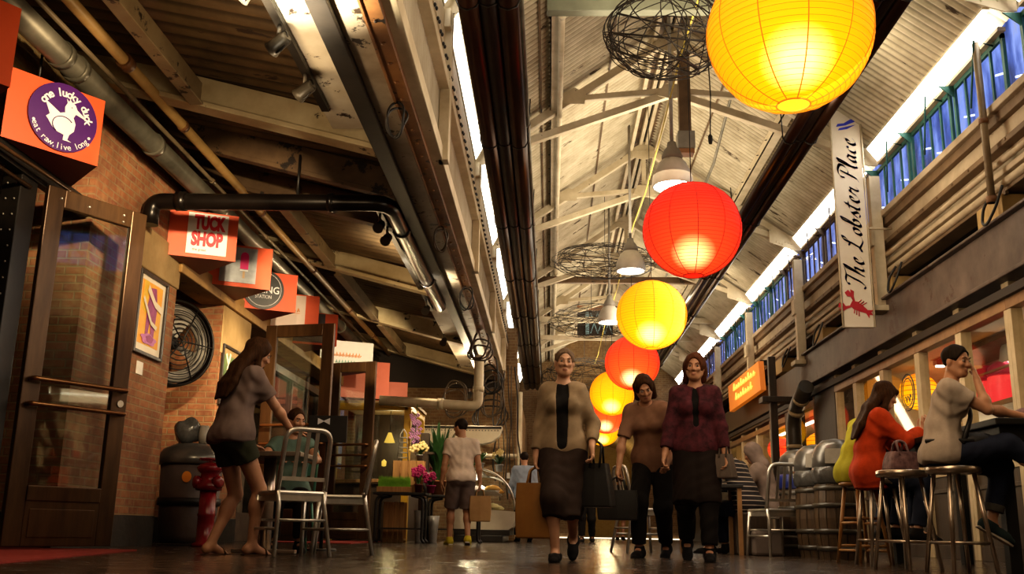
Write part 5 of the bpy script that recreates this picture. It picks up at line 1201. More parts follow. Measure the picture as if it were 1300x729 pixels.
# blade sign with script lettering
t = thing('blade_sign', 'tall cream hanging sign with blue script and a red lobster', 'sign', (3.8,12.05,2.75))
y = 12.05; x0, x1, z0, z1 = 3.615, 3.985, 2.72, 5.60
MB().box((x0,y,z0),(x1,y+.06,z1)).build('board', 'blade_board', t, .006)
m = MB(); m.tube([(x0-.01,y-.01,z0),(x0-.01,y-.01,z1)], .012, 6); m.tube([(x1+.01,y-.01,z0),(x1+.01,y-.01,z1)], .012, 6); m.build('edge', 'cream_steel', t)
m = MB(); m.tube([(3.8,y+.03,4.0),(4.3,y+.03,4.0)], .015, 8); m.build('bracket', 'cream_steel', t)
GL = {'T':(.62,[[(.05,.78),(.02,.92),(.2,1.0),(.45,.95),(.78,1.04)],[(.44,.97),(.36,.6),(.28,.2),(.14,-.02),(.0,.06)]]),
 'h':(.50,[[(.0,.12),(.14,.5),(.26,.98),(.18,1.0),(.08,.5),(.0,.0)],[(.02,.15),(.16,.46),(.28,.44),(.24,.12),(.32,.0),(.46,.12)]]),
 'e':(.40,[[(.0,.14),(.2,.28),(.26,.44),(.14,.46),(.06,.2),(.14,.0),(.26,.02),(.40,.16)]]),
 'L':(.74,[[(.10,.74),(.22,.66),(.42,.86),(.44,1.04),(.32,.98),(.24,.5),(.12,.08),(.0,.06),(.06,.16),(.3,.04),(.5,-.04),(.72,.06)]]),
 'o':(.42,[[(.22,.44),(.08,.36),(.04,.1),(.16,.0),(.28,.14),(.28,.38),(.2,.42),(.28,.34),(.42,.36)]]),
 'b':(.44,[[(.0,.14),(.14,.5),(.24,.98),(.15,1.0),(.07,.5),(.04,.08),(.18,.0),(.30,.16),(.28,.38),(.20,.40),(.30,.32),(.44,.36)]]),
 's':(.36,[[(.0,.12),(.18,.48),(.17,.38),(.27,.14),(.18,.0),(.05,.06)],[(.2,.02),(.36,.14)]]),
 't':(.36,[[(.0,.14),(.14,.46),(.22,.80),(.12,.4),(.08,.08),(.18,.0),(.36,.14)],[(.02,.56),(.34,.60)]]),
 'r':(.40,[[(.0,.14),(.10,.44),(.12,.50),(.18,.40),(.30,.44),(.24,.12),(.30,.0),(.40,.12)]]),
 'P':(.66,[[(.34,.92),(.26,.5),(.16,.06),(.02,-.04)],[(.04,.70),(.06,.94),(.34,1.04),(.62,.92),(.60,.66),(.40,.50),(.22,.54)]]),
 'l':(.30,[[(.0,.12),(.14,.5),(.25,.98),(.16,1.0),(.07,.5),(.06,.06),(.14,.0),(.30,.14)]]),
 'a':(.46,[[(.30,.40),(.16,.46),(.04,.22),(.10,.0),(.24,.14),(.32,.44),(.28,.12),(.34,.0),(.46,.14)]]),
 'c':(.38,[[(.28,.36),(.22,.46),(.08,.32),(.06,.08),(.16,.0),(.38,.16)]])}
def script_text(m, s, o, u, v, W, Hc, nib=.085, slant=.30, lift=.004):
    """brush script: every stroke a ribbon swept by a slanted nib"""
    u, v = Vector(u), Vector(v); n = u.cross(v); tot = sum(.30 if c == ' ' else GL[c][0] for c in s); k = W/tot; x0 = 0
    for c in s:
        if c == ' ': x0 += .30; continue
        wd, st = GL[c]
        for pts in st:
            P_ = [pts[0]]+pts+[pts[-1]]; out = []
            for i in range(1, len(P_)-2):
                a, b, c_, d = P_[i-1], P_[i], P_[i+1], P_[i+2]
                for j in range(7):
                    t_ = j/7; out.append(tuple(.5*(2*b[q]+(c_[q]-a[q])*t_+(2*a[q]-5*b[q]+4*c_[q]-d[q])*t_*t_+(3*b[q]-a[q]-3*c_[q]+d[q])*t_**3) for q in (0,1)))
            out.append(P_[-1]); vs = []
            for i, (x, y_) in enumerate(out):
                w_ = nib*(.55+.45*math.sin(PI*min(1,(i+1)/(len(out)*.9))))
                for sg in (-1,1):
                    X = (x0+x+slant*y_)*k+sg*w_*.8*k; Y_ = (y_*Hc)+sg*w_*.45*k; vs.append(o+u*X+v*Y_+n*lift)
            N_ = len(out); m.add(vs, [(2*i,2*i+1,2*i+3,2*i+2) for i in range(N_-1)]); m.add(vs, [(2*i+2,2*i+3,2*i+1,2*i) for i in range(N_-1)])
        x0 += wd
m = MB(); script_text(m, 'The Lobster Place', Vector((3.91,y-.003,3.20)), (0,0,1), (-1,0,0), 2.0, .235); m.build('lettering', 'letter_blue', t)
# emblem: body, tail fan and two claws, lying on its side
m = MB(); q = Vector((3.80,y-.004,2.98)); U = Vector((.85,0,-.5)).normalized(); V = Vector((.5,0,.85)).normalized()
m.poly([(-.09,-.03),(-.03,-.055),(.06,-.04),(.12,-.025),(.12,.025),(.06,.04),(-.03,.055),(-.09,.03)], q, U, V, .004)
m.poly([(.12,-.02),(.19,-.06),(.17,-.02),(.21,0),(.17,.02),(.19,.06),(.12,.02)], q, U, V, .004)
for s in (-1,1):
    m.poly([(-.08,s*.03),(-.13,s*.07),(-.17,s*.05),(-.22,s*.08),(-.20,s*.13),(-.15,s*.11),(-.18,s*.15),(-.13,s*.15),(-.10,s*.09),(-.06,s*.045)][::s], q, U, V, .004)
    for k in range(3): m.tube([q+U*(-.02+.03*k)+V*s*.045-Vector((0,.002,0)), q+U*(.0+.035*k)+V*s*.10-Vector((0,.002,0))], .006, 5)
m.build('emblem', 'lobster_red', t)
m = MB(); q = Vector((3.80,y-.004,5.42)); m.poly([(-.12,-.05),(.0,-.03),(.12,.02),(.14,.07),(.06,.05),(-.02,.0),(-.10,-.01)], q, (1,0,0), (0,0,1), .004); m.poly([(-.10,-.10),(.02,-.08),(.13,-.02),(.02,-.045),(-.08,-.07)], q, (1,0,0), (0,0,1), .004); m.build('wave_emblem', 'letter_blue', t)
# orange sign
t = thing('shop_sign', 'glowing orange board with yellow script on the right side far down the hall', 'sign', (3.98,20,2.8))
MB().add([(3.96,21.9,2.83),(3.96,18.6,2.86),(4.0,18.9,3.46),(4.0,22.2,3.44),(4.06,21.9,2.83),(4.06,18.6,2.86),(4.10,18.9,3.46),(4.10,22.2,3.44)], [(0,1,2,3),(7,6,5,4),(0,4,5,1),(1,5,6,2),(2,6,7,3),(3,7,4,0)]).build('board', 'sign_orange_lit', t)
m = MB(); rnd = random.Random(12)
for r_, z in ((0,3.24),(1,3.02)):
    for i in range(9 if r_ == 0 else 7):
        yy = 21.3-.26*i-.2*r_; m.tube(bend([(3.95,yy,z-.03),(3.955,yy-.06,z+.08+.05*(i%3==0)),(3.95,yy-.12,z-.04),(3.95,yy-.2,z+.02)],.04), .016, 5)
m.build('script_line', 'sign_yellow_lit', t)
MB().box((4.06,19.0,3.4),(4.25,19.06,3.5)).box((4.06,21.5,3.4),(4.25,21.56,3.5)).build('bracket', 'black_steel', t)
o = MB().box((2.7,23.6,2.25),(4.3,23.75,2.42)).build('cross_beam', 'aisle_beam', None, .01); tag(o, 'grey timber beam jutting out below the orange sign', 'beam')
t = thing('downpipe', 'thick patched downpipe with an elbow in front of the right shopfront', 'pipe', (4.0,16.4,0))
P = bend([(4.0,16.4,0),(4.0,16.4,2.15),(4.04,15.62,2.50)], .3, 8); MB().tube(P, .12, 16).build('tube', 'cast_dark', t)

for c, d in (((4.0,16.4,1.30),(0,0,1)),((4.0,16.4,1.62),(0,0,1)),((4.015,16.22,2.16),(.05,-.6,.7)),((4.03,15.95,2.33),(.06,-.85,.45))):
    MB().lathe([(.125,-.028),(.125,.028)], c, 16, d).build('patch_band', 'pale_frame', t)
o = MB().box((3.75,16.9,0),(3.87,17.02,3.2)).box((3.6,16.8,2.40),(4.19,17.1,2.5)).build('iron_post', 'dark_timber', None, .01); tag(o, 'dark upright post beside the patched downpipe', 'post')
# ------------------------------------------------------------------ bins
def bin_unit(label, x, y, liner):
    t = thing('barrel_bin', label, 'bin', (x,y,0), 0, 'timber bins with domed lids')
    m = MB(); n = 16
    for k in range(n):
        a0, a1 = 2*PI*k/n+.02, 2*PI*(k+1)/n-.02
        prof = [(.25,.0),(.285,.2),(.295,.38),(.285,.55),(.265,.70)]
        vs = [(x+r*math.cos(a),y+r*math.sin(a),z) for r,z in prof for a in (a0,a1)]
        m.add(vs, [(2*i,2*i+1,2*i+3,2*i+2) for i in range(4)])
    m.lathe([(.24,0),(.27,.38),(.25,.70)], (x,y,0), 24); m.build('barrel', 'barrel_timber', t)
    m = MB()
    for z, r in ((.10,.272),(.26,.297),(.50,.295),(.66,.275)): m.lathe([(r,z-.02),(r+.006,z-.02),(r+.006,z+.02),(r,z+.02)], (x,y,0), 28)
    m.build('band', 'cast_dark', t)
    m = MB().lathe([(.27,.70),(.29,.72),(.30,.82),(.285,.86),(.26,.86)], (x,y,0), 28); m.v = [(px+.012*math.sin(40*py+20*pz),py+.012*math.sin(37*px),pz) for px,py,pz in m.v]; m.build('liner_bag', liner, t)
    m = MB().lathe([(.27,.84),(.285,.86),(.28,.96),(.24,1.06),(.15,1.12),(.001,1.14)], (x,y,0), 28); m.build('dome_lid', 'bin_lid', t)
    m = MB(); m.poly([(-.10,-.07),(.10,-.07),(.085,.08),(-.085,.08)], (x-.10,y-.262,.95), (1,-.35,0), (0,.28,.95), .012); m.build('flap', 'cast_grey', t)
    t.scale = (.8,.8,1); return t
bin_unit('timber barrel bin with a domed lid, nearest the wooden stool', 2.78, 9.8, 'bag_plastic')
bin_unit('timber barrel bin with a domed lid, in the middle of the three', 2.76, 10.45, 'bag_plastic')
bin_unit('timber barrel bin with a blue liner, nearest the seated pair', 2.74, 11.1, 'blue_liner')
# ------------------------------------------------------------------ stools and bar table
def stool(label, loc, mm, group, h=.67, rz=0, seat_r=.17, square=False):
    t = thing('bar_stool', label, 'stool', loc, rz, group)
    def B(f, nm, bev=0): m = MB(); f(m); return m.build(nm, mm, t, bev, world=False)
    if square: B(lambda m: m.lathe([(.001,h-.035),(seat_r*.92,h-.035),(seat_r,h-.028),(seat_r,h-.008),(seat_r*.94,h),(.001,h)], (0,0,0), 28), 'seat')
    else: B(lambda m: m.lathe([(.001,h-.045),(seat_r-.006,h-.045),(seat_r,h-.04),(seat_r,h-.006),(seat_r-.008,h),(seat_r*.6,h-.004),(.001,h-.006)], (0,0,0), 32), 'seat')
    r0 = seat_r*.72; r1 = .195; lr = .017 if square else .014
    pts = []
    for k in range(4):
        a = PI/4+k*PI/2; p = Vector((r0*math.cos(a),r0*math.sin(a),h-.04)); q = Vector((r1*1.1*math.cos(a),r1*1.1*math.sin(a),0)); pts.append((p,q))
        B(lambda m: m.tube([p,q], [lr,lr*(1 if not square else .85)], 12), 'leg')
    for zi, f in enumerate((.70,) if not square else (.42,.78)):
        for k in range(4):
            a = pts[k][0].lerp(pts[k][1],f+.06*(k%2)*(square)); b = pts[(k+1)%4][0].lerp(pts[(k+1)%4][1],f+.06*(k%2)*(square)); B(lambda m: m.tube([a,b], lr*.7, 8), 'rung')
    return t
s1 = stool('steel bar stool under the woman with crossed legs', (2.63,6.62,0), 'steel_tube', 'round steel bar stools', rz=.2)
dup(s1, (2.46,7.10,0), .5, 'empty steel bar stool between the two seated women')
dup(s1, (2.62,8.12,0), .1, 'steel bar stool under the woman in the orange sweater')
stool('wooden bar stool under the person in lime green', (2.66,8.72,0), 'stool_wood', None, rz=.35, square=True)
t = thing('bar_table', 'black high table the two seated women lean on', 'table', (3.3,7.0,0))
MB().box((2.86,6.45,.93),(3.75,9.2,.975)).box((2.9,6.5,.83),(3.7,9.15,.93)).build('tabletop', 'table_dark', t, .008)
for y in (6.75,8.9): MB().box((2.98,y-.04,0),(3.06,y+.04,.84)).build('leg', 'table_dark', t, .004); MB().box((3.55,y-.04,0),(3.63,y+.04,.84)).build('leg', 'table_dark', t, .004)
tag(MB().lathe([(.03,0),(.033,.10),(.03,.10),(.027,.01)], (3.05,8.5,.976), 14).build('drinking_cup', 'enamel_white'), 'small cup on the black table in front of the orange sweater woman', 'cup')
tag(MB().ell((3.32,6.9,1.04), (.15,.12,.065), 18, 10).build('crumpled_bag', 'bag_floral'), 'crumpled patterned bag lying on the black table', 'bag')
# ------------------------------------------------------------------ table with the seated pair on the right
t = thing('cafe_table', 'small dark square table in front of the striped sweater diner', 'table', (1.78,11.15,0))
MB().box((1.45,10.85,.70),(2.08,11.5,.735)).build('tabletop', 'table_dark', t, .006)
for sx in (1.49,2.04):
    for sy in (10.89,11.46): MB().box((sx-.022,sy-.022,0),(sx+.022,sy+.022,.70)).build('leg', 'transom_wood', t)
dup(wc, (2.36,10.7,0), math.radians(18), 'dark silver chair with its back to us behind the striped sweater diner')
dup(wc, (1.02,11.3,0), math.radians(-70), 'silver metal chair on the left of the dark cafe table')
dup(wc, (2.62,12.1,0), math.radians(70), 'metal chair under the person in the grey hood')
tag(MB().lathe([(.035,0),(.04,.11),(.036,.11),(.03,.01)], (1.86,11.1,.736), 14).build('drinking_cup', 'blue_liner'), 'blue cup on the dark cafe table', 'cup')
tag(MB().lathe([(.03,0),(.03,.12),(.012,.17),(.012,.21)], (1.72,11.2,.736), 14).build('bottle', 'vase_grey'), 'small bottle on the dark cafe table', 'bottle')
tag(MB().box((2.14,10.75,.0),(2.46,10.9,.26)).build('shopping_bag', 'bag_grey', None, .03), 'grey bag on the floor under the dark silver chair', 'bag')
# ------------------------------------------------------------------ lights
def light(kind, name, loc, energy, col, size=.2, rot=None, spot=None, target=None, shape=None, sy=None):
    l = bpy.data.lights.new(name, kind); l.energy = energy; l.color = col
    o = bpy.data.objects.new(name, l); COL.objects.link(o); o.location = loc
    if kind == 'AREA':
        l.size = size
        if sy: l.shape = 'RECTANGLE'; l.size_y = sy
    else: l.shadow_soft_size = size
    if kind == 'SPOT': l.spot_size = spot or 1.0; l.spot_blend = .6
    if target is not None: o.rotation_euler = (Vector(target)-Vector(loc)).to_track_quat('-Z','Y').to_euler()
    return o
W1 = (1,.78,.48)
# track spots onto signs and piers, then unseen fill for aisle and soffit boards
for (x,y,z), tg, e, s in (((-2.0,5.6,3.5),(-4.2,7.2,3.35),170,.7),((-2.0,6.3,3.5),(-4.2,9.6,2.6),150,.8),((-2.0,7.0,3.5),(-4.0,11.9,3.2),170,.7),
        ((-2.0,10.4,3.4),(-3.9,12.9,3.3),170,.6),((-2.0,10.8,3.4),(-4.2,13.0,1.8),200,.6),((-2.0,14.6,3.4),(-3.7,18.1,3.2),230,.7),((-2.0,17.2,3.4),(-2.2,15.6,1.1),60,.9),((-1.8,21.2,3.2),(-1.9,17.2,2.3),170,1.3)):
    light('SPOT','track_spot',(x,y,z-.22),e*2,W1,.04,spot=s,target=tg)
for y, e in ((6.5,20),(13.0,26),(19.5,30)): light('POINT','aisle_glow',(-2.3,y,3.05),e,(1,.72,.4),.25)
light('SPOT','soffit_fill',(-1.78,5.4,2.75),420,(1,.88,.65),.05,spot=1.9,target=(-1.74,5.3,3.7))  # unseen uplight added below the white board to brighten it
light('SPOT','soffit_fill',(-1.85,12.6,2.95),200,(1,.88,.65),.05,spot=1.7,target=(-1.74,12.7,3.7))
# warm glow from shops and corridor, then unseen washes and fills added for brightness
light('AREA','shop_glow',(6.2,9.5,2.4),130,(1,.72,.4),2,sy=8,target=(6.2,9.5,0))
light('AREA','shop_glow',(6.2,20,2.4),90,(1,.7,.4),2,sy=5,target=(6.2,20,0))
light('POINT','corridor_glow',(2.2,36,2.6),55,(1,.75,.4),.3); light('POINT','corridor_glow',(2.2,41,2.6),55,(1,.75,.4),.3)
light('POINT','stall_glow',(-2.9,18.3,1.8),18,(1,.75,.4),.1)
light('SPOT','counter_spot',(-1.6,20.6,3.0),90,(1,.85,.6),.06,spot=1.5,target=(-1.3,21.8,1.0))
light('AREA','floor_fill',(1.5,27,4.5),45,(1,.8,.5),1.5,sy=6,target=(1.5,27,0))  # unseen area light over the far floor, aimed down
for y in (7,15,23,30): light('AREA','roof_wash',(1.6,y,5.0),105,(1,.86,.62),2.5,sy=5,target=(1.6,y,9))
light('AREA','cornice_wash',(2.6,10,4.6),120,(1,.84,.6),.5,sy=8,target=(4.4,10,3.7))
light('AREA','cornice_wash',(2.6,20,4.6),110,(1,.84,.6),.5,sy=8,target=(4.4,20,3.7))

for y in (7,13,19,26): light('AREA','clerestory_wash',(1.9,y,4.0),55,(1,.85,.62),.8,sy=4,target=(-1.2,y,4.2))
for y in (4.5,11,18): light('AREA','hall_fill',(.6,y,4.3),32,(1,.76,.48),2.2,sy=4,target=(.6,y,0))
light('SPOT','pier_spot',(-1.9,6.3,3.35),520,(1,.8,.5),.05,spot=.75,target=(-4.2,9.4,2.9))
light('SPOT','pier_spot',(-1.9,10.6,3.35),600,(1,.75,.42),.05,spot=.6,target=(-4.2,12.7,2.0))
light('POINT','left_fill',(-1.9,6.5,2.9),16,(1,.76,.48),.12)
light('AREA','right_fill',(1.6,5.5,3.0),40,(1,.74,.45),1.2,sy=3,target=(3.4,8.0,1.0))

for y, e in ((6.5,22),(10.5,28),(13.6,22),(18,24),(22,24)): light('POINT','shop_fill',(6.0,y,1.3),e,(1,.76,.46),.3)

light('SPOT','stall_spot',(-1.7,14.2,3.2),300,(1,.8,.5),.06,spot=.75,target=(-2.2,16.6,1.1))  # extra spot added to brighten the flower stall

light('POINT','front_fill',(-.3,3.2,2.6),30,(1,.78,.52),.2)
# ------------------------------------------------------------------ people
V3 = lambda *a: np.array(a, dtype=np.float64)
def nz(v): v = np.asarray(v, float); return v/max(np.linalg.norm(v),1e-9)
class SDF:
    """signed distance grid made of blended rounded cones and ellipsoids, meshed by surface nets"""
    def __init__(s, lo, hi, h):
        s.lo = np.array(lo, float)-3*h; s.h = h
        s.n = np.ceil((np.array(hi, float)+3*h-s.lo)/h).astype(int)+1
        s.f = np.full(s.n, 1.0, np.float32)
    def win(s, a, b):
        i0 = np.clip(np.floor((a-s.lo)/s.h).astype(int),0,s.n-1); i1 = np.clip(np.ceil((b-s.lo)/s.h).astype(int)+1,1,s.n)
        sl = tuple(slice(x,y) for x,y in zip(i0,i1))
        g = [ (s.lo[k]+s.h*np.arange(i0[k],i1[k])).astype(np.float32) for k in range(3)]
        return sl, g[0][:,None,None], g[1][None,:,None], g[2][None,None,:]
    def merge(s, sl, d, k):
        f = s.f[sl]
        if k > 0:
            hh = np.maximum(k-np.abs(f-d),0)/k; s.f[sl] = np.minimum(f,d)-hh*hh*k*.25
        else: s.f[sl] = np.minimum(f,d)
    def cone(s, a, b, ra, rb, k=.03, sq=None, caps=(), wr=0, cut=False):
        a = np.asarray(a,float); b = np.asarray(b,float); R = max(ra,rb)+k+2*s.h+wr
        sl, x, y, z = s.win(np.minimum(a,b)-R, np.maximum(a,b)+R)
        if any(q.stop<=q.start for q in sl): return
        px, py, pz = x-a[0], y-a[1], z-a[2]
        if sq is not None:
            n, sc = sq; dd = (px*n[0]+py*n[1]+pz*n[2])*(1/sc-1); px = px+dd*n[0]; py = py+dd*n[1]; pz = pz+dd*n[2]
            ab = b-a; ab = ab+n*np.dot(ab,n)*(1/sc-1)
        else: ab = b-a
        L2 = max(np.dot(ab,ab),1e-9)
        t = np.clip((px*ab[0]+py*ab[1]+pz*ab[2])/L2,0,1)
        d = np.sqrt((px-t*ab[0])**2+(py-t*ab[1])**2+(pz-t*ab[2])**2)-(ra+(rb-ra)*t)
        if sq is not None: d = d*(.5+.5*sc)
        if wr: d = d+wr*(np.sin(38*x+21*z+3*np.sin(17*y))*np.sin(31*y-26*z+2*np.sin(19*x)))
        for p, nn in caps: d = np.maximum(d, (x-p[0])*nn[0]+(y-p[1])*nn[1]+(z-p[2])*nn[2])
        if cut: s.f[sl] = np.maximum(s.f[sl], -d)
        else: s.merge(sl, d, k)
    def ell(s, c, r, ax=None, k=.02, cut=False, kc=.01, caps=(), wr=0):
        c = np.asarray(c,float); R = max(r)+k+2*s.h; sl, x, y, z = s.win(c-R, c+R)
        if any(q.stop<=q.start for q in sl): return
        px, py, pz = x-c[0], y-c[1], z-c[2]
        if ax is not None: px, py, pz = [px*v[0]+py*v[1]+pz*v[2] for v in ax]
        q = np.sqrt((px/r[0])**2+(py/r[1])**2+(pz/r[2])**2); q2 = np.sqrt((px/r[0]**2)**2+(py/r[1]**2)**2+(pz/r[2]**2)**2)
        d = q*(q-1)/np.maximum(q2,1e-6)
        if wr: d = d+wr*np.sin(60*x+40*z)*np.sin(55*y-30*z)
        for p, nn in caps: d = np.maximum(d, (x-p[0])*nn[0]+(y-p[1])*nn[1]+(z-p[2])*nn[2])
        if cut:
            f = s.f[sl]; e = -d; hh = np.maximum(kc-np.abs(f-e),0)/kc; s.f[sl] = np.maximum(f,e)+hh*hh*kc*.25
        else: s.merge(sl, d, k)
    def clip(s, p, n):
        n = np.asarray(n,float); x, y, z = [(s.lo[k]+s.h*np.arange(s.n[k])).astype(np.float32) for k in range(3)]
        s.f = np.maximum(s.f, ((x-p[0])*n[0])[:,None,None]+((y-p[1])*n[1])[None,:,None]+((z-p[2])*n[2])[None,None,:])
    def mesh(s):
        f = s.f; ins = f < 0
        c = np.zeros(tuple(np.array(f.shape)-1), np.int8)
        for i in (0,1):
            for j in (0,1):
                for k in (0,1): c += ins[i:f.shape[0]-1+i, j:f.shape[1]-1+j, k:f.shape[2]-1+k]
        act = np.argwhere((c>0)&(c<8))
        if len(act) == 0: return np.zeros((0,3)), np.zeros((0,4),int)
        idx = np.full(c.shape, -1, np.int32); idx[tuple(act.T)] = np.arange(len(act))
        acc = np.zeros((len(act),3)); cnt = np.zeros(len(act)); cor = [(i,j,k) for i in (0,1) for j in (0,1) for k in (0,1)]
        vals = {q: f[tuple((act+np.array(q)).T)] for q in cor}
        for q in cor:
            for a in range(3):
                if q[a]: continue
                r = list(q); r[a] = 1; r = tuple(r); va, vb = vals[q], vals[r]; m = (va<0)!=(vb<0)
                t = np.where(m, va/np.where(m, va-vb, 1), 0); p = np.array(q,float)[None,:].repeat(len(act),0); p[:,a] += t
                acc[m] += p[m]; cnt[m] += 1
        v = s.lo+(act+acc/np.maximum(cnt,1)[:,None])*s.h
        quads = []
        for a in range(3):
            b, d = (a+1)%3, (a+2)%3
            s0 = [slice(None)]*3; s1 = [slice(None)]*3; s0[a] = slice(0,-1); s1[a] = slice(1,None)
            A, B = ins[tuple(s0)], ins[tuple(s1)]; e = np.argwhere(A!=B)
            e = e[(e[:,b]>0)&(e[:,d]>0)&(e[:,b]<f.shape[b]-1)&(e[:,d]<f.shape[d]-1)]
            w = A[tuple(e.T)]
            def at(db, dd): q = e.copy(); q[:,b] -= db; q[:,d] -= dd; return idx[tuple(q.T)]
            Q = np.stack([at(1,1),at(0,1),at(0,0),at(1,0)],1); Q[~w] = Q[~w][:,::-1]; quads.append(Q)
        return v, np.concatenate(quads)
    def build(s, name, mats, parent=None, pick=None):
        v, q = s.mesh()
        ok = (q>=0).all(1); q = q[ok]
        me = bpy.data.meshes.new(name); me.from_pydata(v.tolist(), [], q.tolist()); me.polygons.foreach_set('use_smooth', [True]*len(me.polygons))
        for m in (mats if isinstance(mats, (list,tuple)) else [mats]): me.materials.append(MATS[m])
        if pick is not None: me.polygons.foreach_set('material_index', pick(v[q].mean(1)).astype(np.int32))
        me.update(); o = bpy.data.objects.new(name, me); COL.objects.link(o); o.parent = parent; return o
def ik(a, b, l1, l2, hint):
    a = np.asarray(a,float); b = np.asarray(b,float); d = b-a; L = np.linalg.norm(d)
    if L > (l1+l2)*.995: b = a+d*((l1+l2)*.995/L); d = b-a; L = np.linalg.norm(d)
    x = (l1*l1-l2*l2+L*L)/(2*L); h = math.sqrt(max(l1*l1-x*x,0)); u = d/L
    hv = np.asarray(hint,float); hv = nz(hv-u*np.dot(hv,u)); return a+u*x+hv*h, b
def person(label, loc, rz, pose, look, S=1.0, h=.007, group=None):
    """pose and look are in the figure's own frame: x right, y ahead, z up, for a height of 1.70 m times S"""
    g = lambda k, d: pose.get(k, d)
    fem = look.get('fem', True)
    Pv = V3(*g('P',(0,0,.93)))
    u = nz(g('spine',(0,.03,1))); tw = g('twist',0.0); r0 = V3(math.cos(g('hip',0)),math.sin(g('hip',0)),0)
    r0 = nz(r0-u*np.dot(r0,u)); f0 = np.cross(u,r0)
    r = nz(r0*math.cos(tw)+f0*math.sin(tw)); f = np.cross(u,r)
    u2 = nz(g('upper',tuple(u))); C = Pv+u*.18+u2*.16; N = C+u2*.19
    hy, hp, ht = g('head',(0,0,0))
    hu = nz(u2*.5+V3(0,0,1)*.5); hr = nz(r-hu*np.dot(r,hu)); hf = np.cross(hu,hr)
    hr, hf = hr*math.cos(hy)+hf*math.sin(hy), hf*math.cos(hy)-hr*math.sin(hy)
    hf, hu = hf*math.cos(hp)+hu*math.sin(hp), hu*math.cos(hp)-hf*math.sin(hp)
    hr, hu = hr*math.cos(ht)+hu*math.sin(ht), hu*math.cos(ht)-hr*math.sin(ht)
    Hc = N+nz(u2*.7+hu*.3)*.055+hu*.115+hf*.03
    sw = look.get('sw', .158 if fem else .188)
    SH = {s: C+u2*.122+r*s*sw for s in (-1,1)}; HP = {s: Pv+r0*s*.088-u*.03 for s in (-1,1)}
    EL_, WR, KN, AN = {}, {}, {}, {}
    for s, n in ((-1,'L'),(1,'R')):
        w_ = V3(*g('W'+n,(s*.24,.03,.84))); EL_[s], WR[s] = ik(SH[s], w_, .295, .25, g('E'+n,(s*.3,-1,-.1)))
        a_ = V3(*g('A'+n,(s*.10,-.02,.085))); KN[s], AN[s] = ik(HP[s], a_, .43, .41, g('K'+n,(s*.05,1,0)))
    fd = {s: nz(g('F'+n,(s*.12,1,-.12))) for s, n in ((-1,'L'),(1,'R'))}
    hd = {s: nz(g('H'+n, tuple(nz(WR[s]-EL_[s])))) for s, n in ((-1,'L'),(1,'R'))}
    pn = {s: nz(g('N'+n, (-s,0,0))) for s, n in ((-1,'L'),(1,'R'))}; curl = {-1: g('CL',.35), 1: g('CR',.35)}
    allp = [Pv,C,N,Hc]+[d[s] for d in (SH,EL_,WR,KN,AN,HP) for s in d]+[AN[s]+fd[s]*.2 for s in fd]+[WR[s]+hd[s]*.2 for s in hd]
    lo = np.min(allp,0)-.19; hi = np.max(allp,0)+.19; lo[2] = min(lo[2], 0)
    hs = h/S
    B = SDF(lo, hi, hs)
    # trunk
    def trunk(B, off=0, k=.05, wr=0, upto=True, caps=()):
        q = (f0,.80); q2 = (f,.74)
        B.cone(Pv-r0*.055,Pv+r0*.055,.118+off,.118+off,k,q,caps,wr)
        for s in (-1,1): B.ell(Pv+r0*s*.065-f0*.05-u*.03,(.085+off,.08+off,.09+off),None,k,caps=caps,wr=wr)
        wr_ = .098 if fem else .115
        B.cone(Pv+u*.06-r0*.03,Pv+u*.17+r*.0,.112+off,wr_+.012+off,k,q,caps,wr); B.cone(Pv+u*.06+r0*.03,Pv+u*.17,.112+off,wr_+.012+off,k,q,caps,wr)
        cw = .055 if fem else .068
        B.cone(C-r*cw,C+r*cw,.112+off,.112+off,k,q2,caps,wr)
        B.cone(Pv+u*.17,C,wr_+.012+off,.115+off,k,q2,caps,wr)
        if fem:
            for s in (-1,1): B.ell(C+f*.075+r*s*.065+u2*.005,(.062+off,.055+off,.062+off),None,k*.7,caps=caps,wr=wr)
        for s in (-1,1): B.cone(C+u2*.10+r*s*.05,SH[s]-r*s*.012,.068+off,.050+off*.8,k,None,caps,wr); B.cone(N-u2*.02,SH[s]-r*s*.03+u2*.005,.045+off*.7,.038+off*.7,.05,None,caps,wr)
    trunk(B)
    B.cone(N-u2*.06,Hc-hu*.06-hf*.025,.056 if fem else .064,.05 if fem else .056,.03)
    for s in (-1,1):
        B.cone(SH[s],EL_[s],.050 if fem else .056,.037 if fem else .041,.025); B.cone(EL_[s],WR[s],.038 if fem else .042,.026 if fem else .03,.012)
        md = EL_[s]*.7+WR[s]*.3; B.ell(md,(.043,.043,.043),None,.03)
        B.cone(HP[s],KN[s],.088,.056,.04); B.cone(KN[s],AN[s],.054,.036,.02)
        cd = nz(KN[s]-AN[s]); bk = nz(np.cross(np.cross(fd[s],cd),cd)); 
        if np.dot(bk,fd[s])>0: bk = -bk
        cf = KN[s]*.68+AN[s]*.32+bk*.014; B.ell(cf,(.05,.05,.07),None,.04)
        up = nz(V3(0,0,1)-fd[s]*fd[s][2]) if abs(fd[s][2])<.9 else nz(cd-fd[s]*np.dot(cd,fd[s]))
        hl = AN[s]-up*.045-fd[s]*.03; B.ell(hl,(.035,.04,.04),None,.03)
        B.cone(AN[s]-up*.03+fd[s]*.03,AN[s]-up*.06+fd[s]*.13,.036,.026,.03); B.cone(AN[s]-up*.06+fd[s]*.12,AN[s]-up*.065+fd[s]*.165,.034,.022,.02,(up,.6))
        # hand
        d, n = hd[s], nz(pn[s]-hd[s]*np.dot(pn[s],hd[s])); sd = np.cross(n,d)*(1 if s>0 else -1); W = WR[s]
        if np.dot(sd, V3(*g('T'+('L' if s<0 else 'R'),tuple(sd)))) < 0: sd = -sd
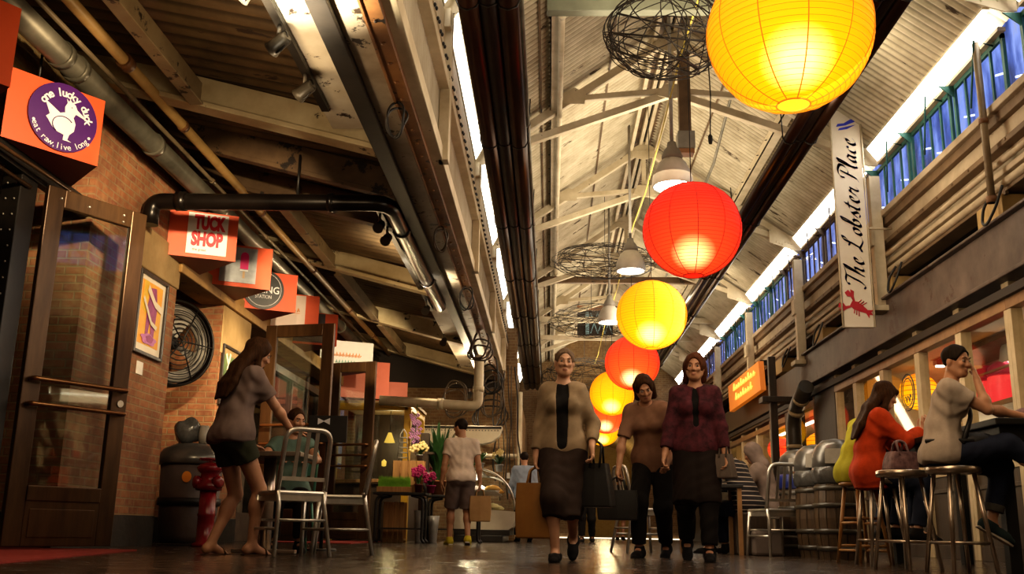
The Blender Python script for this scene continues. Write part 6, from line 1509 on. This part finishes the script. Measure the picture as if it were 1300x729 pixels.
        for o_ in (.022,.0,-.02): B.cone(W+d*.018+sd*o_*.6,W+d*.082+sd*o_,.017,.0145,.014)
        for o_, L_ in ((.031,.072),(.0105,.081),(-.0105,.075),(-.030,.059)):
            b0 = W+d*.086+sd*o_; c_ = curl[s]; d1 = nz(d*math.cos(c_*.7)+n*math.sin(c_*.7)+sd*o_*1.5); d2 = nz(d*math.cos(c_*1.7)+n*math.sin(c_*1.7)); d3 = nz(d*math.cos(c_*2.6)+n*math.sin(c_*2.6))
            p1 = b0+d1*L_*.46; p2 = p1+d2*L_*.32; p3 = p2+d3*L_*.22
            B.cone(b0-d*.01,p1,.0098,.0086,.007); B.cone(p1,p2,.0086,.0078,.003); B.cone(p2,p3,.0078,.0068,.003)
        t0 = W+d*.025+sd*.022+n*.006; t1 = t0+nz(d*.62+sd*.72+n*.25)*.042; t2 = t1+nz(d*.85+sd*.35+n*.35)*.032; t3 = t2+nz(d*.9+n*.4)*.022
        B.cone(t0,t1,.015,.0115,.012); B.cone(t1,t2,.0112,.0098,.004); B.cone(t2,t3,.0098,.008,.004)
    # head
    ax = (hr,hf,hu)
    B.ell(Hc-hf*.014+hu*.028,(.073,.093,.086),ax,.03); B.ell(Hc+hf*.022-hu*.035,(.056,.066,.082),ax,.03)
    B.cone(Hc+hf*.058-hu*.092-hr*.012,Hc+hf*.058-hu*.092+hr*.012,.021,.021,.03)
    for s in (-1,1):
        B.cone(Hc+hr*s*.05-hf*.01-hu*.055,Hc+hr*s*.02+hf*.05-hu*.09,.022,.018,.03)
        B.ell(Hc+hr*s*.036+hf*.074-hu*.022,(.02,.016,.018),ax,.02)
        B.ell(Hc+hr*s*.031+hf*.103+hu*.004,(.014,.013,.008),ax,.0,True,.018)
        B.ell(Hc+hr*s*.075-hf*.008-hu*.012,(.011,.021,.032),ax,.008)
    B.cone(Hc-hr*.035+hf*.083+hu*.023,Hc+hr*.035+hf*.083+hu*.023,.0085,.0085,.012)
    B.cone(Hc+hf*.088+hu*.010,Hc+hf*.104-hu*.026,.0085,.0125,.010); B.cone(Hc+hf*.093-hu*.031-hr*.011,Hc+hf*.093-hu*.031+hr*.011,.009,.009,.008)
    B.ell(Hc+hf*.083-hu*.0605,(.021,.012,.007),ax,.006); B.ell(Hc+hf*.081-hu*.0715,(.019,.013,.008),ax,.006)
    lipc = Hc+hf*.09-hu*.066
    def pick(c):
        w = c-lipc; return ((np.abs(w@hr)<.020)&(np.abs(w@hf)<.02)&(np.abs(w@hu)<.0095*(1-(w@hr/.03)**2))).astype(int)
    o = B.build('person',[look.get('skin','skin'),'lips'],None,pick)
    o.location = loc; o.rotation_euler = (0,0,rz); o.scale = (S,S,S)
    tag(o, label, 'person', group)
    # eyes
    if look.get('eyes', True):
        for s in (-1,1):
            m = MB(); e = Hc+hr*s*.031+hf*.0795+hu*.004; m.mi = 0; m.ell(e,(.0118,.0118,.0105),12,8)
            e = e+hf*.0085; m.mi = 1; m.ell(e,(.0058,.0058,.0058),10,6)
            m.build('eye',['eye_white','eye_dark'],o,0,False)
        for s in (-1,1): MB().tube([Hc+hr*s*.014+hf*.097+hu*.024,Hc+hr*s*.032+hf*.094+hu*.031,Hc+hr*s*.048+hf*.08+hu*.024],[.003,.003,.0015],6).build('eyebrow',look.get('hair','hair_brown'),o,0,False)
    # hair
    hs_ = look.get('style','short'); H = SDF(Hc-V3(.42,.42,.66), Hc+V3(.42,.42,.3), hs)
    t_ = .016 if hs_ != 'short' else .010
    H.ell(Hc-hf*.016+hu*.030,(.073+t_,.093+t_,.086+t_),ax,.01,wr=.004)
    if hs_ in ('long','bob','bun'):
        L = {'long':1.0,'bob':.36,'bun':.22}[hs_]; bo = look.get('back',.03)
        A1 = N-f*(.065+bo)+u2*.03; A2 = C+u2*.06-f*(.115+bo); A3 = C-u2*.06-f*(.125+bo)
        for q in (-1,-.66,-.33,0,.33,.66,1):
            wv = .010*math.sin(7*q+1); p0 = Hc+hr*q*.064-hf*(.062-.045*abs(q))+hu*.02; p1 = A1+r*q*.075+f*abs(q)*.03; p2 = A2+r*(q*.085+wv)+f*abs(q)*.02; p3 = A3+r*q*.07
            if L < .5: H.cone(p0,p0+(p1-p0)*L*2.2,.040,.034,.02,None,(),.004)
            else: H.cone(p0,p1,.038,.034,.025,None,(),.004); H.cone(p1,p2,.034,.030,.02,None,(),.005); H.cone(p2,p3,.030,.012,.02,None,(),.005)
        if hs_ == 'long':
            for s in (-1,1):
                p0 = Hc+hr*s*.074+hf*.01+hu*.0; p1 = N+r*s*.095+f*.035+u2*.03; H.cone(p0,p1,.028,.026,.02,None,(),.004); H.cone(p1,C+r*s*.085+f*(.115+bo*.7)+u2*.05,.026,.010,.02,None,(),.004)
        if hs_ == 'bun': H.ell(Hc-hf*.11+hu*.05,(.045,.045,.045),None,.02,wr=.003)
    # open the face
    fl = .052 if hs_ == 'short' else .045
    H.ell(Hc+hf*.105-hu*.022,(.062 if hs_!='short' else .074,.085,.104 if not look.get('fringe') else .080),ax,0,True,.012)
    if hs_ == 'short': H.clip(Hc-hu*.065, -hu); H.ell(Hc+hr*.08-hu*.05+hf*.02,(.03,.05,.06),ax,0,True,.01); H.ell(Hc-hr*.08-hu*.05+hf*.02,(.03,.05,.06),ax,0,True,.01)
    if look.get('fringe'): H.ell(Hc+hf*.078+hu*.058,(.06,.028,.03),ax,.012,wr=.002)
    if not look.get('hood'): H.build('hair',look.get('hair','hair_brown'),o)
    # clothing
    def G(): return SDF(lo-.08, hi+.08, hs)
    def sleeves(D, off, frac, wr=.003):
        for s in (-1,1):
            if frac <= 1:
                e = SH[s]+(EL_[s]-SH[s])*frac; D.cone(SH[s]-r*s*.012,e,.050+off*.8,.045+off*1.2,.06,None,[(e-nz(EL_[s]-SH[s])*.012,nz(EL_[s]-SH[s]))],wr)
            else:
                D.cone(SH[s]-r*s*.012,EL_[s],.050+off*.8,.042+off,.06,None,(),wr); e = EL_[s]+(WR[s]-EL_[s])*(frac-1); D.cone(EL_[s],e,.042+off,.031+off,.02,None,[(e-nz(WR[s]-EL_[s])*.02,nz(WR[s]-EL_[s]))],wr)
    for cl in look['clothes']:
        k = cl[0]; mt = cl[1]; kw = cl[2] if len(cl)>2 else {}
        if k in ('shirt','jacket','sweater','blouse','coat','jersey'):
            D = G(); off = kw.get('off',.014); hem = kw.get('hem',.02)
            hemc = [(Pv-u*hem,-u)]
            if hem > .1:   # hangs over the hips
                pr = (HP[-1]+HP[1])/2
            trunk(D, off, .06, kw.get('wr',.004), caps=hemc); D.cone(Pv-r0*.055,Pv+r0*.055,.134+off,.134+off,.05,(f0,.84),hemc,.003)
            for s in (-1,1): D.ell(Pv+r0*s*.065-f0*.05-u*.03,(.098+off,.092+off,.10+off),None,.05,caps=hemc)
            D.cone(Pv+u*.15,Pv-u*(hem+.05),.118+off,.128+off+kw.get('flare',.01),.05,(f0,.85),hemc,.004)
            sleeves(D, off, kw.get('sleeve',.55), kw.get('wr',.004))
            nk = N-u2*kw.get('neck',.0); D.ell(nk+f*.03+u2*.035,(.075,.08,.055),(r,f,u2),0,True,.01)
            if kw.get('open'):
                w_ = kw['open']; [D.cone(N+f*q_-u2*.01,Pv+f*(q_+.02)+u*kw.get('openlow',-.1),w_,w_*.7,0,None,(),0,True) for q_ in (.10,.14,.18)]
            D.build(k, mt, o)
        elif k in ('trousers','shorts','jeans'):
            D = G(); off = kw.get('off',.012); wst = [(Pv+u*kw.get('waist',.05),u)]
            D.cone(Pv-r0*.055,Pv+r0*.055,.120+off,.120+off,.05,(f0,.82),wst,.003); D.cone(Pv-r0*.03+u*.08,Pv+r0*.03+u*.08,.112+off,.112+off,.05,(f0,.8),wst,.0)
            for s in (-1,1): D.ell(Pv+r0*s*.065-f0*.05-u*.03,(.087+off,.082+off,.092+off),None,.05,caps=wst)
            fr = kw.get('length',1.9)
            for s in (-1,1):
                if fr <= 1:
                    e = HP[s]+(KN[s]-HP[s])*fr; dn = nz(KN[s]-HP[s]); D.cone(HP[s],e+dn*.03,.092+off,.075+off*1.4,.03,None,[(e,dn)],.004)
                else:
                    D.cone(HP[s],KN[s],.092+off,.066+off,.03,None,(),.003); D.ell(KN[s],(.068+off,)*3,None,.03); e = KN[s]+(AN[s]-KN[s])*(fr-1); dn = nz(AN[s]-KN[s]); D.cone(KN[s],e+dn*.03,.066+off,.048+off,.03,None,[(e,dn)],.005)
            D.build(k, mt, o)
            if kw.get('cuff'):
                for s in (-1,1):
                    D = G(); e = KN[s]+(AN[s]-KN[s])*(fr-1); dn = nz(AN[s]-KN[s]); D.cone(e-dn*.05,e+dn*.05,.058+off,.058+off,.0,None,[(e+dn*.005,dn),(e-dn*.05,-dn)],.002)
                    D.build('cuff', kw['cuff'], o)
        elif k in ('skirt','dress'):
            D = G(); off = .012; z_ = kw.get('len',.5); kn = (KN[-1]+KN[1])/2; hp = (HP[-1]+HP[1])/2; e = hp+(kn-hp)*z_; dn = nz(nz(kn-hp)*.4+V3(0,0,-1)*.6)
            cp = [(e,dn),(Pv+u*kw.get('waist',.10),u)]
            D.cone(Pv-r0*.045,e-r0*.045,.125,kw.get('w',.11),.06,(f0,.85),cp,.004); D.cone(Pv+r0*.045,e+r0*.045,.125,kw.get('w',.11),.06,(f0,.85),cp,.004)
            for s in (-1,1):
                D.ell(Pv+r0*s*.065-f0*.05-u*.03,(.097,.092,.102),None,.05,caps=cp)
                D.cone(HP[s],KN[s],.108,.088,.08,None,cp,.003); D.cone(KN[s],AN[s],.085,.075,.06,None,cp,.003)
            D.cone(Pv-r0*.03+u*.08,Pv+r0*.03+u*.08,.118,.118,.05,(f0,.8),cp)
            if k == 'dress': trunk(D,.012,.05,.003); sleeves(D,.012,kw.get('sleeve',.15)); D.ell(N+f*.04+u2*.03,(.085,.09,.07),(r,f,u2),0,True,.01)
            D.build(k, mt, o)
        elif k == 'hood':
            D = G(); D.ell(Hc-hf*.02+hu*.02,(.105,.118,.125),ax,.03,wr=.004); D.cone(N-f*.04,Hc-hu*.08-hf*.03,.09,.09,.04); D.ell(Hc+hf*.12-hu*.02,(.07,.09,.10),ax,0,True,.01); D.build('hood', mt, o)
        elif k == 'shoes':
            for s in (-1,1):
                D = SDF(AN[s]-V3(.28,.28,.2), AN[s]+V3(.28,.28,.15), hs); up = nz(V3(0,0,1)-fd[s]*fd[s][2]) if abs(fd[s][2])<.9 else nz(nz(KN[s]-AN[s])-fd[s]*np.dot(nz(KN[s]-AN[s]),fd[s]))
                b = AN[s]-up*.05
                tp = kw.get('top',.02); cp = [(AN[s]-up*.085,-up)]
                D.cone(b-fd[s]*.035,b+fd[s]*.13-up*.005,.046,.042,.02,None,cp); D.cone(b+fd[s]*.11-up*.01,b+fd[s]*.175-up*.012,.044,.034,.02,(up,.75),cp)
                D.cone(AN[s]-up*.04-fd[s]*.01,AN[s]+up*tp,.05,.046,.03,None,cp+[(AN[s]+up*tp,up)])
                D.build('shoe', mt, o)
                if kw.get('sole'):
                    m = MB(); sd = np.cross(fd[s],up); pts = [(-.075,-.028),(-.075,.028),(.05,.04),(.15,.045),(.20,.02),(.20,-.02),(.15,-.045),(.05,-.036)]
                    m.poly(pts, AN[s]-up*.094, fd[s], sd, .014 if np.dot(np.cross(fd[s],sd),up)>0 else -.014); m.build('sole', kw['sole'], o, 0, False)
        elif k == 'sandals':
            for s in (-1,1):
                m = MB(); up = V3(0,0,1); sd = nz(np.cross(fd[s],up)); pts = [(-.07,-.03),(-.07,.03),(.05,.036),(.15,.045),(.20,.015),(.19,-.02),(.14,-.04),(.04,-.034)]
                ff = nz(fd[s]*V3(1,1,0)); m.poly(pts, V3(AN[s][0],AN[s][1],AN[s][2]-.094), ff, np.cross(up,ff), .016)
                m.tube([AN[s]+ff*.11+sd*q*.045-up*(.078-.042*(1-q*q)) for q in (-1,-.5,0,.5,1)], .008, 6); m.build('sandal', mt, o, 0, False)
        elif k == 'strap':
            m = MB(); sd = kw.get('side',1); a = C+u2*.16+r*sd*.09; b = Pv-r0*sd*.13+u*.06
            pts = [a-f*.07-u2*.02, a+u2*.045, a+f*.085, (a+b)/2+f*.15, b+f*.10]; m.tube(bend([tuple(p) for p in pts],.05), .018, 8); m.build('strap', mt, o, 0, False)
    return o, dict(P=Pv,C=C,N=N,H=Hc,SH=SH,EL=EL_,WR=WR,KN=KN,AN=AN,hd=hd)
def hold(o, p):
    """a point of the figure's frame in the world"""
    c, s = math.cos(o.rotation_euler.z), math.sin(o.rotation_euler.z); k = o.scale[0]
    return Vector((o.location.x+k*(c*p[0]-s*p[1]), o.location.y+k*(s*p[0]+c*p[1]), o.location.z+k*p[2]))
def tote(name, label, top, w, d, h, rz, mm, handle=.22, taper=.0, crump=.0):
    """bag hanging from its handles at the point top"""
    t = thing(name, label, 'bag', (top[0],top[1],top[2]-handle-h), rz)
    m = MB(); n = 10; vs = []; H = h
    lv = 6
    for i in range(lv+1):
        z = H*i/lv; k = 1-taper*(i/lv); bul = 1+.06*math.sin(PI*i/lv)
        for x, y in ((-w/2,-d/2),(0,-d/2*1.12),(w/2,-d/2),(w/2,d/2),(0,d/2*1.12),(-w/2,d/2)): vs.append((x*k*bul+crump*math.sin(9*z+3*y), y*k*bul+crump*math.cos(11*z+5*x), z))
    m.add(vs, [(i*6+j,i*6+(j+1)%6,(i+1)*6+(j+1)%6,(i+1)*6+j) for i in range(lv) for j in range(6)]+[tuple(reversed(range(6)))])
    m.build('body', mm, t, .012, False)
    for s in (-1,1):
        m = MB(); m.tube(bend([(-w*.22*(1-taper),s*d*.4,H-.03),(-w*.16,s*.015,H+handle*.8),(0,0,H+handle),(w*.16,s*.015,H+handle*.8),(w*.22*(1-taper),s*d*.4,H-.03)],.08), .009, 8); m.build('handle', mm, t, 0, False)
    return t
FREE = dict(L=(-.24,.03,.84))
# woman leaning on the left table, seen from behind
o, J = person('person with long brown hair in mauve shirt and dark shorts leaning over the left table', (-2.46,7.62,0), math.radians(-40),
    dict(P=(0,0,.90), spine=(-.05,.03,1), upper=(-.05,.22,1), head=(-.4,-.35,-.1), WL=(-.24,.30,.80), WR=(.16,.52,.86), EL=(-1,-.3,-.3), ER=(1,-.2,-.6), HL=(.2,1,-.05), HR=(.1,1,-.05), NL=(0,0,-1), NR=(0,0,-1), CL=.2, CR=.25,
         AL=(-.10,-.05,.085), AR=(.13,.16,.085), KL=(0,1,0), KR=(.1,1,0)),
    dict(skin='skin', hair='hair_brown', style='long', clothes=[('shirt','shirt_mauve',dict(off=.018,hem=.05,sleeve=.75,wr=.006)),('shorts','shorts_green',dict(off=.016,length=.45)),('sandals','sandal')]), 1.0, .0068)
# diner at that table
o, J = person('person in teal top seated at the left table, hidden behind the leaning woman', (-2.35,9.0,0), math.radians(195),
    dict(P=(0,-.05,.53), spine=(0,.05,1), head=(.5,-.15,0), WL=(-.10,.42,.83), WR=(.14,.40,.83), EL=(-1,.1,-.6), ER=(1,.1,-.6), NL=(0,0,-1), NR=(0,0,-1), HL=(.6,.8,0), HR=(-.6,.8,0), AL=(-.12,.42,.085), AR=(.12,.40,.085)),
    dict(skin='skin', hair='hair_brown', style='short', clothes=[('shirt','teal_top',dict(sleeve=.5)),('trousers','trousers_black'),('shoes','shoe_black')]), .95, .009)
# man in the white shirt
o, J = person('person in white T-shirt, grey shorts and yellow shoes walking away with a paper bag', (-1.28,14.5,0), math.radians(12),
    dict(P=(0,0,.93), spine=(0,.03,1), head=(.75,-.05,0), WL=(-.27,.02,.85), WR=(.27,-.02,.83), CR=.75, HR=(.05,0,-1), HL=(-.02,.1,-1), AL=(-.13,.10,.085), AR=(.10,-.12,.10), FL=(-.15,1,-.1), FR=(.2,1,-.35)),
    dict(fem=False, skin='skin_tan', hair='hair_dark', style='short', clothes=[('shirt','tee_white',dict(off=.016,hem=.05,sleeve=.6)),('shorts','shorts_grey',dict(off=.022,length=.95)),('shoes','shoe_yellow',dict(sole='trim_white'))]), 1.03, .0095)
tote('paper_bag', 'brown paper carrier bag in the hand of the man in white', hold(o, J['WR'][1]+J['hd'][1]*.09), .30, .16, .36, .2, 'kraft_paper', .10)
# woman walking towards us in the middle
o, J = person('person with grey hair in beige jacket and dark skirt striding towards the camera', (.10,7.55,0), math.radians(176),
    dict(P=(0,0,.90), spine=(0,.02,1), head=(.15,-.05,.06), WL=(-.24,.12,.90), WR=(.22,.05,.80), EL=(-.5,-1,0), ER=(.4,-1,0), CL=.85, CR=.85, HL=(-.1,.1,-1), HR=(0,.15,-1), AL=(-.07,-.34,.19), AR=(.05,.12,.085), KL=(0,1,0), KR=(0,1,0), FL=(0,.75,-.65), FR=(0,1,-.05)),
    dict(skin='skin_pale', hair='hair_grey', style='short', clothes=[('blouse','top_black',dict(off=.005,hem=.0,sleeve=.2)),('jacket','jacket_beige',dict(off=.014,hem=.10,sleeve=1.85,open=.058,openlow=.02,flare=.0,wr=.005)),('skirt','skirt_dark',dict(len=1.28,w=.10)),('shoes','shoe_black',dict(top=-.03))], sw=.138), .925, .0065)
tote('shopping_bag', 'ochre shopping bag in the left-hand side hand of the striding woman', hold(o, J['WR'][1]+J['hd'][1]*.09), .26, .16, .40, math.radians(170), 'bag_orange', .12)
tote('handbag', 'black handbag on the arm of the striding woman', hold(o, J['WR'][-1]*.55+J['EL'][-1]*.45)+Vector((.03,.0,-.03)), .26, .14, .32, math.radians(160), 'bag_black', .17, .35)
# the two dark figures
o, J = person('person in tan blouse and black trousers bending forward with a dark bag', (.95,9.2,0), math.radians(165),
    dict(P=(0,0,.90), spine=(.05,.30,1), upper=(.06,.45,1), head=(.3,-.35,-.1), WL=(-.20,.36,.86), WR=(.28,.30,.74), EL=(-.9,-.5,-.2), ER=(.9,-.6,-.1), CL=.6, CR=.8, AL=(-.08,-.18,.11), AR=(.12,.12,.085), FL=(0,.9,-.4)),
    dict(skin='skin', hair='hair_brown', style='bob', clothes=[('blouse','blouse_tan',dict(off=.016,hem=.10,sleeve=.9)),('trousers','trousers_black',dict(off=.016)),('shoes','shoe_black')]), .98, .008)
tote('handbag', 'dark patterned handbag carried by the bending person', hold(o, J['WR'][1]+J['hd'][1]*.09), .34, .15, .26, math.radians(170), 'bag_black', .12)
o, J = person('person with auburn hair in plum jacket and dark coat tails walking towards the camera', (1.24,8.45,0), math.radians(172),
    dict(P=(0,0,.93), spine=(0,.03,1), head=(-.1,-.08,.05), WL=(-.235,.12,.86), WR=(.27,.12,.86), CL=.7, CR=.7, AL=(-.08,.20,.085), AR=(.10,-.25,.16), FR=(0,.8,-.6), FL=(0,1,-.1)),
    dict(skin='skin', hair='hair_auburn', style='bob', clothes=[('trousers','trousers_black',dict(off=.018)),('blouse','top_black',dict(off=.004,sleeve=.3)),('jacket','plum_plaid',dict(off=.018,hem=.02,sleeve=1.85,open=.035,openlow=.2)),('skirt','coat_dark',dict(len=1.0,w=.14)),('shoes','shoe_black')]), .985, .0075)
tote('shoulder_bag', 'soft grey bag in the right-hand side hand of the plum jacket walker', hold(o, J['WR'][-1]*.75+J['EL'][-1]*.25)+Vector((.03,0,.05))+Vector((-.03,0,0)), .19, .12, .20, math.radians(150), 'bag_grey', .10, .3, .008)
# far walkers
o, J = person('person in pale blue shirt walking away beyond the ochre shopping bag', (-.50,20,0), math.radians(8),
    dict(head=(.2,0,0), AL=(-.1,.18,.085), AR=(.1,-.2,.12), FR=(0,.8,-.5), WL=(-.28,.12,.84)), dict(fem=False, hair='hair_dark', style='short', eyes=False, clothes=[('shirt','shirt_blue',dict(off=.02,sleeve=1.8,hem=.08)),('trousers','trousers_black',dict(off=.02)),('shoes','shoe_black')]), 1.0, .013)
o, J = person('person in cream top and dark trousers walking beyond the striding woman', (.80,21.5,0), math.radians(175),
    dict(AL=(-.1,-.12,.1), AR=(.1,.15,.085)), dict(hair='hair_dark', style='bob', eyes=False, clothes=[('shirt','shirt_cream',dict(off=.02,sleeve=1.7,hem=.12)),('trousers','trousers_black',dict(off=.02)),('shoes','shoe_black')]), 1.0, .013)
o, J = person('person in short black dress walking off into the far passage', (1.95,28,0), math.radians(-8),
    dict(AL=(-.08,.16,.085), AR=(.09,-.14,.10), WR=(.22,.12,.98)), dict(hair='hair_dark', style='bun', eyes=False, clothes=[('dress','dress_black',dict(len=.75,w=.12,sleeve=.6)),('shoes','shoe_black',dict(top=-.03))]), 1.02, .015)
tote('shoulder_bag', 'yellow bag over the shoulder of the far walker in black', Vector((2.20,27.9,1.28)), .30, .14, .38, 0, 'bag_yellow', .12, .4)
# seated pair on the right
o, J = person('person in dark striped sweater seated at the dark cafe table, back turned', (2.24,11.45,0), math.radians(52),
    dict(P=(0,0,.53), spine=(0,.25,1), upper=(0,.5,1), head=(.2,-.3,0), WL=(-.22,.46,.75), WR=(.16,.48,.75), EL=(-1,0,-.5), ER=(1,0,-.5), NL=(0,0,-1), NR=(0,0,-1), AL=(-.12,.44,.085), AR=(.14,.38,.085)),
    dict(fem=False, hair='hair_dark', style='short', eyes=False, clothes=[('sweater','knit_striped',dict(off=.028,sleeve=1.85,hem=.06)),('jeans','jeans_blue',dict(off=.018)),('shoes','shoe_black',dict(sole='trim_white'))]), 1.0, .009)
tag(MB().box((2.07,11.2,.0),(2.42,11.65,.455)).build('seat_block', 'dark_timber', None, .02), 'dark stool under the striped sweater diner', 'stool')
o, J = person('person in pale grey hooded top seated behind the dark silver chair', (2.64,12.12,0), math.radians(60),
    dict(P=(0,0,.56), spine=(0,.12,1), upper=(0,.3,1), head=(.1,-.25,0), WL=(-.16,.40,.72), WR=(.16,.40,.72), EL=(-1,0,-.5), ER=(1,0,-.5), AL=(-.12,.40,.085), AR=(.12,.40,.085)),
    dict(hair='hair_grey', hood=True, eyes=False, clothes=[('sweater','hood_grey',dict(off=.028,sleeve=1.85,hem=.06)),('hood','hood_grey'),('trousers','trousers_black'),('shoes','shoe_black')]), .96, .0095)
# people on the bar stools
o, J = person('person in lime green jersey on the wooden stool, back to the camera', (2.66,8.72,.0), math.radians(-68),
    dict(P=(0,-.03,.83), spine=(0,.12,1), upper=(.0,.55,1), head=(-.2,-.5,0), WL=(-.1,.50,1.02), WR=(.15,.50,1.02), EL=(-1,0,-.6), ER=(1,0,-.6), NL=(0,0,-1), NR=(0,0,-1), AL=(-.1,.30,.30), AR=(.12,.28,.30)),
    dict(hair='hair_dark', style='short', eyes=False, clothes=[('jersey','jersey_lime',dict(off=.02,sleeve=.9,hem=.10)),('jeans','jeans_blue'),('shoes','shoe_black')]), .92, .008)
o, J = person('person with long brown hair and orange sweater holding a phone on a bar stool', (2.62,8.12,0), math.radians(-92),
    dict(P=(0,-.05,.82), spine=(0,.0,1), upper=(0,.26,1), head=(.05,-.25,0), WL=(-.06,.42,1.16), WR=(.08,.40,1.17), EL=(-.5,0,-1), ER=(.5,0,-1), HL=(.15,.6,.75), HR=(-.15,.6,.75), NL=(.6,-.6,.3), NR=(-.6,-.6,.3), TL=(0,0,1), TR=(0,0,1), CL=.55, CR=.55, AL=(-.10,.32,.30), AR=(.12,.28,.30)),
    dict(skin='skin_pale', hair='hair_brown', style='long', back=.035, fringe=True, clothes=[('sweater','knit_orange',dict(off=.024,sleeve=1.9,hem=.16,flare=.02,wr=.005)),('jeans','jeans_blue'),('shoes','shoe_black')]), .90, .0058)
pc = hold(o, (0,.495,1.245)); ph = MB(); ph.box((-.035,-.005,-.065),(.035,.005,.065)); 
t = ph.build('smartphone', 'table_dark', None, .004); t.location = pc; t.rotation_euler = (math.radians(-35),0,math.radians(-92)); tag(t, 'dark phone in the hands of the orange sweater woman', 'phone')
o, J = person('person in cream T-shirt and rolled jeans on a bar stool, head on hand', (2.60,6.63,0), math.radians(-98),
    dict(P=(0,-.02,.85), spine=(0,.04,1), upper=(0,.26,1), twist=-.25, head=(-.6,-.10,-.12), WL=(-.14,.62,1.13), WR=(.07,.24,1.385), EL=(-.7,.2,-.6), ER=(.25,.6,-1), HL=(.75,.5,-.05), HR=(-.25,-.12,1), NL=(0,0,-1), NR=(-.3,-.6,0), CL=.25, CR=.45, AL=(-.12,.30,.37), AR=(.08,.74,.68), KL=(-.1,1,.3), KR=(.0,.5,1), FL=(-.1,.85,-.5), FR=(.05,.85,.35)),
    dict(skin='skin', hair='hair_dark', style='short', clothes=[('shirt','tee_cream',dict(off=.018,sleeve=.6,hem=.06,wr=.005)),('jeans','jeans_blue',dict(off=.012,length=1.82,cuff='cuff_blue')),('shoes','canvas_teal',dict(sole='trim_white',top=-.01)),('strap','bag_black',dict(side=-1))]), .89, .0055)
t = thing('shoulder_bag', 'black shoulder bag on the lap of the woman in the cream T-shirt', 'bag', hold(o,(0,.22,.88))); m = MB(); c = hold(o,(.02,.20,.92)); m.ell(c,(.15,.12,.075),20,12); m.build('body','bag_black',t); m = MB(); m.tube(bend([hold(o,(.14,.16,.93)),hold(o,(.17,-.06,.93)),hold(o,(.10,-.16,.93))],.08), .014, 8); m.build('strap','bag_black',t)
tote('handbag', 'patterned handbag resting on the empty bar stool', Vector((2.47,7.12,.672+.13+.08)), .22, .13, .13, math.radians(15), 'bag_floral', .08, .2, .012)
